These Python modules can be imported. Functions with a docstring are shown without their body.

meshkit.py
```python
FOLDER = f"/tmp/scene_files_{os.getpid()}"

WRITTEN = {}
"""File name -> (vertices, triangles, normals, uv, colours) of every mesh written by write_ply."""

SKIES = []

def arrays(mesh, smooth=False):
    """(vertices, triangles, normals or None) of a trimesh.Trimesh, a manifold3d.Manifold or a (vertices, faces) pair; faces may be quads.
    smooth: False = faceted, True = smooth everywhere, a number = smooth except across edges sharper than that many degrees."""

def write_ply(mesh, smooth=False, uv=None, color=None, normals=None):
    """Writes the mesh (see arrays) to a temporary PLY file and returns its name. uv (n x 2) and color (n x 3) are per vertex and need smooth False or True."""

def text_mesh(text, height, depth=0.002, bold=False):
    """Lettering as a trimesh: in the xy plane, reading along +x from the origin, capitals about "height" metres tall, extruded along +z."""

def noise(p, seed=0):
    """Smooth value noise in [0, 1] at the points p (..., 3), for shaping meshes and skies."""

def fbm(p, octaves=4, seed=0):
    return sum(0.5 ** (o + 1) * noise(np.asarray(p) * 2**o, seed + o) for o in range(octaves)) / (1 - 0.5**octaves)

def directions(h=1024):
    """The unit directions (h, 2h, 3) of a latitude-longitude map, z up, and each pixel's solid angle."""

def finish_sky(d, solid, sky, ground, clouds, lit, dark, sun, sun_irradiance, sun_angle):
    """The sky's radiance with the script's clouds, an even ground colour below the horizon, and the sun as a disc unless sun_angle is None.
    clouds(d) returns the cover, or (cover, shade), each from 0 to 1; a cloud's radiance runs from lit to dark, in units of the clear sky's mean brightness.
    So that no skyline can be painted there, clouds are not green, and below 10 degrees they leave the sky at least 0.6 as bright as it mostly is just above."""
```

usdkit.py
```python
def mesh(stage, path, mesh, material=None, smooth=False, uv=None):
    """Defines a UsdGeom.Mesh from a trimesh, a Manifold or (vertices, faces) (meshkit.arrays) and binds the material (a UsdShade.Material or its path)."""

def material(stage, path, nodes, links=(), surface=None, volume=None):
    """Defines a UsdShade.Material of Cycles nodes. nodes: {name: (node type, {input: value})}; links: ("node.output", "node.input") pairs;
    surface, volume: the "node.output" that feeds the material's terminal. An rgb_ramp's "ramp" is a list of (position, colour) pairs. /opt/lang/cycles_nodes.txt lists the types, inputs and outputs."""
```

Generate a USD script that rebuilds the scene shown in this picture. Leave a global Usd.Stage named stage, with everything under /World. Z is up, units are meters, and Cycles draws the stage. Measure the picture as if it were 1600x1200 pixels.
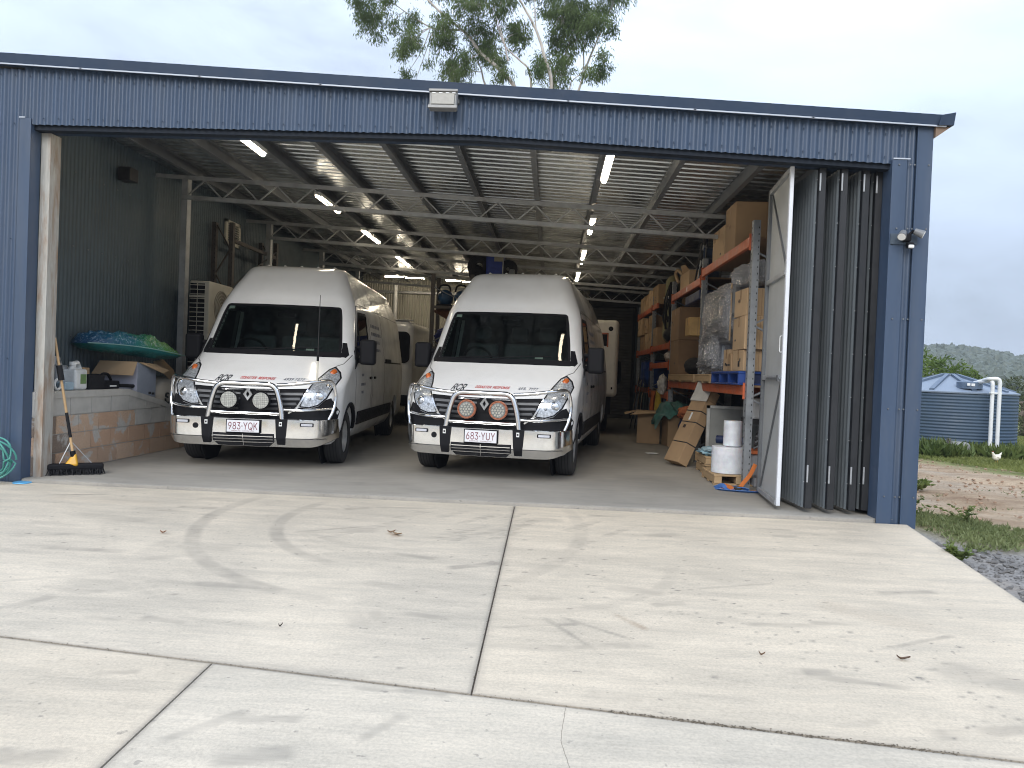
import math, random
import numpy as np, trimesh, manifold3d as m3
from shapely.geometry import Polygon, box as sbox
from shapely import affinity
from scipy.interpolate import PchipInterpolator
from pxr import Usd, UsdGeom, UsdLux, UsdShade, Gf, Sdf, Vt
import usdkit, meshkit

stage = Usd.Stage.CreateInMemory()
UsdGeom.SetStageUpAxis(stage, 'Z'); UsdGeom.SetStageMetersPerUnit(stage, 1.0)
UsdGeom.Xform.Define(stage, '/World'); UsdGeom.Scope.Define(stage, '/World/Looks')
rng = np.random.default_rng(7); random.seed(7)
PI = math.pi

# ------------------------------------------------------------------ camera
YAW, PITCH, ROLL = math.radians(2.8797), math.radians(-0.829), math.radians(2.2334)
FW = np.array([-math.sin(YAW)*math.cos(PITCH), math.cos(YAW)*math.cos(PITCH), math.sin(PITCH)])
R0 = np.array([math.cos(YAW), math.sin(YAW), 0.0]); U0 = np.cross(R0, FW)
RT = R0*math.cos(ROLL)+U0*math.sin(ROLL); UP = -R0*math.sin(ROLL)+U0*math.cos(ROLL)
cam = UsdGeom.Camera.Define(stage, '/World/camera')
m = Gf.Matrix4d(1.0)
for i, v in enumerate((RT, UP, -FW)): m.SetRow(i, Gf.Vec4d(float(v[0]), float(v[1]), float(v[2]), 0))
m.SetRow(3, Gf.Vec4d(0, -7.45, 1.25, 1))
UsdGeom.Xformable(cam).AddTransformOp().Set(m)
cam.CreateFocalLengthAttr(27.0); cam.CreateHorizontalApertureAttr(36.0); cam.CreateVerticalApertureAttr(27.0)
cam.CreateClippingRangeAttr(Gf.Vec2f(0.05, 3000))
cam.CreateExposureAttr(0.65)

# ------------------------------------------------------------------ sky and sun
SUN_EL, SUN_AZ = math.radians(33), math.radians(-168)      # azimuth = atan2(x, y)
dome = UsdLux.DomeLight.Define(stage, '/World/sky'); dome.CreateIntensityAttr(1.0)
skymat = usdkit.material(stage, '/World/Looks/sky', {
    'sky': ('sky_texture', {'sky_type': 'single_scattering', 'sun_disc': False, 'sun_elevation': SUN_EL, 'sun_rotation': SUN_AZ}),
    'tc': ('texture_coordinate', {}),
    'map': ('mapping', {'mapping_type': 'point', 'scale': (1.3, 1.3, 4.2), 'location': (0.35, 0.1, 0.0)}),
    'n1': ('noise_texture', {'scale': 1.9, 'detail': 6.0, 'roughness': 0.55, 'distortion': 0.35}),
    'n2': ('noise_texture', {'scale': 0.9, 'detail': 3.0, 'roughness': 0.5}),
    'r1': ('rgb_ramp', {'ramp': [(0.36, (3.9, 4.5, 5.5)), (0.46, (4.8, 5.6, 6.9)), (0.56, (5.3, 6.2, 7.7)), (0.68, (5.6, 6.6, 8.1))]}),
    'r2': ('rgb_ramp', {'ramp': [(0.35, (0.84, 0.84, 0.87)), (0.65, (1.10, 1.10, 1.09))]}),
    'mul': ('mix', {'mix_type': 'multiply', 'fac': 1.0}),
    'sep': ('separate_xyz', {}),
    'el': ('map_range', {'from_min': 0.0, 'from_max': 0.9, 'to_min': 0.60, 'to_max': 2.45, 'clamp': True}),
    'mul2': ('mix', {'mix_type': 'multiply', 'fac': 1.0}),
    'mx': ('mix', {'fac': 0.90}),
    'bg': ('background_shader', {'strength': 0.084})},
    [('tc.generated', 'map.vector'), ('map.vector', 'n1.vector'), ('tc.generated', 'n2.vector'), ('n1.fac', 'r1.fac'), ('n2.fac', 'r2.fac'),
     ('r1.color', 'mul.color1'), ('r2.color', 'mul.color2'), ('tc.generated', 'sep.vector'), ('sep.z', 'el.value'),
     ('mul.color', 'mul2.color1'), ('el.result', 'mul2.color2'), ('sky.color', 'mx.color1'), ('mul2.color', 'mx.color2'), ('mx.color', 'bg.color')],
    surface='bg.background')
UsdShade.MaterialBindingAPI.Apply(dome.GetPrim()).Bind(skymat)
dome.GetPrim().SetCustomDataByKey('kind', 'structure')
sun = UsdLux.DistantLight.Define(stage, '/World/sun')
sun.CreateIntensityAttr(0.40); sun.CreateAngleAttr(40.0); sun.CreateNormalizeAttr(True); sun.CreateColorAttr(Gf.Vec3f(1, 0.96, 0.9))
sd = np.array([math.sin(SUN_AZ)*math.cos(SUN_EL), math.cos(SUN_AZ)*math.cos(SUN_EL), math.sin(SUN_EL)])
zx = np.cross([0, 0, 1], sd); zx /= np.linalg.norm(zx); zy = np.cross(sd, zx)
m = Gf.Matrix4d(1.0)
for i, v in enumerate((zx, zy, sd)): m.SetRow(i, Gf.Vec4d(*map(float, v), 0))
UsdGeom.Xformable(sun).AddTransformOp().Set(m)
TUBE_STRENGTH = 20.0

# ------------------------------------------------------------------ naming and tagging
_used = {}
def numbered(parent, name):
    k = (parent, name); n = _used.get(k, 0); _used[k] = n+1
    return f'{parent}/{name}' + (f'_{n:03d}' if n else '')
def tag(prim, label=None, cat=None, group=None, kind=None):
    for k, v in (('label', label), ('category', cat), ('group', group), ('kind', kind)):
        if v: prim.SetCustomDataByKey(k, v)
class Node:
    def __init__(s, path, inv): s.path, s.inv = path, inv
    def part(s, name, mesh, mat, smooth=30, label=None, kind=None, local=False):
        p = numbered(s.path, name); v, f = va(mesh)
        if s.inv is not None and not local: v = v @ s.inv[:3, :3].T + s.inv[:3, 3]
        me = fast_mesh(stage, p, trimesh.Trimesh(v, f, process=False), mat, smooth)
        tag(me.GetPrim(), label=label, kind=kind)
        return Node(p, s.inv)
    def prim(s): return stage.GetPrimAtPath(s.path)
def va(mesh):
    if hasattr(mesh, 'to_mesh'):
        q = mesh.to_mesh(); return np.asarray(q.vert_properties[:, :3], float), np.asarray(q.tri_verts)
    if isinstance(mesh, tuple): 
        v, f = np.asarray(mesh[0], float), np.asarray(mesh[1], int)
        if f.shape[1] == 4: f = np.vstack([f[:, [0, 1, 2]], f[:, [0, 2, 3]]])
        return v, f
    return np.asarray(mesh.vertices, float), np.asarray(mesh.faces)
def thing(name, label, cat, group=None, loc=(0, 0, 0), rz=0.0, kind=None):
    p = numbered('/World', name); x = UsdGeom.Xform.Define(stage, p)
    x.AddTranslateOp().Set(Gf.Vec3d(*map(float, loc))); x.AddRotateZOp().Set(float(math.degrees(rz)))
    tag(x.GetPrim(), label, cat, group, kind)
    M = trimesh.transformations.rotation_matrix(rz, [0, 0, 1]); M[:3, 3] = loc
    return Node(p, np.linalg.inv(M))
def single(name, mesh, mat, label, cat, group=None, smooth=30, kind=None):
    p = numbered('/World', name); v, f = va(mesh)
    base = np.array([v[:, 0].mean(), v[:, 1].mean(), v[:, 2].min()])
    me = fast_mesh(stage, p, trimesh.Trimesh(v-base, f, process=False), mat, smooth)
    UsdGeom.Xformable(me).AddTranslateOp().Set(Gf.Vec3d(*map(float, base)))
    tag(me.GetPrim(), label, cat, group, kind); return me.GetPrim()
def struct(name, mesh, mat, smooth=False, kind='structure', prim=None):
    p = numbered('/World', name); me = fast_mesh(stage, p, mesh, mat, smooth); tag(me.GetPrim(), kind=kind)
    return me

def crease(v, f, deg):
    """unshared corners with normals averaged over neighbouring faces flatter than the crease angle"""
    fn = np.cross(v[f[:, 1]]-v[f[:, 0]], v[f[:, 2]]-v[f[:, 0]]); ar = np.linalg.norm(fn, axis=1, keepdims=True); un = fn/np.maximum(ar, 1e-20)
    key = np.round(v*2e5).astype(np.int64); _, inv = np.unique(key, axis=0, return_inverse=True); inv = inv.ravel(); cv = inv[f].ravel(); cf = np.repeat(np.arange(len(f)), 3)
    o = np.argsort(cv, kind='stable'); sv = cv[o]; start = np.searchsorted(sv, sv, 'left'); end = np.searchsorted(sv, sv, 'right'); val = end-start; N = np.zeros((len(cv), 3)); cosd = math.cos(math.radians(deg)); big = int(min(val.max(), 400))
    for k in range(big):
        m_ = k < val; i = o[m_]; j = o[start[m_]+k]; fi, fj = cf[i], cf[j]; ok = (un[fi]*un[fj]).sum(1) >= cosd; N[i[ok]] += fn[fj[ok]]
    L = np.linalg.norm(N, axis=1, keepdims=True); N = np.where(L > 1e-20, N/np.maximum(L, 1e-20), un[cf]); V = v[f].reshape(-1, 3)
    q = np.ascontiguousarray(np.c_[np.round(V*1e6), np.round(N*500)].astype(np.int64)); _, idx, inv2 = np.unique(q.view([('', np.int64)]*6).ravel(), return_index=True, return_inverse=True)
    return V[idx], inv2.ravel().reshape(-1, 3), N[idx]
def fast_mesh(stage_, path, mesh_, material=None, smooth=False, uv=None):
    v, f = va(mesh_)
    if smooth is None or smooth is False or len(f) == 0: return usdkit.mesh(stage_, path, trimesh.Trimesh(v, f, process=False), material, False)
    if smooth is True: return usdkit.mesh(stage_, path, trimesh.Trimesh(v, f, process=False), material, True)
    v, f, n = crease(v, f, smooth); me = UsdGeom.Mesh.Define(stage_, path)
    me.CreatePointsAttr(Vt.Vec3fArray.FromNumpy(v.astype(np.float32))); me.CreateFaceVertexCountsAttr(Vt.IntArray.FromNumpy(np.full(len(f), 3, np.int32))); me.CreateFaceVertexIndicesAttr(Vt.IntArray.FromNumpy(f.astype(np.int32).ravel()))
    me.CreateSubdivisionSchemeAttr('none'); me.CreateNormalsAttr(Vt.Vec3fArray.FromNumpy(n.astype(np.float32))); me.SetNormalsInterpolation('vertex')
    if material is not None: UsdShade.MaterialBindingAPI.Apply(me.GetPrim()).Bind(material)
    return me

# ------------------------------------------------------------------ mesh helpers
def cat(*ms):
    ms = [x for m_ in ms for x in (m_ if isinstance(m_, list) else [m_])]
    vs, fs, n = [], [], 0
    for x in ms:
        v, f = va(x); vs.append(v); fs.append(f+n); n += len(v)
    return trimesh.Trimesh(np.vstack(vs), np.vstack(fs), process=False)
def box(x0, x1, y0, y1, z0, z1):
    b = trimesh.creation.box((abs(x1-x0), abs(y1-y0), abs(z1-z0))); b.apply_translation(((x0+x1)/2, (y0+y1)/2, (z0+z1)/2)); return b
def cbox(x0, x1, y0, y1, z0, z1, c=0.008):
    """box with chamfered edges"""
    lo, hi = np.array([x0, y0, z0]), np.array([x1, y1, z1]); c = min(c, 0.45*(hi-lo).min())
    pts = []
    for sx in (0, 1):
        for sy in (0, 1):
            for sz in (0, 1):
                p = np.where([sx, sy, sz], hi, lo).astype(float); s = np.where([sx, sy, sz], -1, 1)
                for k in range(3):
                    q = p+s*c; q[k] = p[k]; pts.append(q)
    return trimesh.convex.convex_hull(np.array(pts))
def bar(p0, p1, w, h, up=(0, 0, 1)):
    p0, p1 = np.asarray(p0, float), np.asarray(p1, float); d = p1-p0; L = np.linalg.norm(d); d = d/L
    u = np.asarray(up, float)
    if abs(d@u) > 0.97: u = np.array([0, 1.0, 0])
    s = np.cross(d, u); s /= np.linalg.norm(s); t = np.cross(s, d)
    b = trimesh.creation.box((L, w, h)); M = np.eye(4); M[:3, 0], M[:3, 1], M[:3, 2], M[:3, 3] = d, s, t, (p0+p1)/2
    b.apply_transform(M); return b
def cyl(p0, p1, r, n=20, r2=None):
    return tube([p0, p1], [r, r if r2 is None else r2], n)
def tube(pts, r, n=12, cap=True, closed=False):
    P = np.asarray(pts, float); k = len(P); r = np.broadcast_to(np.asarray(r, float), (k,))
    if closed: T = np.roll(P, -1, 0)-np.roll(P, 1, 0)
    else: T = np.gradient(P, axis=0)
    T /= np.linalg.norm(T, axis=1, keepdims=True)
    a = np.array([0, 0, 1.0]) if abs(T[0][2]) < 0.9 else np.array([1.0, 0, 0])
    N = []; nrm = np.cross(T[0], a); nrm /= np.linalg.norm(nrm)
    for i in range(k):
        nrm = nrm-T[i]*(nrm@T[i]); nrm /= np.linalg.norm(nrm); N.append(nrm)
    N = np.array(N); B = np.cross(T, N); th = np.linspace(0, 2*PI, n, endpoint=False)
    V = (P[:, None]+r[:, None, None]*(np.cos(th)[None, :, None]*N[:, None]+np.sin(th)[None, :, None]*B[:, None])).reshape(-1, 3)
    F = []
    for i in range(k if closed else k-1):
        j2 = (i+1) % k
        for j in range(n):
            a_, b_, c_, d_ = i*n+j, i*n+(j+1) % n, j2*n+(j+1) % n, j2*n+j
            F += [[a_, b_, c_], [a_, c_, d_]]
    if cap and not closed:
        V = np.vstack([V, P[0], P[-1]]); q = k*n
        for j in range(n):
            F += [[q, (j+1) % n, j], [q+1, (k-1)*n+j, (k-1)*n+(j+1) % n]]
    t = trimesh.Trimesh(V, np.array(F), process=False); 
    if not closed and t.volume < 0: t.invert()
    return t
def smoothline(pts, n=8):
    """rounded polyline through the points (Catmull-Rom)"""
    P = np.asarray(pts, float); P = np.vstack([2*P[0]-P[1], P, 2*P[-1]-P[-2]]); out = []
    for i in range(1, len(P)-2):
        for t in np.linspace(0, 1, n, endpoint=False):
            a, b, c, d = P[i-1], P[i], P[i+1], P[i+2]
            out.append(0.5*((2*b)+(-a+c)*t+(2*a-5*b+4*c-d)*t*t+(-a+3*b-3*c+d)*t**3))
    out.append(P[-2]); return np.array(out)
def fillet(pts, r=0.05, n=5):
    """polyline with rounded corners"""
    P = [np.asarray(p, float) for p in pts]; out = [P[0]]
    for i in range(1, len(P)-1):
        a, b = P[i-1]-P[i], P[i+1]-P[i]; la, lb = np.linalg.norm(a), np.linalg.norm(b); q = min(r, 0.45*la, 0.45*lb)
        s, e = P[i]+a/la*q, P[i]+b/lb*q
        for t in np.linspace(0, 1, n): out.append((1-t)**2*s+2*t*(1-t)*P[i]+t*t*e)
    out.append(P[-1]); return np.array(out)
def lathe(prof, n=32, center=(0, 0, 0), axis='z'):
    prof = np.asarray(prof, float); t = trimesh.creation.revolve(prof, sections=n)
    if axis == 'x': t.apply_transform(trimesh.transformations.rotation_matrix(PI/2, [0, 1, 0]))
    if axis == 'y': t.apply_transform(trimesh.transformations.rotation_matrix(-PI/2, [1, 0, 0]))
    t.apply_translation(center); return t
def extr(poly, h):
    if not isinstance(poly, Polygon): poly = Polygon(poly)
    return trimesh.creation.extrude_polygon(poly, h, engine='earcut')
def extr_y(poly, y0, y1):
    """polygon in (x, z) extruded from y0 to y1"""
    t = extr(poly, y1-y0); v = t.vertices.copy(); t.vertices = np.c_[v[:, 0], y0+v[:, 2], v[:, 1]]; t.invert(); return t
def extr_x(poly, x0, x1):
    """polygon in (y, z) extruded from x0 to x1"""
    t = extr(poly, x1-x0); v = t.vertices.copy(); t.vertices = np.c_[x0+v[:, 2], v[:, 0], v[:, 1]]; return t
def rrect(x0, x1, z0, z1, r, n=5):
    return sbox(x0+r, z0+r, x1-r, z1-r).buffer(r, quad_segs=n)
def blob(c, rad, sub=3, amp=0.15, freq=2.0, seed=0, flat=None, noise_scale=None):
    s = trimesh.creation.icosphere(subdivisions=sub); v = s.vertices.copy()
    k = 1+amp*(meshkit.fbm(v*freq+seed*7.3+50, 4, seed)-0.5)*2
    v = v*k[:, None]*np.asarray(rad, float)+np.asarray(c, float)
    if flat is not None: v[:, 2] = np.maximum(v[:, 2], flat)
    s.vertices = v; return s
def hull_spheres(pts, r, n=2):
    s = trimesh.creation.icosphere(subdivisions=n); r = np.broadcast_to(r, (len(pts),))
    return trimesh.convex.convex_hull(np.vstack([s.vertices*ri+np.asarray(p) for p, ri in zip(pts, r)]))
def rbox(x0, x1, y0, y1, z0, z1, r, n=2):
    return hull_spheres([(x, y, z) for x in (x0+r, x1-r) for y in (y0+r, y1-r) for z in (z0+r, z1-r)], r, n)
def xf(mesh, rx=0, ry=0, rz=0, t=(0, 0, 0), about=(0, 0, 0)):
    v, f = va(mesh); M = trimesh.transformations.euler_matrix(rx, ry, rz)[:3, :3]
    return trimesh.Trimesh((v-about) @ M.T+np.asarray(about)+np.asarray(t), f, process=False)
def grid(X, Y, Z):
    """surface from 2-D arrays"""
    h, w = X.shape; V = np.c_[X.ravel(), Y.ravel(), Z.ravel()]; i = np.arange(h*w).reshape(h, w)
    a, b, c, d = i[:-1, :-1].ravel(), i[:-1, 1:].ravel(), i[1:, 1:].ravel(), i[1:, :-1].ravel()
    return trimesh.Trimesh(V, np.vstack([np.c_[a, b, c], np.c_[a, c, d]]), process=False)
def wavy(u0, u1, pitch=0.076, depth=0.019, per=10):
    n = max(3, int(round((u1-u0)/pitch*per))+1); u = np.linspace(u0, u1, n); return u, depth/2*np.sin(2*PI*u/pitch)
def sheet_xz(x0, x1, zb, zt, y, pitch=0.076, depth=0.020, flip=False, per=10):
    """corrugated sheet standing in the xz plane; zb, zt functions of x or numbers"""
    x, d = wavy(x0, x1, pitch, depth, per); fb = zb if callable(zb) else (lambda q: zb+0*q); ft = zt if callable(zt) else (lambda q: zt+0*q)
    return grid(np.vstack([x, x]), np.vstack([y+d, y+d]), np.vstack([fb(x), ft(x)]))
def sheet_yz(y0, y1, zb, zt, x, pitch=0.076, depth=0.016, per=8):
    y, d = wavy(y0, y1, pitch, depth, per); fb = zb if callable(zb) else (lambda q: zb+0*q); ft = zt if callable(zt) else (lambda q: zt+0*q)
    return grid(np.vstack([x+d, x+d]), np.vstack([y, y]), np.vstack([fb(y), ft(y)]))

# ------------------------------------------------------------------ materials
_mats = {}
def mat(name, nodes, links, surface='p.BSDF', volume=None):
    if name not in _mats: _mats[name] = usdkit.material(stage, '/World/Looks/'+name, nodes, links, surface=surface, volume=volume)
    return _mats[name]
def lerp(a, b, t): return tuple(x+(y-x)*t for x, y in zip(a, b))
def sc(c, k): return tuple(min(1, max(0, x*k)) for x in c)
def surf(name, col, rough=0.6, metallic=0.0, var=0.18, scale=6.0, bump=0.0, bscale=60.0, coat=0.0, spec=0.5, dirt=None, dscale=3.0, damt=0.5, rvar=0.12, stretch=None):
    """painted or plain surface with tone variation, uneven gloss, optional dirt and fine relief"""
    if name in _mats: return _mats[name]
    N = {'tc': ('geometry', {}), 'mp': ('mapping', {'scale': stretch or (1, 1, 1)}),
         'n': ('noise_texture', {'scale': scale, 'detail': 5.0, 'roughness': 0.6}),
         'r': ('rgb_ramp', {'ramp': [(0.3, sc(col, 1-var)), (0.7, sc(col, 1+var))]}),
         'rr': ('map_range', {'from_min': 0.3, 'from_max': 0.7, 'to_min': max(0.03, rough-rvar), 'to_max': min(1, rough+rvar), 'clamp': True}),
         'p': ('principled_bsdf', {'metallic': metallic, 'coat_weight': coat, 'coat_roughness': 0.08, 'specular_ior_level': spec})}
    L = [('tc.position', 'mp.vector'), ('mp.vector', 'n.vector'), ('n.fac', 'r.fac'), ('n.fac', 'rr.value'), ('rr.result', 'p.roughness')]
    out = 'r.color'
    if dirt is not None:
        N['dn'] = ('noise_texture', {'scale': dscale, 'detail': 6.0, 'roughness': 0.65, 'distortion': 0.4})
        N['dr'] = ('rgb_ramp', {'ramp': [(0.45, (0, 0, 0)), (0.75, (damt,)*3)]})
        N['dm'] = ('mix', {'color2': dirt})
        L += [('mp.vector', 'dn.vector'), ('dn.fac', 'dr.fac'), ('dr.color', 'dm.fac'), (out, 'dm.color1')]; out = 'dm.color'
    L.append((out, 'p.base_color'))
    if bump > 0:
        N['bn'] = ('noise_texture', {'scale': bscale, 'detail': 4.0, 'roughness': 0.6}); N['b'] = ('bump', {'strength': bump, 'distance': 0.004})
        L += [('mp.vector', 'bn.vector'), ('bn.fac', 'b.height'), ('b.normal', 'p.normal')]
    return mat(name, N, L)
def emit(name, col, strength):
    return mat(name, {'e': ('emission', {'color': col, 'strength': strength})}, [], surface='e.emission')

NAVY = surf('navy_steel', (0.041, 0.067, 0.115), 0.42, var=0.12, scale=1.3, stretch=(2.2, 2.2, .25), dirt=(0.12, 0.13, 0.14), dscale=2.5, damt=0.30, bump=0.04, bscale=30)
NAVY2 = surf('navy_trim', (0.024, 0.040, 0.070), 0.55, spec=0.18, var=0.08, scale=1.3, dirt=(0.10, 0.11, 0.12), dscale=3, damt=0.15)
LIP = surf('flashing_lip', (0.42, 0.46, 0.52), 0.35, var=0.06)
INWALL = surf('wall_inside', (0.074, 0.102, 0.118), 0.55, var=0.12, scale=1.5, dirt=(0.05, 0.06, 0.068), dscale=1.2, damt=0.35)
BACKW = surf('back_wall_cream', (0.52, 0.50, 0.43), 0.55, var=0.08, scale=1.5)
ZINC = surf('zinc_sheet', (0.46, 0.485, 0.50), 0.27, metallic=0.88, var=0.10, scale=1.6, dirt=(0.28, 0.29, 0.29), dscale=2, damt=0.35)
GALV = surf('galvanised', (0.40, 0.41, 0.42), 0.48, metallic=0.55, var=0.16, scale=9, dirt=(0.22, 0.21, 0.20), dscale=4, damt=0.4)
GALVD = surf('galvanised_dark', (0.15, 0.16, 0.17), 0.5, metallic=0.4, var=0.16, scale=9, dirt=(0.14, 0.13, 0.12), dscale=4, damt=0.4)
RUSTY = surf('rusty_galvanised', (0.42, 0.41, 0.375), 0.65, metallic=0.1, var=0.16, scale=7, dirt=(0.24, 0.13, 0.06), dscale=2.2, damt=1.0, stretch=(5, 5, .8))
BLACK = surf('black_plastic', (0.010, 0.010, 0.012), 0.6, spec=0.16, var=0.2, scale=20, bump=0.05, bscale=300)
BLACKM = surf('black_matte', (0.016, 0.016, 0.018), 0.75, spec=0.2, var=0.25, scale=12)
DARK = surf('dark_steel', (0.035, 0.034, 0.034), 0.5, metallic=0.3, var=0.25, scale=12)
WHITE = surf('white_paint', (0.82, 0.825, 0.825), 0.22, var=0.015, scale=2, coat=0.6, rvar=0.05, dirt=(.50, .47, .42), dscale=1.6, damt=.16)
WHITEP = surf('white_plastic', (0.70, 0.70, 0.68), 0.4, var=0.05, scale=8)
CREAM = surf('cream_metal', (0.60, 0.57, 0.49), 0.42, var=0.06, scale=5)
CHROME = mat('polished_alloy', {'g': ('geometry', {}), 'n': ('noise_texture', {'scale': 5.0, 'detail': 4.0}), 'b': ('bump', {'strength': 0.10, 'distance': 0.01}),
    'rr': ('map_range', {'from_min': 0.3, 'from_max': 0.7, 'to_min': 0.07, 'to_max': 0.2, 'clamp': True}),
    'p': ('principled_bsdf', {'metallic': 1.0, 'base_color': (0.86, 0.86, 0.85)})},
    [('g.position', 'n.vector'), ('n.fac', 'b.height'), ('b.normal', 'p.normal'), ('n.fac', 'rr.value'), ('rr.result', 'p.roughness')])
CHROME2 = surf('bright_chrome', (0.80, 0.80, 0.80), 0.12, metallic=1.0, var=0.03, rvar=0.05)
ORANGE = surf('orange_beam', (0.46, 0.10, 0.035), 0.45, var=0.12, scale=7, dirt=(0.2, 0.08, 0.05), dscale=6, damt=0.5)
CARD = surf('cardboard', (0.36, 0.24, 0.135), 0.85, var=0.09, scale=3, bump=0.05, bscale=80, dirt=(0.25, 0.16, 0.09), dscale=2.5, damt=0.4)
CARD2 = surf('cardboard_pale', (0.46, 0.32, 0.19), 0.85, var=0.09, scale=3, bump=0.05, bscale=80)
CARD3 = surf('cardboard_brown', (0.27, 0.17, 0.095), 0.85, var=0.10, scale=3, bump=0.05, bscale=80)
TAPE = surf('packing_tape', (0.30, 0.19, 0.10), 0.25, var=0.08)
PRINT = surf('black_print', (0.02, 0.02, 0.022), 0.6, var=0.05)
TIMBER = surf('pallet_timber', (0.42, 0.29, 0.16), 0.8, var=0.2, scale=5, stretch=(1, 6, 6), bump=0.15, bscale=40)
RUBBER = surf('tyre_rubber', (0.022, 0.022, 0.023), 0.8, var=0.2, scale=10, dirt=(0.09, 0.085, 0.075), dscale=5, damt=0.35)
STEELRIM = surf('rim_silver', (0.42, 0.43, 0.44), 0.35, metallic=0.6, var=0.1)
BLUEP = surf('blue_plastic', (0.012, 0.045, 0.20), 0.4, var=0.15, scale=8)
NAVYP = surf('navy_plastic', (0.012, 0.022, 0.075), 0.5, var=0.15, scale=8)
PVC = surf('white_pvc', (0.72, 0.73, 0.72), 0.35, var=0.04)
BUBBLE = mat('bubble_wrap', {'g': ('geometry', {}), 'v': ('voronoi_texture', {'scale': 95.0}) if False else ('noise_texture', {'scale': 95.0, 'detail': 2.0}),
    'n': ('noise_texture', {'scale': 9.0, 'detail': 4.0}), 'r': ('rgb_ramp', {'ramp': [(0.3, (0.60, 0.62, 0.66)), (0.7, (0.78, 0.80, 0.83))]}),
    'b': ('bump', {'strength': 0.5, 'distance': 0.006}), 'p': ('principled_bsdf', {'roughness': 0.35, 'subsurface_weight': 0.15, 'subsurface_scale': 0.02})},
    [('g.position', 'v.vector'), ('g.position', 'n.vector'), ('n.fac', 'r.fac'), ('r.color', 'p.base_color'), ('v.fac', 'b.height'), ('b.normal', 'p.normal')])
def glass(name, tint, ior=1.5, rough=0.02):
    """thin pane: clear with a mirror gloss on its outer faces only"""
    return mat(name, {'t': ('transparent_bsdf', {'color': tint}), 'g': ('glossy_bsdf', {'color': (1, 1, 1), 'roughness': rough}), 'f': ('fresnel', {'IOR': ior}), 'ge': ('geometry', {}), 'o': ('math', {'math_type': 'subtract', 'value1': 1.0}), 'x': ('math', {'math_type': 'multiply'}), 'm': ('mix_closure', {})},
               [('ge.backfacing', 'o.value2'), ('o.value', 'x.value2'), ('f.fac', 'x.value1'), ('x.value', 'm.fac'), ('t.BSDF', 'm.closure1'), ('g.BSDF', 'm.closure2')], surface='m.closure')
GLASS = glass('windscreen_glass', (0.66, 0.72, 0.69), 1.45, 0.01)
GLASSD = glass('side_glass', (0.10, 0.11, 0.11), 1.5)
LENS = glass('lens_clear', (0.95, 0.96, 0.97), 1.3, 0.03)
FILM = mat('stretch_film', {'g': ('geometry', {}), 'n': ('noise_texture', {'scale': 9.0, 'detail': 6.0, 'roughness': 0.6, 'distortion': 1.4}), 'b': ('bump', {'strength': 1.0, 'distance': 0.09}),
    't': ('transparent_bsdf', {'color': (0.72, 0.74, 0.76)}), 'gl': ('glossy_bsdf', {'color': (0.9, 0.9, 0.92), 'roughness': 0.09}), 'd': ('diffuse_bsdf', {'color': (0.5, 0.51, 0.53)}),
    'm1': ('mix_closure', {'fac': 0.52}), 'm2': ('mix_closure', {'fac': 0.16})},
    [('g.position', 'n.vector'), ('n.fac', 'b.height'), ('b.normal', 'gl.normal'), ('t.BSDF', 'm1.closure1'), ('gl.BSDF', 'm1.closure2'), ('m1.closure', 'm2.closure1'), ('d.BSDF', 'm2.closure2')], surface='m2.closure')
TUBE = emit('lit_tube', (1.0, 0.86, 0.64), TUBE_STRENGTH)
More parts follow.
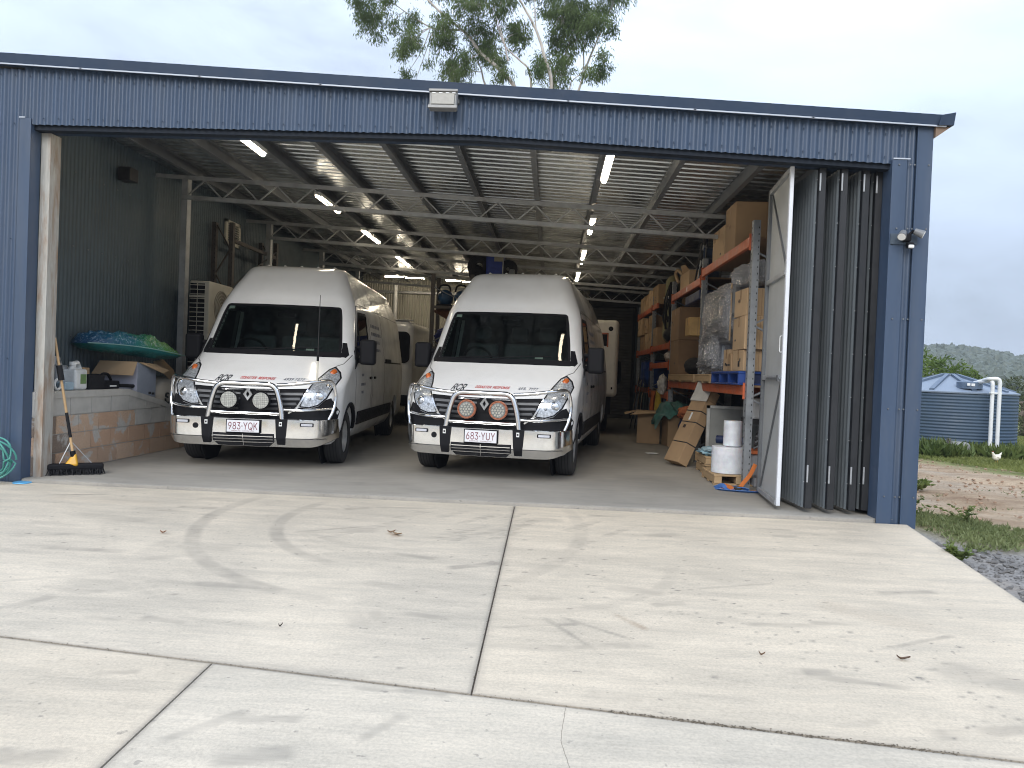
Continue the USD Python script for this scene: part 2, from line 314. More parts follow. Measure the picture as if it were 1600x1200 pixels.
def leafmat(name, a, b, tr):
    return mat(name, {'o': ('geometry', {}), 'n': ('noise_texture', {'scale': 0.9, 'detail': 3.0}), 'add': ('math', {'math_type': 'multiply_add', 'value2': 0.55, 'value3': 0.0}),
        'w': ('math', {'math_type': 'add'}), 'r': ('rgb_ramp', {'ramp': [(0.25, a), (0.85, b)]}),
        'd': ('principled_bsdf', {'roughness': 0.55, 'specular_ior_level': 0.35}), 't': ('translucent_bsdf', {}), 'm': ('mix_closure', {'fac': tr})},
        [('o.position', 'n.vector'), ('o.random_per_island', 'add.value1'), ('add.value', 'w.value1'), ('n.fac', 'w.value2'), ('w.value', 'r.fac') if False else ('w.value', 'r.fac'),
         ('r.color', 'd.base_color'), ('r.color', 't.color'), ('d.BSDF', 'm.closure1'), ('t.BSDF', 'm.closure2')], surface='m.closure')
# ================================================================== ground, slabs
def gz(x, y):
    x, y = np.asarray(x, float), np.asarray(y, float)
    z = -0.075-0.030+0.04*np.minimum(y, 0)-0.012*np.clip(y, 0, 12)
    far = np.hypot(x, y); return z-np.clip(far-60, 0, 500)*0.004
def noise2(x, y, s, seed=0, o=4):
    return meshkit.fbm(np.stack([np.asarray(x)*s, np.asarray(y)*s, 0*np.asarray(x)+3.3], -1), o, seed)-0.5
xs = np.unique(np.r_[np.linspace(-700, -40, 24), np.linspace(-40, 3, 30), np.linspace(3, 16, 150), np.linspace(16, 60, 45), np.linspace(60, 800, 40)])
ys = np.unique(np.r_[np.linspace(-300, -12, 16), np.linspace(-12, -3, 25), np.linspace(-3, 18, 190), np.linspace(18, 70, 40), np.linspace(70, 900, 40)])
X, Y = np.meshgrid(xs, ys)
Z = gz(X, Y)
rough = np.clip((X-3.4)/0.6, 0, 1)*np.exp(-np.maximum(np.hypot(X-6, Y-4)-20, 0)/25)
Z = Z+rough*(0.10*noise2(X, Y, 0.55, 3)+0.05*noise2(X, Y, 2.6, 5)-0.01)
rut = lambda c, w: np.exp(-((Y-(0.35*np.sin(X*0.35)+c-0.33*(X-7)))/w)**2)
Z = Z-rough*(0.05*rut(4.6, 0.25)+0.05*rut(6.3, 0.3)-0.04*rut(5.4, 0.5))
GROUND = mat('dirt_ground', {'g': ('geometry', {}), 'n1': ('noise_texture', {'scale': 0.55, 'detail': 7.0, 'roughness': 0.62, 'distortion': 0.5}),
    'mp': ('mapping', {'scale': (0.35, 1.6, 1.0), 'rotation': (0, 0, -0.3)}), 'n2': ('noise_texture', {'scale': 1.4, 'detail': 7.0, 'roughness': 0.7}), 'n3': ('noise_texture', {'scale': 26.0, 'detail': 6.0, 'roughness': 0.7}),
    'r1': ('rgb_ramp', {'ramp': [(0.34, (0.40, 0.285, 0.19)), (0.46, (0.50, 0.385, 0.27)), (0.58, (0.56, 0.455, 0.34)), (0.7, (0.50, 0.44, 0.355))]}),
    'r2': ('rgb_ramp', {'ramp': [(0.35, (0.62, 0.55, 0.5)), (0.6, (1.05, 1.03, 1.0))]}), 'm1': ('mix', {'mix_type': 'multiply', 'fac': 0.9}),
    'r3': ('rgb_ramp', {'ramp': [(0.3, (0.7, 0.7, 0.7)), (0.65, (1.12, 1.12, 1.12))]}), 'm2': ('mix', {'mix_type': 'multiply', 'fac': 0.8}),
    'gr': ('attribute', {'attribute': 'green'}), 'gn': ('rgb_ramp', {'ramp': [(0.3, (0.16, 0.18, 0.06)), (0.7, (0.26, 0.27, 0.11))]}), 'm3': ('mix', {}),
    'gv': ('attribute', {'attribute': 'gravel'}), 'gvr': ('rgb_ramp', {'ramp': [(0.3, (0.20, 0.19, 0.18)), (0.7, (0.42, 0.40, 0.375))]}), 'm4': ('mix', {}),
    'b': ('bump', {'strength': 0.8, 'distance': 0.05}), 'p': ('principled_bsdf', {'roughness': 0.95, 'specular_ior_level': 0.15})},
    [('g.position', 'n1.vector'), ('g.position', 'mp.vector'), ('mp.vector', 'n2.vector'), ('g.position', 'n3.vector'), ('n1.fac', 'r1.fac'), ('n2.fac', 'r2.fac'), ('n3.fac', 'r3.fac'),
     ('r1.color', 'm1.color1'), ('r2.color', 'm1.color2'), ('m1.color', 'm2.color1'), ('r3.color', 'm2.color2'), ('gr.fac', 'm3.fac'), ('m2.color', 'm3.color1'), ('n3.fac', 'gn.fac'), ('gn.color', 'm3.color2'),
     ('gv.fac', 'm4.fac'), ('m3.color', 'm4.color1'), ('n3.fac', 'gvr.fac'), ('gvr.color', 'm4.color2'), ('m4.color', 'p.base_color'), ('n3.fac', 'b.height'), ('b.normal', 'p.normal')])
from shapely import contains_xy
from shapely.geometry import Point, LineString
from shapely import distance as sdist, points as spoints
GRASS1 = Polygon([(3.5, 1.25), (3.5, 0.1), (3.62, -0.62), (4.0, -0.85), (5.6, -1.9), (8, -3.2), (9, -1.8), (6.0, -0.6), (4.75, 0.25), (4.2, 1.2)])
GRASS2 = Polygon([(7.0, 10.9), (8.0, 8.6), (8.6, 6.4), (10.0, 3.2), (22, 2), (30, 20), (30, 60), (4, 60), (4, 22), (5, 13)])
GRAVEL = Polygon([(3.3, 0.0), (3.55, -0.5), (4.2, -0.8), (5.8, -1.9), (7, -3.4), (5, -5), (3.3, -3), (3.1, -1.6)])
def soft(poly, w):
    d = sdist(spoints(np.c_[X.ravel(), Y.ravel()]), poly).reshape(X.shape)+0.7*w*noise2(X, Y, 2.2, 11)*2
    return np.clip(1-d/w, 0, 1)
green = np.maximum(soft(GRASS2, 0.9), 0.55*soft(GRASS1, 0.4)); green = np.where(np.hypot(X, Y) > 45, 1, green); gravel = soft(GRAVEL, 0.5)
def primvar(me, name, arr):
    UsdGeom.PrimvarsAPI(me).CreatePrimvar(name, Sdf.ValueTypeNames.FloatArray, 'vertex').Set(Vt.FloatArray.FromNumpy(np.asarray(arr, np.float32).ravel()))
gm = struct('ground', grid(X, Y, Z), GROUND, smooth=True); primvar(gm, 'green', green); primvar(gm, 'gravel', gravel)

def concrete(name, tint, pale):
    return mat(name, {'g': ('geometry', {}), 'n1': ('noise_texture', {'scale': 0.8, 'detail': 6.0, 'roughness': 0.6, 'distortion': 0.4}),
        'mp': ('mapping', {'scale': (0.6, 3.4, 1.0), 'rotation': (0, 0, 0.12)}), 'n2': ('noise_texture', {'scale': 2.4, 'detail': 7.0, 'roughness': 0.68}),
        'n3': ('noise_texture', {'scale': 70.0, 'detail': 5.0, 'roughness': 0.7}), 'n4': ('noise_texture', {'scale': 420.0, 'detail': 2.0}),
        'r1': ('rgb_ramp', {'ramp': [(0.32, tint), (0.68, pale)]}), 'r2': ('rgb_ramp', {'ramp': [(0.3, (0.84, 0.845, 0.85)), (0.62, (1.06, 1.05, 1.04))]}),
        'r3': ('rgb_ramp', {'ramp': [(0.25, (0.74, 0.74, 0.74)), (0.6, (1.08, 1.08, 1.08))]}), 'm1': ('mix', {'mix_type': 'multiply', 'fac': 1.0}), 'm2': ('mix', {'mix_type': 'multiply', 'fac': 0.8}),
        'st': ('attribute', {'attribute': 'stain'}), 'ru': ('attribute', {'attribute': 'brown'}), 'm3': ('mix', {'color2': (0.06, 0.062, 0.067)}), 'm4': ('mix', {'color2': (0.24, 0.15, 0.085)}),
        'sn': ('rgb_ramp', {'ramp': [(0.35, (0.35,)*3), (0.62, (1, 1, 1))]}), 'sm': ('mix', {'mix_type': 'multiply', 'fac': 1.0}),
        'mp2': ('mapping', {'scale': (5.0, 95.0, 1.0), 'rotation': (0, 0, 0.05)}), 'n5': ('noise_texture', {'scale': 1.0, 'detail': 3.0}), 'r5': ('rgb_ramp', {'ramp': [(0.3, (0.945,)*3), (0.65, (1.03,)*3)]}), 'm5': ('mix', {'mix_type': 'multiply', 'fac': 1.0}), 'n6': ('noise_texture', {'scale': 21.0, 'detail': 2.0}), 'r6': ('rgb_ramp', {'ramp': [(0.69, (0, 0, 0)), (0.75, (0.45,)*3)]}), 'm6': ('mix', {'color2': (0.14, 0.13, 0.12)}), 'b': ('bump', {'strength': 0.30, 'distance': 0.006}), 'rr': ('map_range', {'from_min': 0.3, 'from_max': 0.7, 'to_min': 0.62, 'to_max': 0.85}), 'p': ('principled_bsdf', {'specular_ior_level': 0.3})},
        [('g.position', 'n1.vector'), ('g.position', 'mp.vector'), ('mp.vector', 'n2.vector'), ('g.position', 'n3.vector'), ('g.position', 'n4.vector'), ('n1.fac', 'r1.fac'), ('n2.fac', 'r2.fac'), ('n3.fac', 'r3.fac'),
         ('r1.color', 'm1.color1'), ('r2.color', 'm1.color2'), ('m1.color', 'm2.color1'), ('r3.color', 'm2.color2'), ('g.position', 'mp2.vector'), ('mp2.vector', 'n5.vector'), ('n5.fac', 'r5.fac'), ('m2.color', 'm5.color1'), ('r5.color', 'm5.color2'), ('g.position', 'n6.vector'), ('n6.fac', 'r6.fac'), ('r6.color', 'm6.fac'), ('m5.color', 'm6.color1'), ('m6.color', 'm3.color1'), ('n3.fac', 'sn.fac'), ('st.fac', 'sm.color1'), ('sn.color', 'sm.color2'), ('sm.color', 'm3.fac'),
         ('m3.color', 'm4.color1'), ('ru.fac', 'm4.fac'), ('m4.color', 'p.base_color'), ('n4.fac', 'b.height'), ('b.normal', 'p.normal'), ('n2.fac', 'rr.value'), ('rr.result', 'p.roughness')])
CONC_A = concrete('concrete_apron', (0.490, 0.436, 0.352), (0.605, 0.532, 0.422))
CONC_B = concrete('concrete_grey', (0.495, 0.446, 0.363), (0.605, 0.537, 0.432))
CONC_W = concrete('concrete_warm', (0.515, 0.450, 0.353), (0.628, 0.545, 0.424))
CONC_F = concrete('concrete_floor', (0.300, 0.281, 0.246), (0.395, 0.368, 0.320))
JOINT = surf('joint_dirt', (0.10, 0.082, 0.065), 0.95, var=0.4, scale=14)

def arc(x, y, cx, cy, R, a0, a1, w, amp, seed, tread=0.0):
    dx, dy = x-cx, y-cy; r = np.hypot(dx, dy); a = np.degrees(np.arctan2(dy, dx)); a = np.where(a > a1+180-((a1-a0)/2), a-360, a); a = np.where(a < a0-90, a+360, a)
    e = np.clip((a-a0)/18, 0, 1)*np.clip((a1-a)/18, 0, 1); prof = np.clip((w/2-np.abs(r-R))/(0.25*w)+0.3, 0, 1)
    k = np.clip(0.35+1.6*noise2(x, y, 3.0, seed), 0, 1)
    if tread: prof = prof*(0.55+0.45*np.sin((r-R)/w*2*PI*2.5))*(0.7+0.3*np.sign(np.sin(np.radians(a)*R*60)))
    return np.minimum(2.1*amp*e*prof*k, .45)
def seg(x, y, x0, y0, x1, y1, w, amp, seed):
    out = np.zeros(np.shape(x)); k = (x > min(x0, x1)-w) & (x < max(x0, x1)+w) & (y > min(y0, y1)-w) & (y < max(y0, y1)+w)
    if k.any(): out[k] = seg_(x[k], y[k], x0, y0, x1, y1, w, amp, seed)
    return out
def seg_(x, y, x0, y0, x1, y1, w, amp, seed):
    dx, dy = x1-x0, y1-y0; L = math.hypot(dx, dy); t = ((x-x0)*dx+(y-y0)*dy)/L; d = np.abs(-(x-x0)*dy+(y-y0)*dx)/L+0.05*noise2(x, y, 5, seed)
    return amp*np.clip((w/2-d)/(0.3*w)+0.4, 0, 1)*np.clip(t/(0.12*L), 0, 1)*np.clip((L-t)/(0.12*L), 0, 1)*np.clip(0.5+1.8*noise2(x, y, 6, seed+1), 0, 1)
def stains(x, y):
    s = 0*x
    for a in ((-0.73, -0.89, 2.13, 150, 262, 0.13, 0.34, 1), (-0.77, -0.93, 1.46, 150, 265, 0.12, 0.24, 2), (0.83, 0.67, 4.83, 196, 245, 0.2, 0.12, 3, 1), (8.58, 6.5, 14.15, 211, 229, 0.2, 0.17, 4, 1),
              (8.58, 6.5, 13.85, 213, 231, 0.16, 0.10, 14, 1), (-2.26, -0.87, 2.57, -48, 28, 0.13, 0.13, 5), (-0.25, -1.78, 1.18, -95, 5, 0.10, 0.13, 6), (3.2, 2.6, 6.6, 205, 250, 0.2, 0.10, 7, 1),
              (-1.9, -2.0, 0.9, 150, 330, 0.16, 0.08, 8)):
        s = np.maximum(s, arc(x, y, *a))
    R_ = np.random.default_rng(5)
    for (x0, y0, x1, y1, w, a) in ((-0.80, -3.08, -0.50, -3.15, .07, .4), (-1.13, -3.05, -0.95, -3.36, .14, .25), (-1.0, -3.05, -0.82, -3.33, .1, .25), (-2.97, -3.36, -2.85, -3.1, .09, .4), (-2.9, -3.0, -2.6, -3.0, .06, .3), (-2.5, -3.40, -2.1, -3.45, .07, .4), (-2.2, -3.36, -1.9, -3.42, .06, .35),
                               (-2.75, -1.9, -2.2, -2.0, .2, .16), (-4.0, -1.2, -3.2, -1.3, .16, .22), (-3.3, -0.75, -2.9, -0.75, .1, .4), (-0.04, -2.95, 0.32, -3.52, .03, .6), (0.1, -3.0, 0.5, -3.3, .03, .45), (1.0, -2.0, 1.5, -2.2, .2, .14), (0.4, -2.4, 0.8, -2.5, .12, .3), (2.0, -3.4, 2.7, -3.9, .25, .2),
                               (-1.25, -4.4, -0.95, -4.35, .06, .4), (-1.2, -4.7, -0.9, -4.6, .1, .35), (-1.45, -4.6, -1.2, -4.3, .05, .4), (-0.7, -4.5, -0.55, -4.25, .05, .35), (-2.4, -4.3, -2.2, -4.55, .05, .4), (-2.2, -4.6, -2.0, -4.75, .06, .35), (-2.0, -4.7, -1.8, -4.85, .05, .4), (-2.3, -4.9, -1.7, -4.7, .09, .45)):
        s = np.maximum(s, seg(x, y, x0, y0, x1, y1, w, a, int(abs(x0*100))))
    for k in range(80):     # faint scuffs
        x0, y0 = R_.uniform(-4.8, 2.6), R_.uniform(-4.2, -0.3); th = R_.normal(0.05, 0.25); L = R_.uniform(.12, .7)
        s = np.maximum(s, 1.9*seg(x, y, x0, y0, x0+L*math.cos(th), y0+L*math.sin(th), R_.uniform(.02, .12), R_.uniform(.06, .24), 100+k))
    for k in range(22):      # short tread prints
        x0, y0 = R_.uniform(-1.6, 1.2), R_.uniform(-1.3, -0.2); th = R_.uniform(-.4, .4)
        for q in range(7):
            xa, ya = x0-0.03*q, y0-0.045*q; s = np.maximum(s, seg(x, y, xa, ya, xa+.13*math.cos(th), ya+.13*math.sin(th), .024, .42, 300+k*9+q))
    for k in range(230):    # drips, a trail running across the right slab
        if k < 170: t = R_.uniform(); x0, y0 = -0.15+2.6*t+R_.normal(0, .28), -1.9-2.0*t+R_.normal(0, .33)
        else: x0, y0 = R_.uniform(-5, 3), R_.uniform(-5.2, -.2)
        r = R_.uniform(.004, .013); near = (np.abs(x-x0) < .1) & (np.abs(y-y0) < .1)
        s[near] = np.maximum(s[near], R_.uniform(.25, .7)*np.clip(1.4-np.hypot((x[near]-x0)/1.5, y[near]-y0)/r, 0, 1))
    return np.clip(1.45*s, 0, 0.9)
def browns(x, y):
    b = 0*x
    for (x0, y0, x1, y1, w, a) in ((-1.28, -1.30, -1.14, -1.42, .05, .7), (-1.22, -1.28, -1.2, -1.45, .04, .6), (0.42, -2.9, 0.6, -3.15, .04, .55), (-2.98, -1.64, -2.88, -1.67, .035, .8), (1.7, -2.5, 2.3, -2.9, .22, .16), (-4.6, -0.6, -3.4, -0.7, .25, .14)):
        b = np.maximum(b, seg(x, y, x0, y0, x1, y1, w, a, int(abs(y0*90))))
    return b
apz = lambda x, y: -0.032+0.04*y
jy = lambda x: -4.08-0.133*x          # transverse joint
rx = lambda y: 3.415+0.115*np.minimum(y, 0)
def slab(name, ufun0, ufun1, ylist, nx, yoff0, yoff1, m):
    """slab panel: x runs between two edge functions of y, and y between yoff0(x) and yoff1(x)"""
    u = np.linspace(0, 1, nx) if np.ndim(nx) == 0 else np.asarray(nx); v = np.asarray(ylist); U, V = np.meshgrid(u, v)
    yy0 = yoff0(0), yoff1(0)
    Ya = yy0[0]+(yy0[1]-yy0[0])*V
    for _ in range(3):
        Xa = ufun0(Ya)+(ufun1(Ya)-ufun0(Ya))*U; Ya = yoff0(Xa)+(yoff1(Xa)-yoff0(Xa))*V
    Za = apz(Xa, Ya)+0.004*noise2(Xa, Ya, 0.7, 2)
    ed = np.minimum(np.minimum(U*(ufun1(Ya)-ufun0(Ya)), (1-U)*(ufun1(Ya)-ufun0(Ya))), np.minimum(V, 1-V)*(yoff1(Xa)-yoff0(Xa)))
    Za = Za-0.004*np.clip(1-np.abs(ed)/0.012, 0, 1)
    top = grid(Xa, Ya, Za); s, b = stains(Xa.copy(), Ya.copy()), browns(Xa, Ya)
    ed2 = np.maximum(np.clip(1-np.abs(ed)/0.05, 0, 1)*np.clip(0.5+1.5*noise2(Xa, Ya, 9, 8), 0, 1)*0.4, .6*np.clip(1-np.abs(ed)/0.016, 0, 1)); s = np.maximum(s, ed2)
    h, w = Xa.shape; i = np.arange(h*w).reshape(h, w); rim = np.r_[i[0, :], i[1:, -1], i[-1, -2::-1], i[-2:0:-1, 0]]
    V2 = top.vertices[rim].copy(); V2[:, 2] -= 0.10; n = len(top.vertices); k = len(rim); q = np.arange(k); q2 = (q+1) % k
    F = np.vstack([np.c_[rim[q], n+q, n+q2], np.c_[rim[q], n+q2, rim[q2]]])
    me = usdkit.mesh(stage, numbered(APRON.path, name), trimesh.Trimesh(np.vstack([top.vertices, V2]), np.vstack([top.faces, F]), process=False), m, False)
    primvar(me, 'stain', np.r_[s.ravel(), s.ravel()[rim]]); primvar(me, 'brown', np.r_[b.ravel(), b.ravel()[rim]])
APRON = thing('concrete_apron', None, None, kind='structure')
g = 0.0045
cl = lambda c: (lambda y: c+0*np.asarray(y, float)); cx_ = lambda c: (lambda x: c+0*np.asarray(x, float))
uA = np.r_[np.linspace(0, .37, 14)[:-1], np.linspace(.37, 1, 300)]
slab('slab', cl(-9.5), cl(-0.3-g), np.linspace(0, 1, 215), uA, lambda x: jy(x)+.008, cx_(-0.034), CONC_A)
slab('slab', cl(-0.3+g), rx, np.linspace(0, 1, 215), 195, lambda x: jy(x)+.008, cx_(-0.034), CONC_W)
vC = np.r_[np.linspace(0, .6, 12)[:-1], np.linspace(.6, 1, 120)]
slab('slab', cl(-9.5), cl(-1.56-g), vC, np.r_[np.linspace(0, .68, 12)[:-1], np.linspace(.68, 1, 150)], cx_(-9.5), lambda x: jy(x)-.008, CONC_W)
slab('slab', cl(-1.56+g), rx, vC, 200, cx_(-9.5), lambda x: jy(x)-.008, CONC_B)
jm = grid(*np.meshgrid([-9.4, 2.3, 3.3], [-9.4, -4, -0.05]), np.array([[apz(0, -9.4)]*3, [apz(0, -4)]*3, [apz(0, -.05)]*3])-0.016)
jm.vertices[:, 0] = np.minimum(jm.vertices[:, 0], rx(jm.vertices[:, 1])-0.05)
struct('joint_filler', jm, JOINT)
for k, pts in enumerate(([(.12, -4.12), (.10, -4.4), (.14, -4.7), (.11, -5.0), (.16, -5.5)],)):
    c_ = smoothline([(a, b, 0) for a, b in pts], 9); c_[:, 0] += .012*noise2(c_[:, 1]*30, c_[:, 0]*9, 1, k); w_ = .0006
    zc = apz(c_[:, 0], c_[:, 1])+.0045*0+.004*noise2(c_[:, 0], c_[:, 1], .7, 2)+.0012; struct('hairline_crack', grid(np.stack([c_[:, 0]-w_, c_[:, 0]+w_], 1), np.stack([c_[:, 1]]*2, 1), np.stack([zc]*2, 1)), JOINT)
# narrow pale strip beside the apron
stx = np.array([[3.13, 3.28], [2.85, 3.9], [2.6, 4.6]]); sty = np.array([[-2.28, -2.1], [-4.5, -3.2], [-6.5, -4.2]])
struct('concrete_strip', grid(stx[:, ::1], sty, apz(stx, sty)-0.03+0*stx), CONC_A)
# floor slab with its front lip
fx = np.linspace(-6.05, 3.46, 130); fy_ = np.r_[np.linspace(-0.028, 3.5, 120), np.linspace(3.6, 16.2, 60)]
FX, FY = np.meshgrid(fx, fy_); FZ = 0*FX; FZ[0] -= 0.008; FY[0] = np.where(np.abs(FX[0]+1.07) > 4.195, .02, FY[0])
FX = np.vstack([FX[0], FX]); FY = np.vstack([FY[0]-0.004, FY]); FZ = np.vstack([FZ[0]*0-0.12, FZ])
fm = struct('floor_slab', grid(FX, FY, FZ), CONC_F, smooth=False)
st = 0*FX
for (x0, y0, x1, y1, w, a) in ((-2.6, 0.5, -1.2, 0.9, .3, .35), (-1.3, 0.2, -0.9, 0.55, .05, .6), (-1.15, .45, -.6, .85, .04, .5), (-1.7, .3, -.8, .5, .35, .3), (-3.4, .7, -2.4, 1.2, .4, .3), (0.2, .6, 1.6, .9, .5, .25), (-4.3, .8, -3.2, 1.0, .3, .3), (1.0, 2.5, 1.5, 5, .4, .35), (-2.2, 1.8, -1.6, 5, .5, .4), (0.5, 0.2, 2.0, 0.35, .15, .3)):
    st = np.maximum(st, seg(FX, FY, x0, y0, x1, y1, w, a, int(abs(x0*77))))
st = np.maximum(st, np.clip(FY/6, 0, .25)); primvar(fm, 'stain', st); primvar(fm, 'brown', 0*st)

# ================================================================== shed
roofz = lambda x: 4.225-0.0456*(np.asarray(x)+5.6)     # top of the barge capping
ceil = lambda x: roofz(x)-0.10
lint = lambda x: np.where(np.asarray(x) < -0.81, 3.542, 3.542-0.0458*(np.asarray(x)+0.81))
SH = thing('shed', 'long navy corrugated steel shed with a wide open front', 'shed', loc=(-1.2, 8, 0))
def shp(*a, **k): return SH.part(*a, **k)
# front cladding, sheet by sheet
x = -6.08
while x < -5.38: shp('wall_sheet', sheet_xz(x, min(x+.7601, -5.375), -0.06, lambda q: ceil(q)-.03, 0.0), NAVY); x += .76
x = -5.375; screws = []
while x < 3.36:
    x1 = min(x+.7601, 3.37)
    shp('fascia_sheet', sheet_xz(x, x1, lint, lambda q: roofz(q)-.09, 0.0), NAVY); x += .76
for i in range(int((3.37+6.08)/.152)):
    xx = math.floor(-6.08/.152)*.152+.152*i+.019*1
    if xx > 3.36: break
    zs = [float(roofz(xx))-.19, float(lint(xx))+.06] if xx > -5.4 else [float(roofz(xx))-.19, 3.55, 2.4, 1.2, .1]
    for z in zs: screws.append(cyl((xx, -.013, z), (xx, -.004, z), .0055, 8))
shp('screw_heads', cat(screws), NAVY2, kind='stuff')
# barge capping with its lapped pieces and turned lip
xb = np.array([-6.12, -4.75, -3.55, -2.35, -1.15, .05, 1.25, 2.35, 3.56])
for a, b in zip(xb[:-1], xb[1:]):
    e = 0.03; f1, f2 = float(roofz(a)), float(roofz(b+e))
    pr = [(0.25, 0), (-.052, 0), (-.062, -.006), (-.062, -.098), (-.058, -.104), (0.0, -.104), (0.0, -.11), (-.066, -.11), (-.068, -.1), (-.066, 0.004), (-.055, .006), (0.25, .004)]
    A = np.array([[a, y_, f1+z_] for y_, z_ in pr]); B = np.array([[b+e, y_+(0.0006), f2+z_+.0006] for y_, z_ in pr]); n = len(pr)
    F = []
    for i in range(n): j = (i+1) % n; F += [[i, n+i, n+j], [i, n+j, j]]
    shp('barge_capping', trimesh.Trimesh(np.vstack([A, B]), F, process=False), NAVY2, smooth=False)
    lip = bar((a, -.076, f1-.108), (b+.02, -.076, f2-.107), .012, .012); shp('barge_lip', lip, LIP)
rv = [cyl((q, -.074, float(roofz(q))-.092), (q, -.066, float(roofz(q))-.092), .007, 8) for q in np.arange(-6, 3.5, .77)]
shp('barge_rivets', cat(rv), NAVY2, kind='stuff')
# lintel beam behind the fascia
def lbeam(x0, x1, zo0, zo1, y0, y1):
    return [np.array([[q, yy, float(lint(q))+zz] for yy, zz in ((y0, zo0), (y1, zo0), (y1, zo1), (y0, zo1))]) for q in (x0, x1)]
for a, b in ((-5.27, -.81), (-.81, 3.13)):
    P8 = np.vstack(lbeam(a, b, -.045, .16, .03, .13)); shp('lintel', trimesh.convex.convex_hull(P8), surf('lintel_dark', (.014, .019, .028), .6, spec=.15), smooth=False)
    P8 = np.vstack(lbeam(a, b, -.03, .06, .17, .26)); shp('door_track', trimesh.convex.convex_hull(P8), NAVY2, smooth=False)
# left jamb: flat flashing, return, rusty galvanised post
shp('jamb_flashing', cat(box(-5.385, -5.268, -.022, -.012, -.06, 3.60), box(-5.278, -5.268, -.012, .13, -.06, 3.545)), NAVY, smooth=False)
shp('flashing_cap', box(-5.39, -5.33, -.028, -.02, 3.60, 3.612), LIP)
pz = np.linspace(0, 3.5, 40)
po = cat(box(-5.262, -5.165, .135, .142, -.03, 3.5), box(-5.262, -5.255, .142, .30, -.03, 3.5), box(-5.172, -5.165, .142, .30, -.03, 3.5))
shp('door_post', po, RUSTY, smooth=False)
# right column: flat flashing, ribbed sheet, corner flashing
shp('jamb_flashing', cat(box(3.128, 3.262, -.024, -.014, -.075, 3.40), box(3.128, 3.138, -.014, .18, -.06, 3.40)), NAVY, smooth=False)
shp('flashing_cap', box(3.135, 3.29, -.03, -.022, 3.40, 3.412), LIP)
shp('wall_sheet', sheet_xz(3.26, 3.40, -.075, 3.42, -.002), NAVY)
shp('corner_flashing', cat(box(3.355, 3.492, -.026, -.016, -.075, float(roofz(3.4))-.105), box(3.482, 3.492, -.016, .16, -.05, 3.70), bar((3.352, -.024, -.07), (3.352, -.024, 3.72), .012, .016, up=(0, 1, 0))), NAVY, smooth=False)
sc2 = [cyl((q, -.034, z), (q, -.024, z), .0075, 8) for z in (.22, 1.05, 1.9, 2.75, 3.35) for q in (3.19, 3.29, 3.33, 3.46)]
shp('screw_heads', cat(sc2), GALVD, kind='stuff')
# side, back and roof
shp('side_wall', sheet_yz(.02, 16.2, -.05, 3.70, 3.47), NAVY)
shp('side_wall', sheet_yz(.0, 16.2, -.08, 4.14, -6.06), NAVY)
y = .05
while y < 16.1: shp('wall_lining', sheet_yz(y, min(y+.7601, 16.15), .3, 4.14, -5.93), INWALL); y += .76
x = -5.95
while x < 1.05: shp('back_wall_sheet', sheet_xz(x, min(x+.7601, 1.1), 0, lambda q: ceil(q)+.012, 16.12), BACKW); x += .76
shp('back_wall_sheet', sheet_xz(1.1, 3.46, 3.42, lambda q: ceil(q)+.012, 16.12), INWALL)
shp('back_wall_sheet', sheet_xz(2.45, 3.46, 0, 3.42, 16.12), INWALL)
for z in (1.2, 2.45, 3.58): shp('girt', cat(box(-5.9, 1.0, 16.0, 16.1, z-.012, z), box(-5.9, 1.0, 16.0, 16.012, z, z+.06)), GALV, smooth=False)
shp('screw_heads', cat(*[cyl((-5.922, yq, zq), (-5.912, yq, zq), .009, 6) for zq in (1.5, 2.6, 3.5) for yq in np.arange(.2, 12, .304)]), GALVD, kind='stuff')
rd = shp('roller_door', cat(box(1.02, 1.1, 16.0, 16.12, 0, 3.4), box(1.05, 2.5, 16.07, 16.10, 0, 3.5)), DARK)
for k in range(38): rd.part('slat', cbox(1.1, 2.42, 16.03-.008, 16.055, .01+k*.09, .095+k*.09, .012), surf('roller_slat', (0.11, 0.105, 0.095), .5, var=.1), smooth=False)
rd.part('drum_box', box(1.05, 2.5, 15.75, 16.0, 3.36, 3.7), DARK)
def roofsheet(y0, y1):
    prof = []; yy = y0
    while yy < y1-.01: prof += [(yy, 0), (yy+.055, 0), (yy+.072, .03), (yy+.100, .03), (yy+.117, 0)]; yy += .19
    prof.append((y1, 0)); p = np.array(prof); X2 = np.array([-6.1, 3.58])
    return grid(np.repeat(X2[None], len(p), 0), np.repeat(p[:, :1], 2, 1), ceil(np.repeat(X2[None], len(p), 0))+np.repeat(p[:, 1:], 2, 1))
y = -.03
while y < 16.15: shp('roof_sheet', roofsheet(y, y+.76), ZINC, smooth=False); y += .76
PX = [2.92, 2.22, 1.36, .5, -.3, -1.17, -2.03, -2.88, -3.65, -4.5, -5.35]
for px in PX:
    c = float(ceil(px)); h = .15
    shp('purlin', cat(box(px-.0325, px+.0325, .28, 16.1, c-.005, c-.001), box(px-.0325, px-.028, .28, 16.1, c-h, c-.005), box(px-.0325, px+.0325, .28, 16.1, c-h-.004, c-h), box(px+.028, px+.0325, .28, 16.1, c-h, c-h+.02)), GALVD, smooth=False)
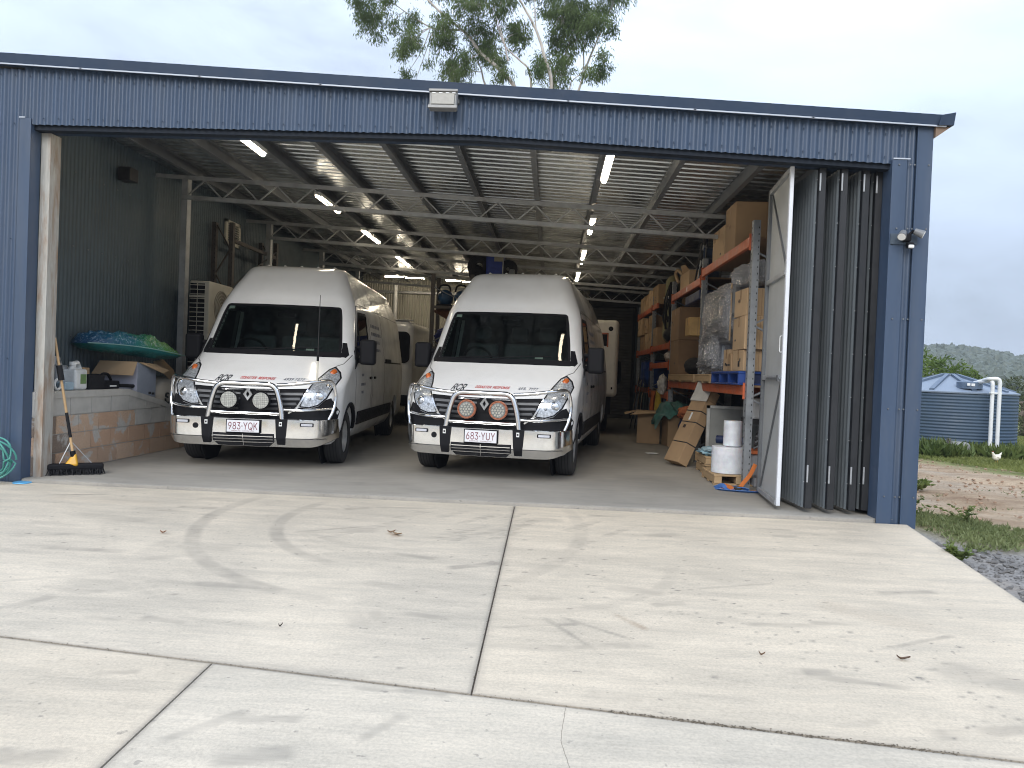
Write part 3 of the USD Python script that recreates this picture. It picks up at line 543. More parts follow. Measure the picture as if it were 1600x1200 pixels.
for k, ty in enumerate((3.6, 6.95, 10.3, 13.65)):
    tz = lambda q: ceil(q)-.165
    tr = shp('truss', cat(*[bar((-5.9, ty+o, float(tz(-5.9))-.03), (3.4, ty+o, float(tz(3.4))-.03), w_, h_) for o, w_, h_ in ((-.03, .006, .06), (0, .06, .006))]), GALV, smooth=False)
    tr.part('bottom_chord', cat(*[bar((-5.5, ty+o, float(tz(-5.5))-.315+zz), (3.3, ty+o, float(tz(3.3))-.315+zz), w_, h_) for o, zz, w_, h_ in ((-.03, 0, .006, .055), (0, -.025, .06, .006))]), GALV, smooth=False)
    xw = -5.45; up = True
    while xw < 3.15:
        a, b = (xw, xw+.27); zt, zb = (-.05, -.30)
        tr.part('web_member', bar((a, ty+.01, float(tz(a))+(zb if up else zt)), (b, ty+.01, float(tz(b))+(zt if up else zb)), .018, .018), GALV, smooth=False); xw += .27; up = not up
    for xp, z0 in ((-5.48, .3), (3.3, 0)):
        shp('column', cat(box(xp-.05, xp+.05, ty+.02, ty+.026, z0, float(tz(xp))), box(xp-.05, xp-.044, ty+.026, ty+.12, z0, float(tz(xp))), box(xp+.044, xp+.05, ty-.0, ty+.12, z0, float(tz(xp)))), GALV, smooth=False)
shp('junction_box', cbox(-5.88, -5.7, 2.55, 2.75, 3.62, 3.8, .01), DARK)
# eave gutter on the right
gp = [(3.5, 0), (3.63, 0), (3.645, .11), (3.655, .11), (3.64, -.01), (3.49, -.01)]
def gutter():
    P_ = []
    for yy in (-.09, 16.2): P_.append(np.array([[a, yy, 3.715+b] for a, b in gp]))
    n = len(gp); F = []
    for i in range(n): j = (i+1) % n; F += [[i, n+i, n+j], [i, n+j, j]]
    t = trimesh.Trimesh(np.vstack(P_), F, process=False)
    return cat(t, extr_y([(3.5, 3.705), (3.64, 3.705), (3.655, 3.825), (3.53, 3.80)], -.096, -.09))
shp('gutter', gutter(), NAVY2, smooth=False)
shp('eave_lining', trimesh.convex.convex_hull(np.array([[a, yy, b] for yy in (-.06, 16.2) for a, b in ((3.495, 3.60), (3.495, 3.70), (3.62, 3.70), (3.62, 3.692))])), surf('eave_timber', (.20, .14, .10), .7), smooth=False)

# ------------------------------------------------------------------ block retaining wall and its fill
BW = thing('block_wall', 'low concrete block retaining wall with tan blocks and smeared mortar', 'wall', loc=(-5.3, 2, 0))
def blockmat(i, c):
    return mat(f'wall_block_{i}', {'g': ('geometry', {}), 'n': ('noise_texture', {'scale': 3.2, 'detail': 6.0, 'roughness': 0.62, 'distortion': 0.6}), 'n2': ('noise_texture', {'scale': 60.0, 'detail': 5.0, 'roughness': 0.7}),
        'r': ('rgb_ramp', {'ramp': [(0.38, c), (0.53, sc(c, 1.06)), (0.60, (0.50, 0.475, 0.435)), (0.7, (0.54, 0.52, 0.48))]}), 'r2': ('rgb_ramp', {'ramp': [(0.3, (.78, .78, .78)), (.65, (1.08, 1.08, 1.08))]}), 'm': ('mix', {'mix_type': 'multiply', 'fac': 1.0}),
        'b': ('bump', {'strength': .5, 'distance': .008}), 'p': ('principled_bsdf', {'roughness': .92, 'specular_ior_level': .2})},
        [('g.position', 'n.vector'), ('g.position', 'n2.vector'), ('n.fac', 'r.fac'), ('n2.fac', 'r2.fac'), ('r.color', 'm.color1'), ('r2.color', 'm.color2'), ('m.color', 'p.base_color'), ('n2.fac', 'b.height'), ('b.normal', 'p.normal')])
BM = [blockmat(i, c) for i, c in enumerate([(.52, .345, .235), (.54, .385, .275), (.46, .32, .225), (.25, .195, .155)])]
BM_G = surf('render_grey', (.47, .455, .42), .9, var=.16, scale=4, bump=.4, bscale=50)
topz = lambda y_: np.where(np.asarray(y_) < 1.85, .79, np.maximum(.79-.245*(np.asarray(y_)-1.85), .25))
BW.part('mortar', trimesh.Trimesh(*va(extr_x(Polygon([(.13, 0), (4.6, 0), (4.6, float(topz(4.6))-.004), (1.85, .786), (.13, .786)]), -5.45, -5.258))), BM_G, smooth=False)
clip = Polygon([(.12, 0), (4.6, 0), (4.6, float(topz(4.6))), (1.85, .79), (.12, .79)])
for r in range(4):
    y = .14-(.2 if r % 2 else 0.05)
    while y < 4.5:
        p = sbox(y+.005, r*.2+.006, y+.385, r*.2+.196).intersection(clip)
        if p.area > .004 and p.geom_type == 'Polygon':
            pr = -5.25+rng.uniform(-.0015, .003); mm = BM_G if (r == 3 or (r == 2 and 1.95 < y)) else BM[int(rng.choice(4, p=[.35, .3, .23, .12]))]
            if r == 2 and -.1 < y < .2: mm = BM[3]
            BW.part('block', extr_x(p, -5.40, pr), mm, smooth=False)
        y += .39
BW.part('capping', trimesh.Trimesh(*va(extr_x(Polygon([(.12, .79), (1.85, .79), (4.6, float(topz(4.6))), (4.6, float(topz(4.6))+.07), (1.86, .865), (.12, .865)]), -5.46, -5.243))), BM_G, smooth=False)
FILL = surf('ledge_fill', (.30, .27, .23), .95, var=.25, scale=6, bump=.5, bscale=30)
yy = np.linspace(.13, 16, 120); xx = np.array([-5.93, -5.7, -5.455]); XX, YY = np.meshgrid(xx, yy)
struct('ledge_fill', grid(XX, YY, np.maximum(topz(YY)+.055, .06)+.02*noise2(XX, YY, 3, 4)), FILL, smooth=True)
# ================================================================== vans
PZ = [.28, .36, .45, .6, .8, .93, .99, 1.04, 1.12, 1.22, 1.32, 1.39, 1.45, 2.05, 2.10, 2.2, 2.35, 2.48, 2.56, 2.62, 2.66, 2.68]
PY = [.16, .06, .02, .0, .0, .02, .05, .13, .30, .52, .72, .83, .88, 1.30, 1.345, 1.42, 1.56, 1.69, 1.77, 1.87, 2.05, 2.4]
WZ = [.28, .36, .5, .8, 1.0, 1.2, 1.4, 1.6, 1.8, 2.05, 2.2, 2.35, 2.48, 2.56, 2.62, 2.66, 2.68]
WX = [.90, .96, 1.01, 1.03, 1.035, 1.03, 1.015, .985, .955, .915, .862, .80, .742, .708, .672, .60, .46]
vfy, vfw = PchipInterpolator(PZ, PY), PchipInterpolator(WZ, WX)
vbow = lambda z: np.interp(z, [.3, .9, 1.1, 1.4, 2.05, 2.3, 2.68], [.10, .12, .2, .2, .16, .10, .05])
vrad = lambda z: np.interp(z, [.3, .9, 1.1, 1.4, 2.05, 2.3, 2.68], [.30, .34, .30, .22, .2, .22, .2])
def vfront(x, z, inset=0.0):
    z = np.clip(z, .28, 2.68); w = vfw(z)-inset; t = np.clip(np.abs(x)/w, 0, 1); R = vrad(z); r = .8*R/w; q = np.clip((t-(1-r))/r, 0, 1)
    return vfy(z)+inset*1.3+vbow(z)*t**2+R*(1-np.sqrt(1-q*q*.9999))
VLEN = 6.2
def vloft(zs, inset=0.0, yr=VLEN, nx=73):
    t = np.sin(PI/2*np.linspace(-1, 1, nx)); rings = []
    for z in zs:
        w = float(vfw(z))-inset; xf_ = t*w; yf = vfront(xf_, np.full(nx, z), inset)
        ye = yf[-1]; ys_ = ye+(yr-.08-ye)*np.linspace(0, 1, 22)[1:]
        rr = [(w*(1-.09*(1-math.cos(a))), yr-.08+.08*math.sin(a)) for a in np.linspace(0, PI/2, 5)[1:]]
        right = [(w, q) for q in ys_]+rr; ring = list(zip(xf_, yf))+right+[(-a, b) for a, b in right[::-1]]
        rings.append(np.c_[np.array(ring), np.full(len(ring), z)])
    n = len(rings[0]); V = np.vstack(rings); k = len(rings); F = []
    i = np.arange(n); j = (i+1) % n
    for s in range(k-1):
        F += [np.c_[s*n+i, s*n+j, (s+1)*n+j], np.c_[s*n+i, (s+1)*n+j, (s+1)*n+i]]
    c0, c1 = len(V), len(V)+1; V = np.vstack([V, [0, yr*.5, zs[0]], [0, yr*.55, zs[-1]]])
    F += [np.c_[np.full(n, c0), j, i], np.c_[np.full(n, c1), (k-1)*n+i, (k-1)*n+j]]
    return trimesh.Trimesh(V, np.vstack(F), process=True)
def man(t): 
    v, f = va(t); return m3.Manifold(m3.Mesh(vert_properties=np.asarray(v, np.float32), tri_verts=np.asarray(f, np.uint32)))
import shapely
def flat_tri(poly, g):
    """triangulates the polygon in small cells: 2-D points and triangles, and its outline rings densified"""
    x0, y0, x1, y1 = poly.bounds; gx, gy = np.linspace(x0, x1, max(1, int(math.ceil((x1-x0)/g)))+1), np.linspace(y0, y1, max(1, int(math.ceil((y1-y0)/g)))+1)
    XX_, YY_ = np.meshgrid(gx[:-1], gy[:-1]); cells = shapely.box(XX_.ravel(), YY_.ravel(), np.broadcast_to(gx[1:], XX_.shape).ravel(), np.repeat(gy[1:], XX_.shape[1]))
    inter = shapely.intersection(cells, poly); V, F, n = [], [], 0
    for c in inter:
        for q in getattr(c, 'geoms', [c]):
            if q.geom_type != 'Polygon' or q.area < 1e-10: continue
            co = np.array(q.exterior.coords)[:-1]
            if len(q.interiors) == 0 and q.area > .9999*q.convex_hull.area:
                k = len(co); f = np.array([[0, i, i+1] for i in range(1, k-1)]); v = co
                if not q.exterior.is_ccw: f = f[:, ::-1]
            else: v, f = trimesh.creation.triangulate_polygon(q, engine='earcut')
            V.append(np.asarray(v)[:, :2]); F.append(np.asarray(f)+n); n += len(V[-1])
    rings = []
    for q in getattr(poly, 'geoms', [poly]):
        q = shapely.geometry.polygon.orient(q)
        for r in [q.exterior, *q.interiors]: rings.append(np.array(shapely.segmentize(r, g).coords)[:-1])
    return np.vstack(V), np.vstack(F), rings
def slab_from(poly, f3, g):
    """closed slab: f3(points2d, 0 or 1) gives the 3-D position of the outer (1) and inner (0) face"""
    v, f, rings = flat_tri(poly, g); parts_ = [(f3(v, 1), f), (f3(v, 0), f[:, ::-1])]
    for r in rings:
        k = len(r); a = f3(r, 1); b_ = f3(r, 0); i = np.arange(k); j = (i+1) % k; parts_.append((np.vstack([a, b_]), np.vstack([np.c_[i, k+i, k+j], np.c_[i, k+j, j]])))
    return cat(*[trimesh.Trimesh(p, q, process=False) for p, q in parts_])
def cell(poly): x0, y0, x1, y1 = poly.bounds; return float(np.clip(max(x1-x0, y1-y0)/14, .012, .075))
def patch(poly, off=.004, thick=.02, sub=4, fn=vfront):
    """slab lying on the nose: polygon in (x, z)"""
    if not hasattr(poly, 'bounds'): poly = Polygon(poly)
    f3 = lambda p, o: np.c_[p[:, 0], fn(p[:, 0], p[:, 1])-(off if o else -thick), p[:, 1]]
    return slab_from(poly, f3, cell(poly))
def spatch(poly, side, off=.004, thick=.015, sub=3):
    """slab lying on a flank: polygon in (y, z)"""
    if not hasattr(poly, 'bounds'): poly = Polygon(poly)
    f3 = lambda p, o: np.c_[side*(vfw(np.clip(p[:, 1], .28, 2.68))+(off if o else -thick)), p[:, 0], p[:, 1]]
    t = slab_from(poly, f3, cell(poly)*1.6)
    if side < 0: t.invert()
    return t
mir = lambda P: [(-a, b) for a, b in P][::-1]
WS = Polygon([(-.87, 1.395), (.87, 1.395), (.842, 1.62), (.80, 1.9), (.765, 2.05), (-.765, 2.05), (-.80, 1.9), (-.842, 1.62)]).buffer(-.05).buffer(.05, quad_segs=5)
WSI = WS.buffer(-.028)
SW = Polygon([(1.28, 1.45), (1.72, 2.0), (2.38, 2.02), (2.38, 1.42), (1.5, 1.42)]).buffer(-.05).buffer(.05, quad_segs=4)
HEAD = [(.590, .752), (.70, .742), (.80, .775), (.885, .86), (.945, 1.0), (.968, 1.10), (.935, 1.17), (.86, 1.235), (.805, 1.20), (.745, 1.10), (.68, .965), (.63, .85)]
GRILLE = [(-.665, .965), (-.45, .955), (0, .945), (.45, .955), (.665, .965), (.60, .80), (.54, .72), (.56, .565), (-.56, .565), (-.54, .72), (-.60, .80)]
SIDEBLK = [(.50, .56), (.985, .56), (1.01, .70), (.93, .86), (.88, .84), (.80, .76), (.70, .728), (.585, .74), (.54, .70)]
_zs = np.unique(np.r_[np.linspace(.28, .95, 16), np.linspace(.95, 1.5, 26), np.linspace(1.5, 2.1, 14), np.linspace(2.1, 2.56, 18), np.linspace(2.56, 2.68, 11)])
def _body():
    b = man(vloft(_zs)); cav = man(vloft(np.linspace(.98, 2.12, 24), .06, 2.75))
    for s in (-1, 1):
        for yw in (.86, 5.19):
            b = b-man(cyl((s*.70, yw, .345), (s*1.2, yw, .345), .415, 40))
    b = b-cav-man(extr_y(WSI, .5, 1.95))
    for s in (-1, 1): b = b-man(extr_x(SW.buffer(-.02), *((.75, 1.2) if s > 0 else (-1.2, -.75))))
    b = b-man(box(-.8, .8, 1.2, 5, .2, .34))
    t = trimesh.Trimesh(*va(b), process=False); c = t.triangles_center
    ins = (np.abs(c[:, 0]) < vfw(np.clip(c[:, 2], .28, 2.68))-.054) & (c[:, 1] > vfront(c[:, 0], c[:, 2])+.045) & (c[:, 1] < 2.76) & (c[:, 2] > .97) & (c[:, 2] < 2.13)
    return t.submesh([np.where(~ins)[0]], append=True, repair=False), t.submesh([np.where(ins)[0]], append=True, repair=False)
VAN_BODY, VAN_CAB = _body()
VAN_TXT = surf('letter_black', (.02, .022, .03), .4); VAN_RED = surf('letter_red', (.50, .05, .05), .4); VAN_GREY = surf('letter_grey', (.10, .11, .14), .5); MAROON = surf('plate_maroon', (.16, .012, .03), .4)
PLATEW = surf('plate_white', (.72, .72, .74), .35, var=.03)
ORLENS = surf('indicator_amber', (.55, .13, .03), .2, spec=.7); LENSIN = surf('reflector_chrome', (.62, .63, .65), .25, metallic=.45, var=.3, scale=40)
SEAT = surf('seat_fabric', (.08, .088, .10), .9, var=.2, scale=20); DASH = surf('dashboard', (.03, .031, .033), .7, var=.15)
LAMPW = mat('lamp_lens_cells', {'g': ('texture_coordinate', {}), 'v': ('voronoi_texture', {'scale': 46.0, 'randomness': 0.15}), 'r': ('rgb_ramp', {'ramp': [(0.0, (.78, .78, .72)), (.45, (.62, .62, .56)), (.7, (.25, .25, .23))]}), 'p': ('principled_bsdf', {'roughness': .25, 'coat_weight': .7})},
    [('g.object', 'v.vector'), ('v.distance', 'r.fac'), ('r.color', 'p.base_color')])
def text_on(poly_text, h, x0, z0, fn, off=.004, depth=.003, bold=False, slant=0.0, center=False, zs=1.0, tilt=0.0):
    t = meshkit.text_mesh(poly_text, h, depth, bold); v = t.vertices.copy(); v[:, 0] *= .86 if poly_text == 'RCR' else 1.0
    if center: v[:, 0] -= (v[:, 0].max()+v[:, 0].min())/2
    xx = x0+v[:, 0]+slant*v[:, 1]; zz = z0+zs*v[:, 1]+tilt*v[:, 0]
    t.vertices = np.c_[xx, fn(xx, zz)-off-v[:, 2], zz]; t.invert(); 
    return t
def make_van(label, loc, a, plate, phone, lampkind, aerial):
    V = thing('delivery_van', label, 'van', 'white vans parked in the shed', loc=(*loc, 0), rz=-math.radians(a)); V.inv = None
    P = V.part
    P('body', VAN_BODY, WHITE, smooth=28); P('cab_lining', VAN_CAB, surf('cab_grey', (.11, .115, .115), .85, var=.1), smooth=28)
    for x in (-.48, -.24, 0, .24, .48): P('roof_rib', hull_spheres([(x, 2.2, 2.672), (x, 6.0, 2.675)], .022, 1), WHITE)
    # glass and its black surround
    ring = WS.difference(WSI.buffer(-.012)); P('windscreen_surround', patch_ring(WS, WSI.buffer(-.006)), BLACK)
    w = P('windscreen', patch(WSI.buffer(.002), .001, .004, 5), GLASS, smooth=60)
    w.part('sticker', patch(sbox(-.74, 1.975, -.66, 2.015), -.008, .0105, 1), WHITEP); w.part('sticker', patch(sbox(.42, 1.44, .52, 1.475), -.008, .0105, 1), WHITEP)
    P('cowl', patch([(-.93, 1.36), (.93, 1.36), (.905, 1.41), (.87, 1.43), (.84, 1.425), (-.84, 1.425), (-.87, 1.43), (-.905, 1.41)], .003, .02, 4), BLACK)
    for s in (-1, 1):
        P('pillar_trim', patch([(s*.93, 1.365), (s*.955, 1.40), (s*.905, 1.56), (s*.855, 1.56), (s*.868, 1.41)][::s], .004, .02, 3), BLACK)
    for x0, x1, zz in ((-.15, .62, 1.475), (-.70, -.02, 1.455)):
        pts = [(x0, float(vfront(x0, 1.415))-.02, 1.415), ((x0+x1)/2, float(vfront((x0+x1)/2, zz-.02))-.018, zz-.015), (x1, float(vfront(x1, zz))-.012, zz)]
        P('wiper', tube(smoothline(pts, 6), .008, 6), BLACK)
    for s in (-1, 1):
        P('side_window', spatch(SW, s, -.003, .004, 3), GLASSD)
        P('window_frame', spatch_ring(SW.buffer(.018), SW.buffer(-.022), s), BLACK)
        P('window_bar', spatch(sbox(1.62, 1.46, 1.65, 1.86), s, .004, .01, 1), BLACK)
        # door shut lines, mouldings, handles
        for pl in ([(1.22, .52), (1.2, 1.0), (1.16, 1.36), (1.66, 2.10), (2.47, 2.12), (2.47, .50)],): P('door_seam', spatch(LineString(pl).buffer(.005, cap_style=2), s, .0015, .01, 2), BLACK)
        for yq, z0, z1 in ((3.80, .50, 2.2), (2.58, .50, 2.2)): P('door_seam', spatch(sbox(yq-.005, z0, yq+.005, z1), s, .0015, .01, 3), BLACK)
        P('door_rail', spatch(sbox(3.8, 1.325, 5.9, 1.35), s, .003, .01, 3), BLACK); P('roof_seam', spatch(sbox(1.9, 2.135, 6.1, 2.143), s, .002, .01, 3), BLACK)
        P('side_moulding', spatch(rrect(1.40, 4.62, .46, .64, .03), s, .018, .02, 3), BLACK)
        P('arch_trim', spatch(Point(.86, .345).buffer(.445, quad_segs=12).difference(Point(.86, .345).buffer(.405, quad_segs=12)).intersection(sbox(.3, .42, 1.4, .9)), s, .014, .03, 2), BLACK)
        P('door_handle', cbox(*sorted((s*1.03, s*1.055)), 2.28, 2.42, 1.075, 1.115, .01), BLACK); P('door_handle', cbox(*sorted((s*1.03, s*1.055)), 2.68, 2.78, 1.075, 1.115, .01), BLACK); P('door_handle', cbox(*sorted((s*1.015, s*1.04)), 3.9, 4.5, 1.33, 1.40, .012), BLACK)
        # two lines of small lettering too far to read
        R_ = random.Random(3)
        for k, (z, y0, y1, hh) in enumerate(((1.86, 2.72, 3.6, .07), (1.74, 2.72, 3.7, .07), (1.62, 2.72, 3.55, .07), (1.50, 2.85, 3.5, .06), (1.12, 1.65, 1.9, .05), (.99, 1.6, 2.0, .05), (.88, 1.65, 1.85, .05))):
            q = y0; ws = []
            while q < y1-.06: L = R_.uniform(.03, .05); ws.append(spatch(sbox(q, z, q+L*.8, z+hh*.75), s, .0022, .005, 0)); q += L if R_.random() > .2 else L+.05
            P('lettering', cat(ws), VAN_GREY, smooth=False, kind='stuff')
        # mirror with its two arms
        mh = hull_spheres([(s*(1.165+dx), 1.28+dy, z) for dx in (-.062, .062) for dy in (-.02, .05) for z in (1.325, 1.575)], .045, 2)
        mm = P('mirror', mh, BLACK, smooth=50); mm.part('arm', tube(fillet([(s*.96, 1.36, 1.50), (s*1.05, 1.33, 1.51), (s*1.15, 1.30, 1.51)], .06), .032, 8), BLACK); mm.part('arm', tube(fillet([(s*.98, 1.36, 1.34), (s*1.06, 1.33, 1.34), (s*1.15, 1.30, 1.34)], .06), .036, 8), BLACK)
        mm.part('glass', cbox(*sorted((s*1.09, s*1.24)), 1.372, 1.382, 1.32, 1.58, .004), CHROME2)
        mm.part('base', spatch(Polygon([(1.12, 1.22), (1.3, 1.30), (1.42, 1.42), (1.30, 1.52), (1.2, 1.46)]), s, .01, .02, 2), BLACK)
        # headlamp
        hp = Polygon(HEAD if s > 0 else mir(HEAD)).buffer(-.012).buffer(.012, quad_segs=4)
        hl = P('headlight', patch(hp, .004, .03, 5), LENSIN, smooth=50)
        cx = s*.80
        for (x, z, r) in ((s*.79, .87, .068), (s*.885, .985, .045), (s*.70, .84, .03)):
            yb = float(vfront(x, z)); hl.part('reflector', xf(lathe([(0, .0), (r*.4, .004), (r*.8, .018), (r, .03), (r*1.02, .02)], 20, axis='y'), rz=0, t=(x, yb-.012, z)), CHROME2, smooth=40)
            hl.part('bulb', blob((x, yb-.012, z), (r*.32,)*3, 2, 0), surf('bulb_glass', (.35, .37, .40), .1))
        ib = float(vfront(s*.862, 1.15)); hl.part('indicator', hull_spheres([(s*.855, ib+.03, 1.15), (s*.87, ib+.07, 1.175)], .036, 2), ORLENS, smooth=50)
        hl.part('lens', patch(hp.buffer(.003), .016, -.013, 5), LENS, smooth=50)
        hl.part('bezel', patch_ring(hp.buffer(.008), hp.buffer(-.006), .012), BLACK)
        P('lower_trim', patch(SIDEBLK if s > 0 else mir(SIDEBLK), .004, .02, 4), BLACK)
        # wheels
        for yw, in ((.86,), (5.19,)):
            wx = s*.875; W = .112
            tp = [(.205, -W*.72), (.215, -W*.95), (.30, -W), (.335, -W*.86), (.347, -W*.6), (.349, 0), (.347, W*.6), (.335, W*.86), (.30, W), (.215, W*.95), (.205, W*.72)]
            wh = P('wheel', xf(lathe(tp, 48, axis='x'), t=(wx, yw, .347)), RUBBER, smooth=40)
            for o in (-.055, -.02, .02, .055): wh.part('tread_groove', xf(lathe([(.3495, o-.004), (.3502, o), (.3495, o+.004)], 48, axis='x'), t=(wx, yw, .347)), BLACKM)
            rp = [(0, s*W*.55), (.06, s*W*.6), (.075, s*W*.35), (.16, s*W*.25), (.19, s*W*.6), (.207, s*W*.8), (.205, -s*W*.6), (0, -s*W*.6)]
            wh.part('rim', xf(lathe(rp, 32, axis='x'), t=(wx, yw, .347)), STEELRIM, smooth=35)
            wh.part('arch_liner', cyl((s*.72, yw, .36), (s*.74, yw, .36), .40, 24), BLACKM)
    # hood seams, grille, badge
    P('hood_seam', patch(LineString([(-.985, 1.40), (-.93, 1.28), (-.86, 1.245)]).buffer(.004), .0015, .01, 3), DARK); P('hood_seam', patch(LineString([(.985, 1.40), (.93, 1.28), (.86, 1.245)]).buffer(.004), .0015, .01, 3), DARK)
    gr = P('grille', patch(GRILLE, .005, .03, 5), BLACK, smooth=40)
    for s in (-1, 1):
        for k, (z, xa, xb) in enumerate(((.875, .10, .63), (.815, .10, .60), (.755, .12, .56), (.70, .12, .5))):
            gr.part('slat', patch(Polygon([(s*xa, z), (s*xb, z+.012), (s*(xb-.012), z+.042), (s*xa, z+.022)][::s]), .022, -.004, 3), DARK if k == 3 else surf('grille_grey', (.10, .103, .11), .4, metallic=.3))
        gr.part('side_strip', patch(LineString([(s*.672, .955), (s*.615, .83), (s*.56, .735), (s*.47, .672)]).buffer(.010), .014, .0, 3), CHROME2)
        gr.part('top_strip', patch(sbox(*((.07, .925, .33, .94) if s > 0 else (-.33, .925, -.07, .94))), .016, 0, 2), CHROME2)
    gr.part('badge_plate', patch([(-.085, .93), (.085, .93), (.10, .88), (.06, .78), (-.06, .78), (-.10, .88)], .020, 0, 3), BLACK)
    dia = Polygon([(0, .805), (.054, .88), (0, .955), (-.054, .88)]); din = Polygon([(0, .845), (.020, .88), (0, .915), (-.020, .88)])
    flat = lambda x, z: -.035+0*np.asarray(x)
    bd = extr_y(dia.difference(din), -.052, -.018); P('emblem', bd, surf('emblem_steel', (.50, .51, .52), .22, metallic=1.0), smooth=False)
    # hood lettering
    P('lettering', text_on('RCR', .072, -.465, 1.026, vfront, bold=True, slant=.35, zs=.95), VAN_TXT, smooth=False, label='black RCR lettering on the bonnet')
    P('lettering', text_on('DISASTER  RESPONSE', .028, -.17, 1.058, vfront, bold=True, slant=.2, zs=.95), VAN_RED, smooth=False, label='small red DISASTER RESPONSE lettering')
    P('lettering', text_on(phone, .032, .345, 1.055, vfront, bold=True, slant=.2, zs=.85), VAN_GREY, smooth=False, label='grey telephone number on the bonnet')
    # cab interior
    P('dashboard', hull_spheres([(x, y, z) for x in (-.78, .78) for y, z in ((1.12, 1.30), (1.42, 1.33), (1.40, 1.1))], .04, 1), DASH)
    for x in (-.52, .02, .42):
        se = P('seat', rbox(x-.23, x+.23, 2.0, 2.16, 1.05, 1.66, .06), SEAT, smooth=50); se.part('headrest', rbox(x-.12, x+.12, 2.02, 2.12, 1.70, 1.90, .045), SEAT, smooth=50)
    P('steering_wheel', xf(tube([(math.cos(q)*.19, 0, math.sin(q)*.19) for q in np.linspace(0, 2*PI, 28, endpoint=False)], .017, 8, closed=True), rx=.6, t=(-.44, 1.45, 1.42)), BLACK)
    P('rear_view_mirror', rbox(-.12, .12, 1.48, 1.51, 1.90, 1.96, .012), BLACK)
    P('bulkhead', box(-.85, .85, 2.66, 2.69, 1.0, 2.05), surf('bulkhead_grey', (.10, .105, .11), .7))
    # polished bull bar ------------------------------------------------
    def by(x): q = np.abs(x)/1.0; return -.15+.07*q**2+.55*np.clip((q-.80)/.2, 0, 1)**2*.55
    xs_ = np.r_[np.linspace(-1.0, -.75, 12)[:-1], np.linspace(-.75, .75, 16)[:-1], np.linspace(.75, 1.0, 12)]
    prof = [(.16, .605), (.015, .605), (0, .598), (-.002, .50), (0, .385), (.006, .375), (.055, .275), (.15, .27)]
    rings = []
    for x in xs_:
        lift = .10*np.clip((abs(x)-.70)/.3, 0, 1)**2
        rings.append(np.array([(x, by(x)+dy, z+(lift*(1-(z-.27)/.335) if z < .6 else 0)) for dy, z in prof]))
    n = len(prof); VV = np.vstack(rings); F = []
    for i in range(len(xs_)-1):
        for j in range(n-1): F += [[i*n+j, i*n+j+1, (i+1)*n+j+1], [i*n+j, (i+1)*n+j+1, (i+1)*n+j]]
    F += [[0, j+1, j] for j in range(1, n-1)]+[[(len(xs_)-1)*n, (len(xs_)-1)*n+j, (len(xs_)-1)*n+j+1] for j in range(1, n-1)]
    bt = trimesh.Trimesh(VV, F, process=False)
    bb = P('bull_bar', bt, CHROME, smooth=24)
    yc = lambda x, z=.5: by(x)+np.clip((.375-np.asarray(z))/.1, 0, 1)*.05
    bfn = lambda x, z: yc(np.asarray(x), z)
    bp = lambda poly, off, th, sub=2: patch(poly, off, th, sub, bfn)
    bb.part('skid_seam', bp(sbox(-.93, .376, .93, .380), .001, .004, 3), DARK)
    gi = bb.part('lower_grille', bp([(-.36, .430), (.35, .430), (.35, .335), (.29, .279), (-.30, .279), (-.36, .335)], .003, .01, 3), BLACKM)
    for z in (.397, .362, .327): gi.part('slat', bp(sbox(-.348+max(0, .33-z), z-.0042, .338-max(0, .33-z), z+.0042), .012, 0, 2), CHROME)
    gi.part('slat', bp(sbox(-.008, .288, -.002, .422), .014, 0, 2), CHROME)
    for s in (-1, 1):
        xu = s*.43
        up_ = bb.part('upright', bp([(xu-.068, .607), (xu+.068, .607), (xu+.055, .42), (xu+.042, .305), (xu-.042, .305), (xu-.055, .42)], .022, .01, 2), BLACK)
        up_.part('badge', bp(sbox(xu-.022, .525, xu+.012, .575), .026, -.018, 1), WHITEP); up_.part('badge_print', bp(sbox(xu-.014, .540, xu+.004, .560), .028, -.02, 1), BLACK)
        il = bb.part('indicator', bp(rrect(s*.72-.078, s*.72+.078, .525, .568, .008, 2), .010, .01, 2), BLACK); il.part('lens', bp(rrect(s*.72-.064, s*.72+.064, .533, .560, .006, 2), .016, -.006, 2), surf('indicator_lens', (.55, .56, .60), .15))
        # side loop
        e = lambda x, z, dy=0: (s*x, float(by(min(x, .9)))+.04+dy, z)
        loop = fillet([(s*.345, -.07, 1.00), e(.55, 1.015, .0), e(.80, 1.055, .03), e(.95, 1.075, .12), e(.985, .90, .16), e(.975, .74, .14), e(.925, .60, .06)], .09, 6)
        bb.part('side_hoop', tube(loop, .021, 12), CHROME2, smooth=50)
        bb.part('side_bar', tube(smoothline([(s*.42, -.09, .712), e(.70, .715, .0), e(.95, .735, .13)], 6), .017, 12), CHROME2, smooth=50)
        lp = P('driving_lamp', xf(lathe([(0, .05), (.08, .05), (.108, .02), (.110, -.02), (.103, -.028), (.096, -.02), (.0, -.018)], 8 if lampkind == 'white' else 26, axis='y'), ry=PI/8, t=(s*.185, -.13, .815)), BLACK if lampkind == 'white' else surf('lamp_orange', (.36, .13, .07), .45, var=.25, scale=40), smooth=30)
        lp.part('lens', xf(cyl((0, 0, 0), (0, -.006, 0), .092 if lampkind == 'white' else .086, 32), t=(s*.185, -.152, .815)), LAMPW if lampkind == 'white' else LAMPW2)
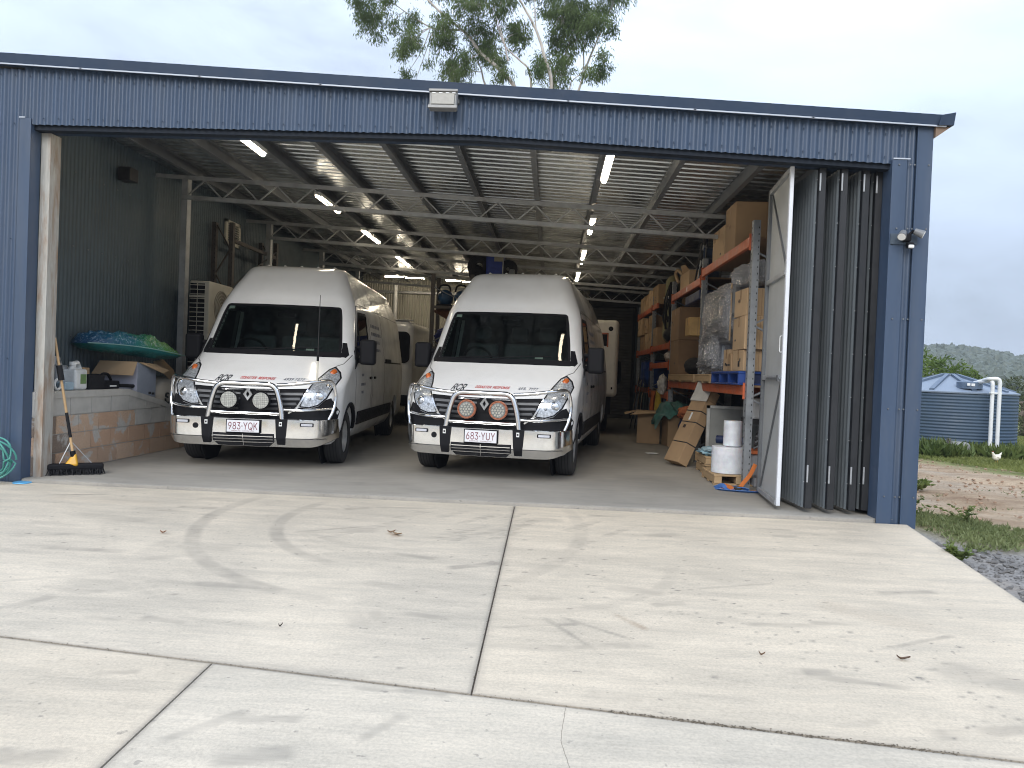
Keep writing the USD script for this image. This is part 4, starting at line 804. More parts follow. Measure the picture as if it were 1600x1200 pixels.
        if lampkind != 'white':
            for q in np.linspace(0, 2*PI, 14, endpoint=False): lp.part('cover_tab', rbox(s*.185+.098*math.cos(q)-.009, s*.185+.098*math.cos(q)+.009, -.162, -.14, .815+.098*math.sin(q)-.009, .815+.098*math.sin(q)+.009, .006, 1), surf('lamp_orange', (.36, .13, .07), .45))
            cells = [(0, 0)]+[(.032*math.cos(q), .032*math.sin(q)) for q in np.linspace(0, 2*PI, 6, endpoint=False)]+[(.062*math.cos(q), .062*math.sin(q)) for q in np.linspace(0, 2*PI, 12, endpoint=False)]
            lp.part('lamp_cells', cat(*[cyl((s*.185+a_, -.158, .815+b_), (s*.185+a_, -.164, .815+b_), .0125, 10) for a_, b_ in cells]), CHROME2)
        else:
            mesh_ = [bar((s*.185+o, -.160, .815-math.sqrt(max(0, .09**2-o*o))), (s*.185+o, -.160, .815+math.sqrt(max(0, .09**2-o*o))), .003, .003) for o in np.linspace(-.08, .08, 11)]+[bar((s*.185-math.sqrt(max(0, .09**2-o*o)), -.160, .815+o), (s*.185+math.sqrt(max(0, .09**2-o*o)), -.160, .815+o), .003, .003) for o in np.linspace(-.08, .08, 11)]
            lp.part('lens_guard', cat(mesh_), surf('lens_guard_grey', (.30, .30, .28), .4), smooth=False)
    hoop = fillet([(-.43, -.12, .60), (-.40, -.12, .80), (-.335, -.115, 1.005), (.335, -.115, 1.005), (.40, -.12, .80), (.43, -.12, .60)], .12, 7)
    bb.part('hoop', tube(hoop, .031, 16), CHROME2, smooth=50)
    bb.part('cross_bar', cyl((-.415, -.115, .665), (.415, -.115, .665), .022, 14), CHROME2, smooth=50)
    bb.part('sensor_cap', xf(cyl((0, 0, 0), (0, -.006, 0), .033, 20), t=(-.565, float(by(-.565))-.001, .50)), BLACK)
    pl = P('number_plate', cbox(-.198, .198, -.182, -.172, .432, .590, .004), BLACK)
    pl.part('plate_face', cbox(-.186, .186, -.186, -.182, .443, .580, .002), PLATEW)
    pf = lambda x, z: -.186+0*np.asarray(x)
    def ptext(t_, h, z, wid, bold, m_, nm):
        q = text_on(t_, h, 0, z, pf, 0, .0012, bold, center=True); v = q.vertices.copy(); v[:, 0] *= wid/(v[:, 0].max()-v[:, 0].min()); q.vertices = v; pl.part(nm, q, m_, smooth=False)
    ptext(plate, .083, .474, .335, False, MAROON, 'plate_characters'); ptext('QUEENSLAND - SUNSHINE STATE', .011, .452, .26, False, MAROON, 'plate_caption')
    if aerial:
        ae = P('aerial', tube([(.80, -.03, 1.06), (.80, -.03, 1.30)], .012, 8), CREAM); ae.part('spring', cyl((.80, -.03, 1.30), (.80, -.03, 1.37), .014, 8), BLACK); ae.part('whip', tube([(.80, -.03, 1.37), (.797, -.02, 1.72), (.80, -.01, 2.08)], [.006, .005, .004], 6), DARK)
    return V
def patch_ring(outer, inner, off=.006, thick=.01, sub=4):
    return patch(outer.difference(inner), off, thick, sub)
def spatch_ring(outer, inner, s):
    return spatch(outer.difference(inner), s, .003, .01, 2)
LAMPW2 = surf('lamp_cells_back', (.20, .21, .20), .3, metallic=.3)
make_van('white high roof van whose plate reads 983 YQK, nearest the block wall, tall aerial', (-3.55, 1.45), -4.0, '983·YQK', '4939 7377', 'white', True)
make_van('white high roof van whose plate reads 683 YUY, orange covers on its round lamps', (-.75, 1.45), 7.5, '683·YUY', '493.  7?77', 'orange', False)
# ================================================================== lights
def batten(p0, p1, label, group, drop=.0):
    p0, p1 = np.array(p0, float), np.array(p1, float); T = thing('batten_light', label, 'light', group, loc=(p0+p1)/2)
    T.part('body', bar(p0+[0, 0, .03], p1+[0, 0, .03], .09, .05), WHITEP, smooth=False)
    T.part('diffuser', tube(smoothline([p0+(p1-p0)*t for t in np.linspace(.015, .985, 5)], 3), .036, 12), TUBE, smooth=50)
GL, GR = 'ceiling tube lights in the left row', 'ceiling tube lights in the right row'
ordn = ['nearest', 'second', 'third', 'fourth', 'fifth', 'sixth']
for k, y0 in enumerate((.62, 3.95, 6.75, 7.45, 9.95, 10.75)):
    L_ = 1.18 if k < 2 else .62
    batten((-3.61, y0, 3.80), (-3.61, y0+L_, 3.80), f'{ordn[k]} lit white tube light of the left row under the roof', GL)
for k, y0 in enumerate((.68, 4.1, 7.05, 8.0, 10.2, 11.2)):
    L_ = 1.18 if k < 2 else .62
    batten((.54, y0, 3.60), (.54, y0+L_, 3.60), f'{ordn[k]} lit white tube light of the right row under the roof', GR)
for k, (x0, x1, z) in enumerate(((-4.9, -4.33, 3.90), (-4.3, -3.73, 3.88), (-3.12, -2.68, 3.84), (-2.65, -2.21, 3.82))):
    batten((x0, 14.5, z), (x1, 14.5, z), f'{("first", "second", "third", "fourth")[k]} from the left of four lit tubes across the back of the shed', 'tube lights across the back')

# ================================================================== folding door
FD = thing('folding_door', 'steel folding door stacked open in upright leaves against the right column', 'door', loc=(2.7, .6, 0))
DOORD = surf('door_cladding', (.14, .158, .17), .42, var=.08, scale=2); DOORE = surf('door_edge', (.012, .013, .015), .5); DOORIN = surf('door_inside_grey', (.40, .41, .405), .5, var=.1, scale=1.2, dirt=(.26, .25, .23), dscale=2.2, damt=.35)
DOORW = surf('door_edge_white', (.62, .64, .67), .4, metallic=.1, var=.05)
def leaf(p0, p1, h, name, face, edge, first=False):
    p0, p1 = np.array([*p0, 0.0]), np.array([*p1, 0.0]); d = (p1-p0)/np.linalg.norm(p1-p0); W = np.linalg.norm(p1-p0); nrm = np.array([-d[1], d[0], 0])
    if nrm[0] > 0: nrm = -nrm
    M = np.eye(4); M[:3, 0], M[:3, 1], M[:3, 2], M[:3, 3] = d, nrm, [0, 0, 1], p0
    def tr(t): t = t.copy() if isinstance(t, trimesh.Trimesh) else t; v, f = va(t); q = trimesh.Trimesh(v@M[:3, :3].T+M[:3, 3], f, process=False); return q
    z0 = .045
    ht = .019 if first else .033; lf = FD.part('door_leaf', tr(cbox(0, .055, -ht, ht, z0, h, .004)), edge)
    lf.part('stile', tr(cbox(W-.055, W, -.03, .03, z0, h, .004)), GALVD if first else edge)
    for z in (z0, h-.055) if not first else (z0, 1.28, 2.32, h-.055): lf.part('rail', tr(cbox(.055, W-.055, -.026, .026, z, z+.05, .003)), GALV if first else edge)
    if first:
        lf.part('sheet', tr(box(.05, W-.05, -.018, -.006, z0, h)), face, smooth=False)
        for a, b in (((.08, 2.40), (W-.1, h-.08)), ((W-.1, .12), (.10, 1.26))): lf.part('brace', tr(bar((a[0], .0, a[1]), (b[0], .0, b[1]), .022, .022)), GALVD, smooth=False)
        hd = lf.part('handle', tr(tube(fillet([(.10, .0, 1.56), (.10, .03, 1.56), (.10, .03, 1.72), (.10, .0, 1.72)], .015), .005, 8)), PVC)
        lf.part('bolt', tr(cat(cyl((.02, .03, 1.30), (W-.35, .03, 1.30), .011, 10), box(.05, .14, .02, .045, 1.27, 1.33))), GALVD)
    else:
        u = np.linspace(.05, W-.05, int((W-.1)/.076*10)); dd = .034+.009*np.sin(2*PI*u/.076)
        lf.part('sheet', tr(grid(np.vstack([u, u]), np.vstack([dd, dd]), np.vstack([0*u+z0, 0*u+h]))), face)
        lf.part('rivets', tr(cat(*[cyl((.028, -.036, z), (.028, -.040, z), .007, 8) for z in np.arange(.3, h, .42)]+[cyl((.045, .036, z), (.045, .042, z), .006, 8) for z in np.arange(.3, h, .42)])), GALV, kind='stuff')
        for z in (.30, 3.12): lf.part('hinge', tr(cbox(-.012, 0, .018, .034, z, z+.17, .003)), GALV)
leaf((2.275, .20), (2.36, 1.22), 3.375, 'a', DOORIN, DOORW, True)
for p0, p1 in (((2.545, .13), (2.50, 1.12)), ((2.745, .11), (2.74, 1.1)), ((2.955, .12), (2.90, 1.1)), ((3.095, .17), (3.07, 1.1))): leaf(p0, p1, 3.345, 'b', DOORD, DOORE)

# ================================================================== lamps on the facade
FL = thing('floodlight', 'grey square floodlight fixed at the middle of the fascia above the opening', 'floodlight', loc=(-1.13, -.12, 3.8))
fl = lambda t: xf(t, rx=-.18, about=(-1.13, -.12, 3.82))
ALU = surf('lamp_grey', (.19, .19, .185), .45, metallic=.3, var=.1)
FL.part('housing', fl(cbox(-1.265, -.995, -.155, -.075, 3.73, 3.915, .012)), ALU)
FL.part('lens', fl(cbox(-1.243, -1.017, -.166, -.154, 3.762, 3.885, .006)), surf('lamp_lens_grey', (.20, .195, .17), .2, var=.15, scale=12)); FL.part('frame', fl(cat(cbox(-1.27, -.99, -.172, -.15, 3.893, 3.92, .004), cbox(-1.27, -.99, -.168, -.15, 3.725, 3.758, .004))), ALU)
FL.part('led_row', fl(cat(*[cbox(q, q+.034, -.170, -.165, 3.874, 3.884, .002) for q in (-1.235, -1.17, -1.105, -1.045)])), PVC)
FL.part('bracket', cat(box(-1.16, -1.10, -.08, -.01, 3.80, 3.83), cbox(-1.05, -.985, -.07, -.02, 3.82, 3.86, .004)), GALVD, smooth=False)
SL = thing('security_light', 'twin spot security light with sensor on the right column', 'light', loc=(3.29, -.06, 2.68))
SL.part('mounting_plate', cbox(3.135, 3.385, -.038, -.03, 2.60, 2.70, .003), surf('plate_navy', (.05, .07, .095), .5))
SL.part('base', rbox(3.235, 3.315, -.08, -.03, 2.62, 2.70, .02), BLACK, smooth=50)
def spot(c, d):
    c, d = np.array(c), np.array(d, float); d /= np.linalg.norm(d)
    s = SL.part('spot_lamp', cyl(c, c+d*.085, .028, 20, .040), surf('spot_grey', (.16, .165, .17), .35), smooth=40)
    s.part('lens', cyl(c+d*.083, c+d*.088, .034, 20), WHITEP); s.part('arm', tube([c, c-d*.02+[0, .02, -.02], (3.275, -.06, 2.66)], .014, 8), BLACK)
spot((3.225, -.10, 2.70), (-.45, -.65, -.62)); spot((3.325, -.10, 2.715), (.75, -.35, -.42))
sn = SL.part('sensor', rbox(3.262, 3.325, -.12, -.06, 2.555, 2.61, .015), BLACK, smooth=50); sn.part('sensor_lens', rbox(3.268, 3.32, -.128, -.10, 2.553, 2.585, .01), WHITEP, smooth=50)

# ================================================================== things at the left: hose, lid, broom
hose = []
for k, (r, dz, cxx) in enumerate(((.225, .0, -5.45), (.17, .012, -5.44), (.205, .028, -5.46), (.15, .04, -5.44), (.215, .055, -5.46))):
    for q in np.linspace(0, 2*PI, 34, endpoint=False): hose.append((cxx+r*math.cos(q), -.20+.05*math.cos(q*2+k)+dz*.3, .205+r*.92*math.sin(q)+.004*k))
single('garden_hose', tube(np.array(hose), .0095, 8), surf('hose_green', (.06, .25, .21), .4, var=.15), 'green garden hose coiled against the left front wall', 'hose', smooth=60)
single('lid', lathe([(0, .012), (.07, .012), (.082, .008), (.085, 0), (0, 0)], 28, center=(-5.215, -.07, apz(0, -.07)+.001)), surf('lid_blue', (.10, .36, .62), .4), 'flat round blue lid lying on the concrete beside the left post', 'lid')
BR = thing('broom', 'wide black broom with wooden handle and yellow socket leaning at the left post', 'broom', loc=(-5.0, .3, 0))
WOOD = surf('broom_wood', (.50, .33, .17), .5, var=.15, scale=9, stretch=(3, 3, .5)); YEL = surf('socket_yellow', (.62, .33, .02), .45)
ha, hb = np.array([-4.985, .40, .13]), np.array([-5.195, .335, 1.43])
BR.part('handle', tube([ha, hb], .0135, 10), WOOD)
hp_ = lambda t: ha+(hb-ha)*t
BR.part('grip', tube([hp_(.20), hp_(.40)], .0165, 10), BLACKM); BR.part('grip', tube([hp_(.66), hp_(.78)], .03, 8), BLACKM)
th_ = math.atan2(.62, .44)
def brx(t): return xf(t, rz=.60, about=(-4.98, .42, 0))
BR.part('head', brx(rbox(-5.24, -4.72, .355, .475, .055, .115, .018)), BLACK, smooth=40)
bs = []
for i in range(46):
    for j in range(6):
        x0, y0 = -5.225+.50*i/45, .36+.11*j/5; a = rng.normal(0, .02, 2)-np.array([0, .03*(j < 2)]); bs.append(tube([(x0, y0, .06), (x0+a[0], y0+a[1], .004)], .004, 3, cap=False))
BR.part('bristles', brx(cat(bs)), BLACKM, smooth=False, kind='stuff')
BR.part('socket', hull_spheres([(-4.985, .40, .20), (-4.95, .375, .11), (-5.03, .36, .11)], [.022, .022, .022], 1), YEL, smooth=40); BR.part('collar', tube([hp_(.03), hp_(.09)], .027, 12), BLACK)
BR.part('stay', cyl((-5.11, .345, .115), hp_(.17), .005, 6), PVC); BR.part('stay', cyl((-4.86, .50, .115), hp_(.17), .005, 6), GALV)

# ================================================================== on the ledge
def bottle(name, label, x, y, z, w, d, h, m, cap_m, label_m=None, neck=.6):
    T = thing(name, label, 'jerrycan', loc=(x, y, z))
    body = rbox(x-w/2, x+w/2, y-d/2, y+d/2, z, z+h*.74, .03); top = hull_spheres([(x, y-d/2+.04, z+h*.70), (x, y+d/2-.04, z+h*.70), (x, y+d*.12, z+h*.93), (x, y-d*.10, z+h*.90)], .035, 2)
    T.part('body', cat(body), m, smooth=50); s = man(top)-man(rbox(x-.2, x+.2, y-.035, y+.055, z+h*.80, z+h*.90, .02)); T.part('handle', s, m, smooth=50)
    T.part('cap', cyl((x, y-d*.28, z+h*.88), (x, y-d*.28, z+h*.99), .028, 16), cap_m)
    if label_m: T.part('sticker', cbox(x+w/2-.002, x+w/2+.003, y-d*.12, y+d*.36, z+h*.22, z+h*.56, .001), label_m)
    return T
bottle('jerrycan', 'grey plastic jerrycan on the ledge behind the white one', -5.57, .92, .865, .20, .22, .37, surf('can_grey', (.33, .34, .35), .5, var=.08), PVC, surf('can_label', (.45, .46, .47), .5))
bottle('jerrycan', 'white plastic jerrycan with a green label on the ledge', -5.41, 1.03, .865, .17, .225, .32, surf('can_white', (.70, .71, .70), .4), PVC, surf('label_green', (.16, .26, .10), .5))
T = thing('bottle', 'pale blue and yellow spray bottle half hidden behind the left post', 'bottle', loc=(-5.62, .36, .865)); T.part('body', lathe([(0, 0), (.06, 0), (.065, .02), (.065, .2), (.03, .27), (.03, .33), (0, .33)], 20, center=(-5.62, .36, .865)), surf('bottle_cyan', (.35, .62, .62), .35)); T.part('sleeve', lathe([(.066, .05), (.067, .05), (.067, .14), (.066, .14)], 20, center=(-5.62, .36, .865)), surf('sleeve_yellow', (.55, .52, .18), .4))
T = thing('tape_reel', 'black reel lying beside the jerrycans on the ledge', 'reel', loc=(-5.40, .47, .87)); T.part('rim', xf(lathe([(.03, -.05), (.10, -.055), (.105, -.045), (.075, -.03), (.075, .03), (.105, .045), (.10, .055), (.03, .05)], 24, axis='x'), t=(-5.40, .47, .97)), BLACKM); T.part('hub', xf(lathe([(.012, -.058), (.035, -.058), (.035, .058), (.012, .058)], 18, axis='x'), t=(-5.40, .47, .97)), surf('hub_brown', (.12, .09, .07), .6))
single('ring', xf(tube([(0, .055*math.cos(q), .055*math.sin(q)) for q in np.linspace(0, 2*PI, 26, endpoint=False)], .014, 8, closed=True), t=(-5.33, .61, .935)), PVC, 'small white plastic ring standing on the ledge', 'ring')
single('tub', rbox(-5.42, -5.30, .70, .86, .866, .96, .02), surf('tub_blue', (.38, .50, .58), .5), 'small pale blue tub in front of the grey jerrycan', 'tub', smooth=50)
T = thing('tool_case', 'black plastic tool case with handle on the ledge', 'tool case', loc=(-5.4, 1.45, .866))
T.part('body', cat(rbox(-5.52, -5.32, 1.17, 1.48, .866, 1.04, .015)), BLACKM, smooth=40); T.part('nose', rbox(-5.50, -5.32, 1.46, 1.80, .866, .965, .02), BLACK, smooth=40)
T.part('handle', tube(fillet([(-5.4, 1.50, .96), (-5.4, 1.54, 1.05), (-5.4, 1.66, 1.05), (-5.4, 1.74, .965)], .04), .016, 8), BLACK); T.part('sticker', cbox(-5.322, -5.317, 1.58, 1.72, .892, .912, .001), PVC)
single('baton', cyl((-5.34, 1.80, .905), (-5.30, 2.36, .885), .022, 12), BLACKM, 'thin black stick lying on the ledge in front of the lilac carton', 'stick')
T = thing('wooden_block', 'short pale timber block behind the black tool case', 'block', loc=(-5.58, 1.36, .866)); T.part('block', cbox(-5.66, -5.54, 1.18, 1.52, .866, 1.115, .006), CARD2); T.part('notch', cbox(-5.545, -5.532, 1.34, 1.36, 1.06, 1.116, .001), BLACKM)
LILAC = surf('carton_lilac', (.40, .40, .47), .75, var=.05, scale=3); LILAC2 = surf('carton_grey_blue', (.28, .31, .37), .75, var=.10, scale=5)
def plate(pts, th=.004):
    """thin stiff sheet through 3-D corner points"""
    P = np.array(pts, float); n = np.cross(P[1]-P[0], P[2]-P[0]); n /= np.linalg.norm(n); return trimesh.convex.convex_hull(np.vstack([P+n*th/2, P-n*th/2]))
T = thing('carton', 'lilac printed carton with its tan flap folded down, under the blue cushion', 'carton', loc=(-5.5, 2.3, .88))
BX0, BX1, BY0, BY1, BZ = -5.78, -5.27, 2.10, 2.56, 1.20
T.part('panel', plate([(BX0, BY0, .862), (BX1, BY0, .82), (BX1, BY0, BZ), (BX0, BY0, BZ)]), LILAC, smooth=False); T.part('panel', plate([(BX1, BY0, .82), (BX1, BY1, .74), (BX1, BY1, BZ-.02), (BX1, BY0, BZ)]), LILAC2, smooth=False)
T.part('panel', plate([(BX0, BY0, .87), (BX0, BY1, .87), (BX0, BY1, BZ), (BX0, BY0, BZ)]), LILAC, smooth=False); T.part('panel', plate([(BX0, BY1, .8), (BX1, BY1, .8), (BX1, BY1, BZ-.02), (BX0, BY1, BZ)]), LILAC, smooth=False)
T.part('flap', plate([(BX0+.02, BY0-.01, BZ+.005), (BX1, BY0-.01, BZ+.005), (BX1+.0, BY0-.10, 1.03), (BX0-.03, BY0-.11, 1.035)]), CARD2, smooth=False); T.part('flap', plate([(BX1+.004, BY0+.02, BZ), (BX1+.004, BY1, BZ-.02), (BX1+.10, BY1+.16, 1.10), (BX1+.09, BY1+.02, 1.06)]), CARD2, smooth=False)
for k, (y0, z0, l_) in enumerate(((2.38, .80, .06), (2.46, .79, .07))): T.part('print', cbox(BX1+.002, BX1+.005, y0, y0+l_, z0-.015, z0+.015, .001), PRINT)
CD = np.array([.45, .893]); CN = np.array([.893, -.45]); CC = np.array([-5.50, 2.27])
def cpos(U, V, z): q = CC+np.multiply.outer(U, CD)*.70+np.multiply.outer(V, CN)*.27; return q[..., 0], q[..., 1], z
def cushion():
    u, v = np.linspace(-1, 1, 110), np.linspace(-1, 1, 60); U, V = np.meshgrid(u, v); ex = lambda q: np.abs(q)**2.6
    th = (np.clip(1-ex(U), 0, 1)**.6)*(np.clip(1-ex(V), 0, 1)**.5); out = []
    for s in (1, -1):
        wr = .14*noise2(U*2.5, V*1.5, 1.3, 21)+.10*noise2(U*7, V*4, 1.0, 22)+.10*np.abs(noise2(U*13+V*5, V*6, 1.0, 23)); x, y, z = cpos(U*(1-.10*V*V), V*(1-.15*U*U), 1.355-.055*U+.035*(1-U*U)+s*((.165 if s > 0 else .10)*th+wr*np.minimum(th*2.2, 1)*(1 if s > 0 else .35)))
        out.append(grid(x+.015*noise2(U, V, 2, 3), y, z))
    (out[1] if True else out[0]).invert(); return out
cu = cushion()
if cu[0].face_normals[:, 2].mean() < 0: cu[0].invert(); cu[1].invert()
CUSH = mat('cushion_print', {'g': ('geometry', {}), 's': ('separate_xyz', {}), 'mr': ('map_range', {'from_min': 1.55, 'from_max': 2.95, 'clamp': True}), 'n': ('noise_texture', {'scale': 3.5, 'detail': 4.0}), 'a': ('math', {'math_type': 'multiply_add', 'value2': .5}),
    'r': ('rgb_ramp', {'ramp': [(.2, (.010, .055, .15)), (.5, (.012, .10, .19)), (.68, (.012, .15, .15)), (.85, (.04, .19, .07)), (1.0, (.10, .25, .06))]}), 'n2': ('noise_texture', {'scale': 34.0, 'detail': 5.0, 'roughness': .75}), 'r2': ('rgb_ramp', {'ramp': [(.54, (0, 0, 0)), (.62, (.75, .75, .75))]}), 'm': ('mix', {'color2': (.30, .42, .55)}),
    'b': ('bump', {'strength': .5, 'distance': .02}), 'p': ('principled_bsdf', {'roughness': .33})},
    [('g.position', 's.vector'), ('s.y', 'mr.value'), ('g.position', 'n.vector'), ('n.fac', 'a.value1'), ('mr.result', 'a.value3'), ('a.value', 'r.fac'), ('g.position', 'n2.vector'), ('n2.fac', 'r2.fac'), ('r2.color', 'm.fac'), ('r.color', 'm.color1'), ('m.color', 'p.base_color'), ('n.fac', 'b.height'), ('b.normal', 'p.normal')])
T = thing('cushion', 'large blue and green patterned cushion lying across the open carton', 'cushion', loc=(-5.5, 2.27, 1.2)); T.part('top_cover', cu[0], CUSH, smooth=True); T.part('under_cover', cu[1], surf('cushion_teal', (.012, .13, .13), .45, var=.2, scale=4), smooth=True)
pip = np.array([[*(CC+u_*.70*CD+.27*(1-.15*u_*u_)*CN), 1.36-.055*u_+.035*(1-u_*u_)] for u_ in np.linspace(-.97, .97, 30)])
T.part('piping', tube(pip, .006, 6), surf('piping_pale', (.25, .42, .40), .6))
single('flat_carton', plate([(-5.30, 2.55, 1.17), (-5.30, 3.22, .88), (-5.40, 3.30, 1.10), (-5.40, 2.98, 1.25), (-5.38, 2.70, 1.22)], .006), CARD2, 'flattened tan carton leaning at the end of the ledge', 'carton', smooth=False)
def sack(): 
    s = trimesh.creation.icosphere(subdivisions=4); v = s.vertices; v = np.sign(v)*np.abs(v)**.75; v = v*(1+.12*(meshkit.fbm(v*2.2+9, 4, 3)-.5)[:, None]); s.vertices = v*np.array([.22, .46, .22])+np.array([-5.45, 3.0, .79]); return s
T = thing('sack', 'pale paper sack with bold black letters slumped on the sloping wall end', 'sack', loc=(-5.45, 2.95, .6)); T.part('bag', sack(), surf('sack_paper', (.42, .38, .32), .8, var=.12, scale=5, bump=.3, bscale=18), smooth=True)
tm = meshkit.text_mesh('DIRG', .15, .004, True); v = tm.vertices.copy(); v[:, 0] -= v[:, 0].mean(); v[:, 1] -= .075
v = np.c_[-v[:, 0], -v[:, 1], v[:, 2]]*np.array([1.1, 1, 1]); yy_ = 2.98+v[:, 0]; zz_ = .67-v[:, 0]*.35*-1*-1+v[:, 1]*.9+.25*v[:, 1]*0
q_ = np.clip(1-((yy_-3.0)/.46)**2-(np.clip(zz_-.79, -.2, .2)/.22)**2*.6, .05, 1); tm.vertices = np.c_[-5.45+.225*np.sqrt(q_)**.75+.012+v[:, 2], yy_, zz_]
T.part('lettering', tm, PRINT, smooth=False)
# ---- air conditioner, louvre, tall rack on the left wall
AC = thing('air_conditioner', 'tall cream air conditioner outdoor unit on the left wall behind the first van', 'air conditioner', loc=(-5.54, 4.7, 1.1))
ax0, ax1, ay0, ay1, az0, az1 = -5.70, -5.38, 4.32, 5.20, 1.12, 2.50
AC.part('casing', cbox(ax0, ax1, ay0, ay1, az0, az1, .015), CREAM)
AC.part('side_louvre', box(ax0+.012, ax1-.075, ay0-.004, ay0+.01, az0+.03, az1-.04), BLACKM)
for k in range(19): AC.part('louvre_bar', cbox(ax0+.008, ax1-.07, ay0-.012, ay0-.003, az0+.03+k*.071, az0+.043+k*.071, .002), CREAM, smooth=False)
AC.part('louvre_post', cbox(ax0+.125, ax0+.135, ay0-.013, ay0-.002, az0+.03, az1-.04, .002), CREAM); AC.part('louvre_band', cbox(ax0, ax1-.07, ay0-.014, ay0-.002, az1-.26, az1-.225, .002), CREAM)
for z in (az0+.36, az0+1.0):
    f = AC.part('fan_guard', cyl((ax1-.002, 4.76, z), (ax1+.006, 4.76, z), .27, 32), surf('fan_shade', (.24, .22, .18), .6))
    for r in (.06, .11, .16, .21, .26): f.part('ring', xf(tube([(0, r*math.cos(q), r*math.sin(q)) for q in np.linspace(0, 2*PI, 26, endpoint=False)], .004, 5, closed=True), t=(ax1+.012, 4.76, z)), CREAM)
AC.part('wall_bracket', cat(box(-5.92, -5.4, 4.45, 4.49, 1.07, 1.12), box(-5.92, -5.4, 5.0, 5.04, 1.07, 1.12)), GALVD, smooth=False)
LV = thing('wall_vent', 'small cream louvred vent high on the left wall', 'vent', loc=(-5.89, 6.3, 3.5)); LV.part('frame', cat(box(-5.915, -5.88, 6.0, 6.08, 3.36, 3.80), box(-5.915, -5.88, 6.56, 6.64, 3.36, 3.80), box(-5.915, -5.88, 6.0, 6.64, 3.36, 3.41), box(-5.915, -5.88, 6.0, 6.64, 3.75, 3.80)), CREAM, smooth=False)
for k in range(8): LV.part('blade', xf(box(-5.91, -5.87, 6.08, 6.56, 3.42+k*.042, 3.428+k*.042), ry=.5, about=(-5.89, 6.3, 3.424+k*.042)), CREAM, smooth=False)
def upright(T, x0, x1, y, h, m=GALV, nm='upright', w=.09):
    """rack frame: two perforated posts with zigzag bracing, in the plane y"""
    for x in (x0, x1):
        p = T.part(nm, cat(box(x-w/2, x-w/2+.006, y-.04, y+.04, 0, h), box(x+w/2-.006, x+w/2, y-.04, y+.04, 0, h), box(x-w/2, x+w/2, y-.046, y-.04, 0, h)), m, smooth=False)
        p.part('slots', cat(*[box(x-w*.28+dx+.006, x-w*.28+dx+.015, y-.0475, y-.046, z, z+.02) for z in np.arange(.08, h-.05, .075) for dx in (w*.44,)]), BLACKM, smooth=False, kind='stuff')
        p.part('side_slots', cat(*[box(x-w/2-.0015, x-w/2, y-.007, y+.007, z, z+.02) for z in np.arange(.08, h-.05, .075)]), BLACKM, smooth=False, kind='stuff')
        p.part('foot', box(x-w*.8, x+w*.8, y-.07, y+.07, .001, .008), m, smooth=False)
    z = .25; s = 0
    while z < h-.4:
        T.part('brace', bar((x0+.04, y, z), (x1-.04, y, z+.38) if s == 0 else (x1-.04, y, z+.0), .03, .02) if s == 0 else bar((x1-.04, y, z), (x0+.04, y, z+.38), .03, .02), m, smooth=False); z += .42; s ^= 1
WR = thing('storage_rack', 'dark perforated steel rack with cross braces along the left wall', 'rack', loc=(-5.6, 5.8, 0))
RUSTD = surf('rack_dark', (.075, .065, .058), .6, metallic=.2, var=.3, scale=20)
for y in (5.42, 7.5): upright(WR, -5.82, -5.52, y, 3.62, RUSTD, w=.07)
for a, b in (((-5.5, 5.45, 2.55), (-5.5, 7.48, 3.45)), ((-5.5, 5.45, 2.50), (-5.5, 7.48, 1.5)),): WR.part('cross_brace', bar(a, b, .02, .02), DARK, smooth=False)
WR.part('beam', box(-5.55, -5.50, 5.45, 7.48, 3.30, 3.36), RUSTD, smooth=False); WR.part('beam', box(-5.55, -5.50, 5.45, 7.48, 2.1, 2.16), RUSTD, smooth=False)
single('wall_box', cat(box(-5.6, -5.56, 6.3, 6.9, 2.62, 2.66), cbox(-5.80, -5.55, 6.3, 6.9, 2.16, 2.6, .01)), DARK, 'dark box on the left rack just above the first van', 'box')
# ================================================================== right hand pallet racking
XF = 2.25; RY = [1.5, 4.42, 7.30, 10.1, 12.95]
PR = thing('pallet_rack', 'long pallet rack with orange beams along the right side of the shed', 'rack', loc=(2.7, 7, 0))
for k, y in enumerate(RY): upright(PR, XF+.03, 3.12, y, 3.10, surf('rack_post_grey', (.27, .285, .30), .5, metallic=.45, var=.15, scale=9), w=.078)
LEV = {0: (2.93, 1.21), 1: (2.83, 1.21), 2: (1.95, 1.58, .98), 3: (2.88, 1.93, 1.02)}
for b, zs in LEV.items():
    for z in zs:
        for x in (XF+.0, 3.12):
            bm = PR.part('beam', cbox(x-.025, x+.025, RY[b]+.05, RY[b+1]-.05, z-.115, z, .006), ORANGE if z > 1.0 or x < 3 else ORANGE)
            bm.part('end_plate', cbox(x-.032, x+.03, RY[b]+.045, RY[b]+.055, z-.16, z+.03, .002), ORANGE); bm.part('end_plate', cbox(x-.032, x+.03, RY[b+1]-.055, RY[b+1]-.045, z-.16, z+.03, .002), ORANGE)
        PR.part('shelf_board', cbox(XF+.03, 3.09, RY[b]+.06, RY[b+1]-.06, z-.02, z+.004, .002), CARD3)
PR.part('label', cbox(XF-.027, XF-.0255, 5.6, 5.66, 2.735, 2.80, .0005), PVC)
_cn = [0]
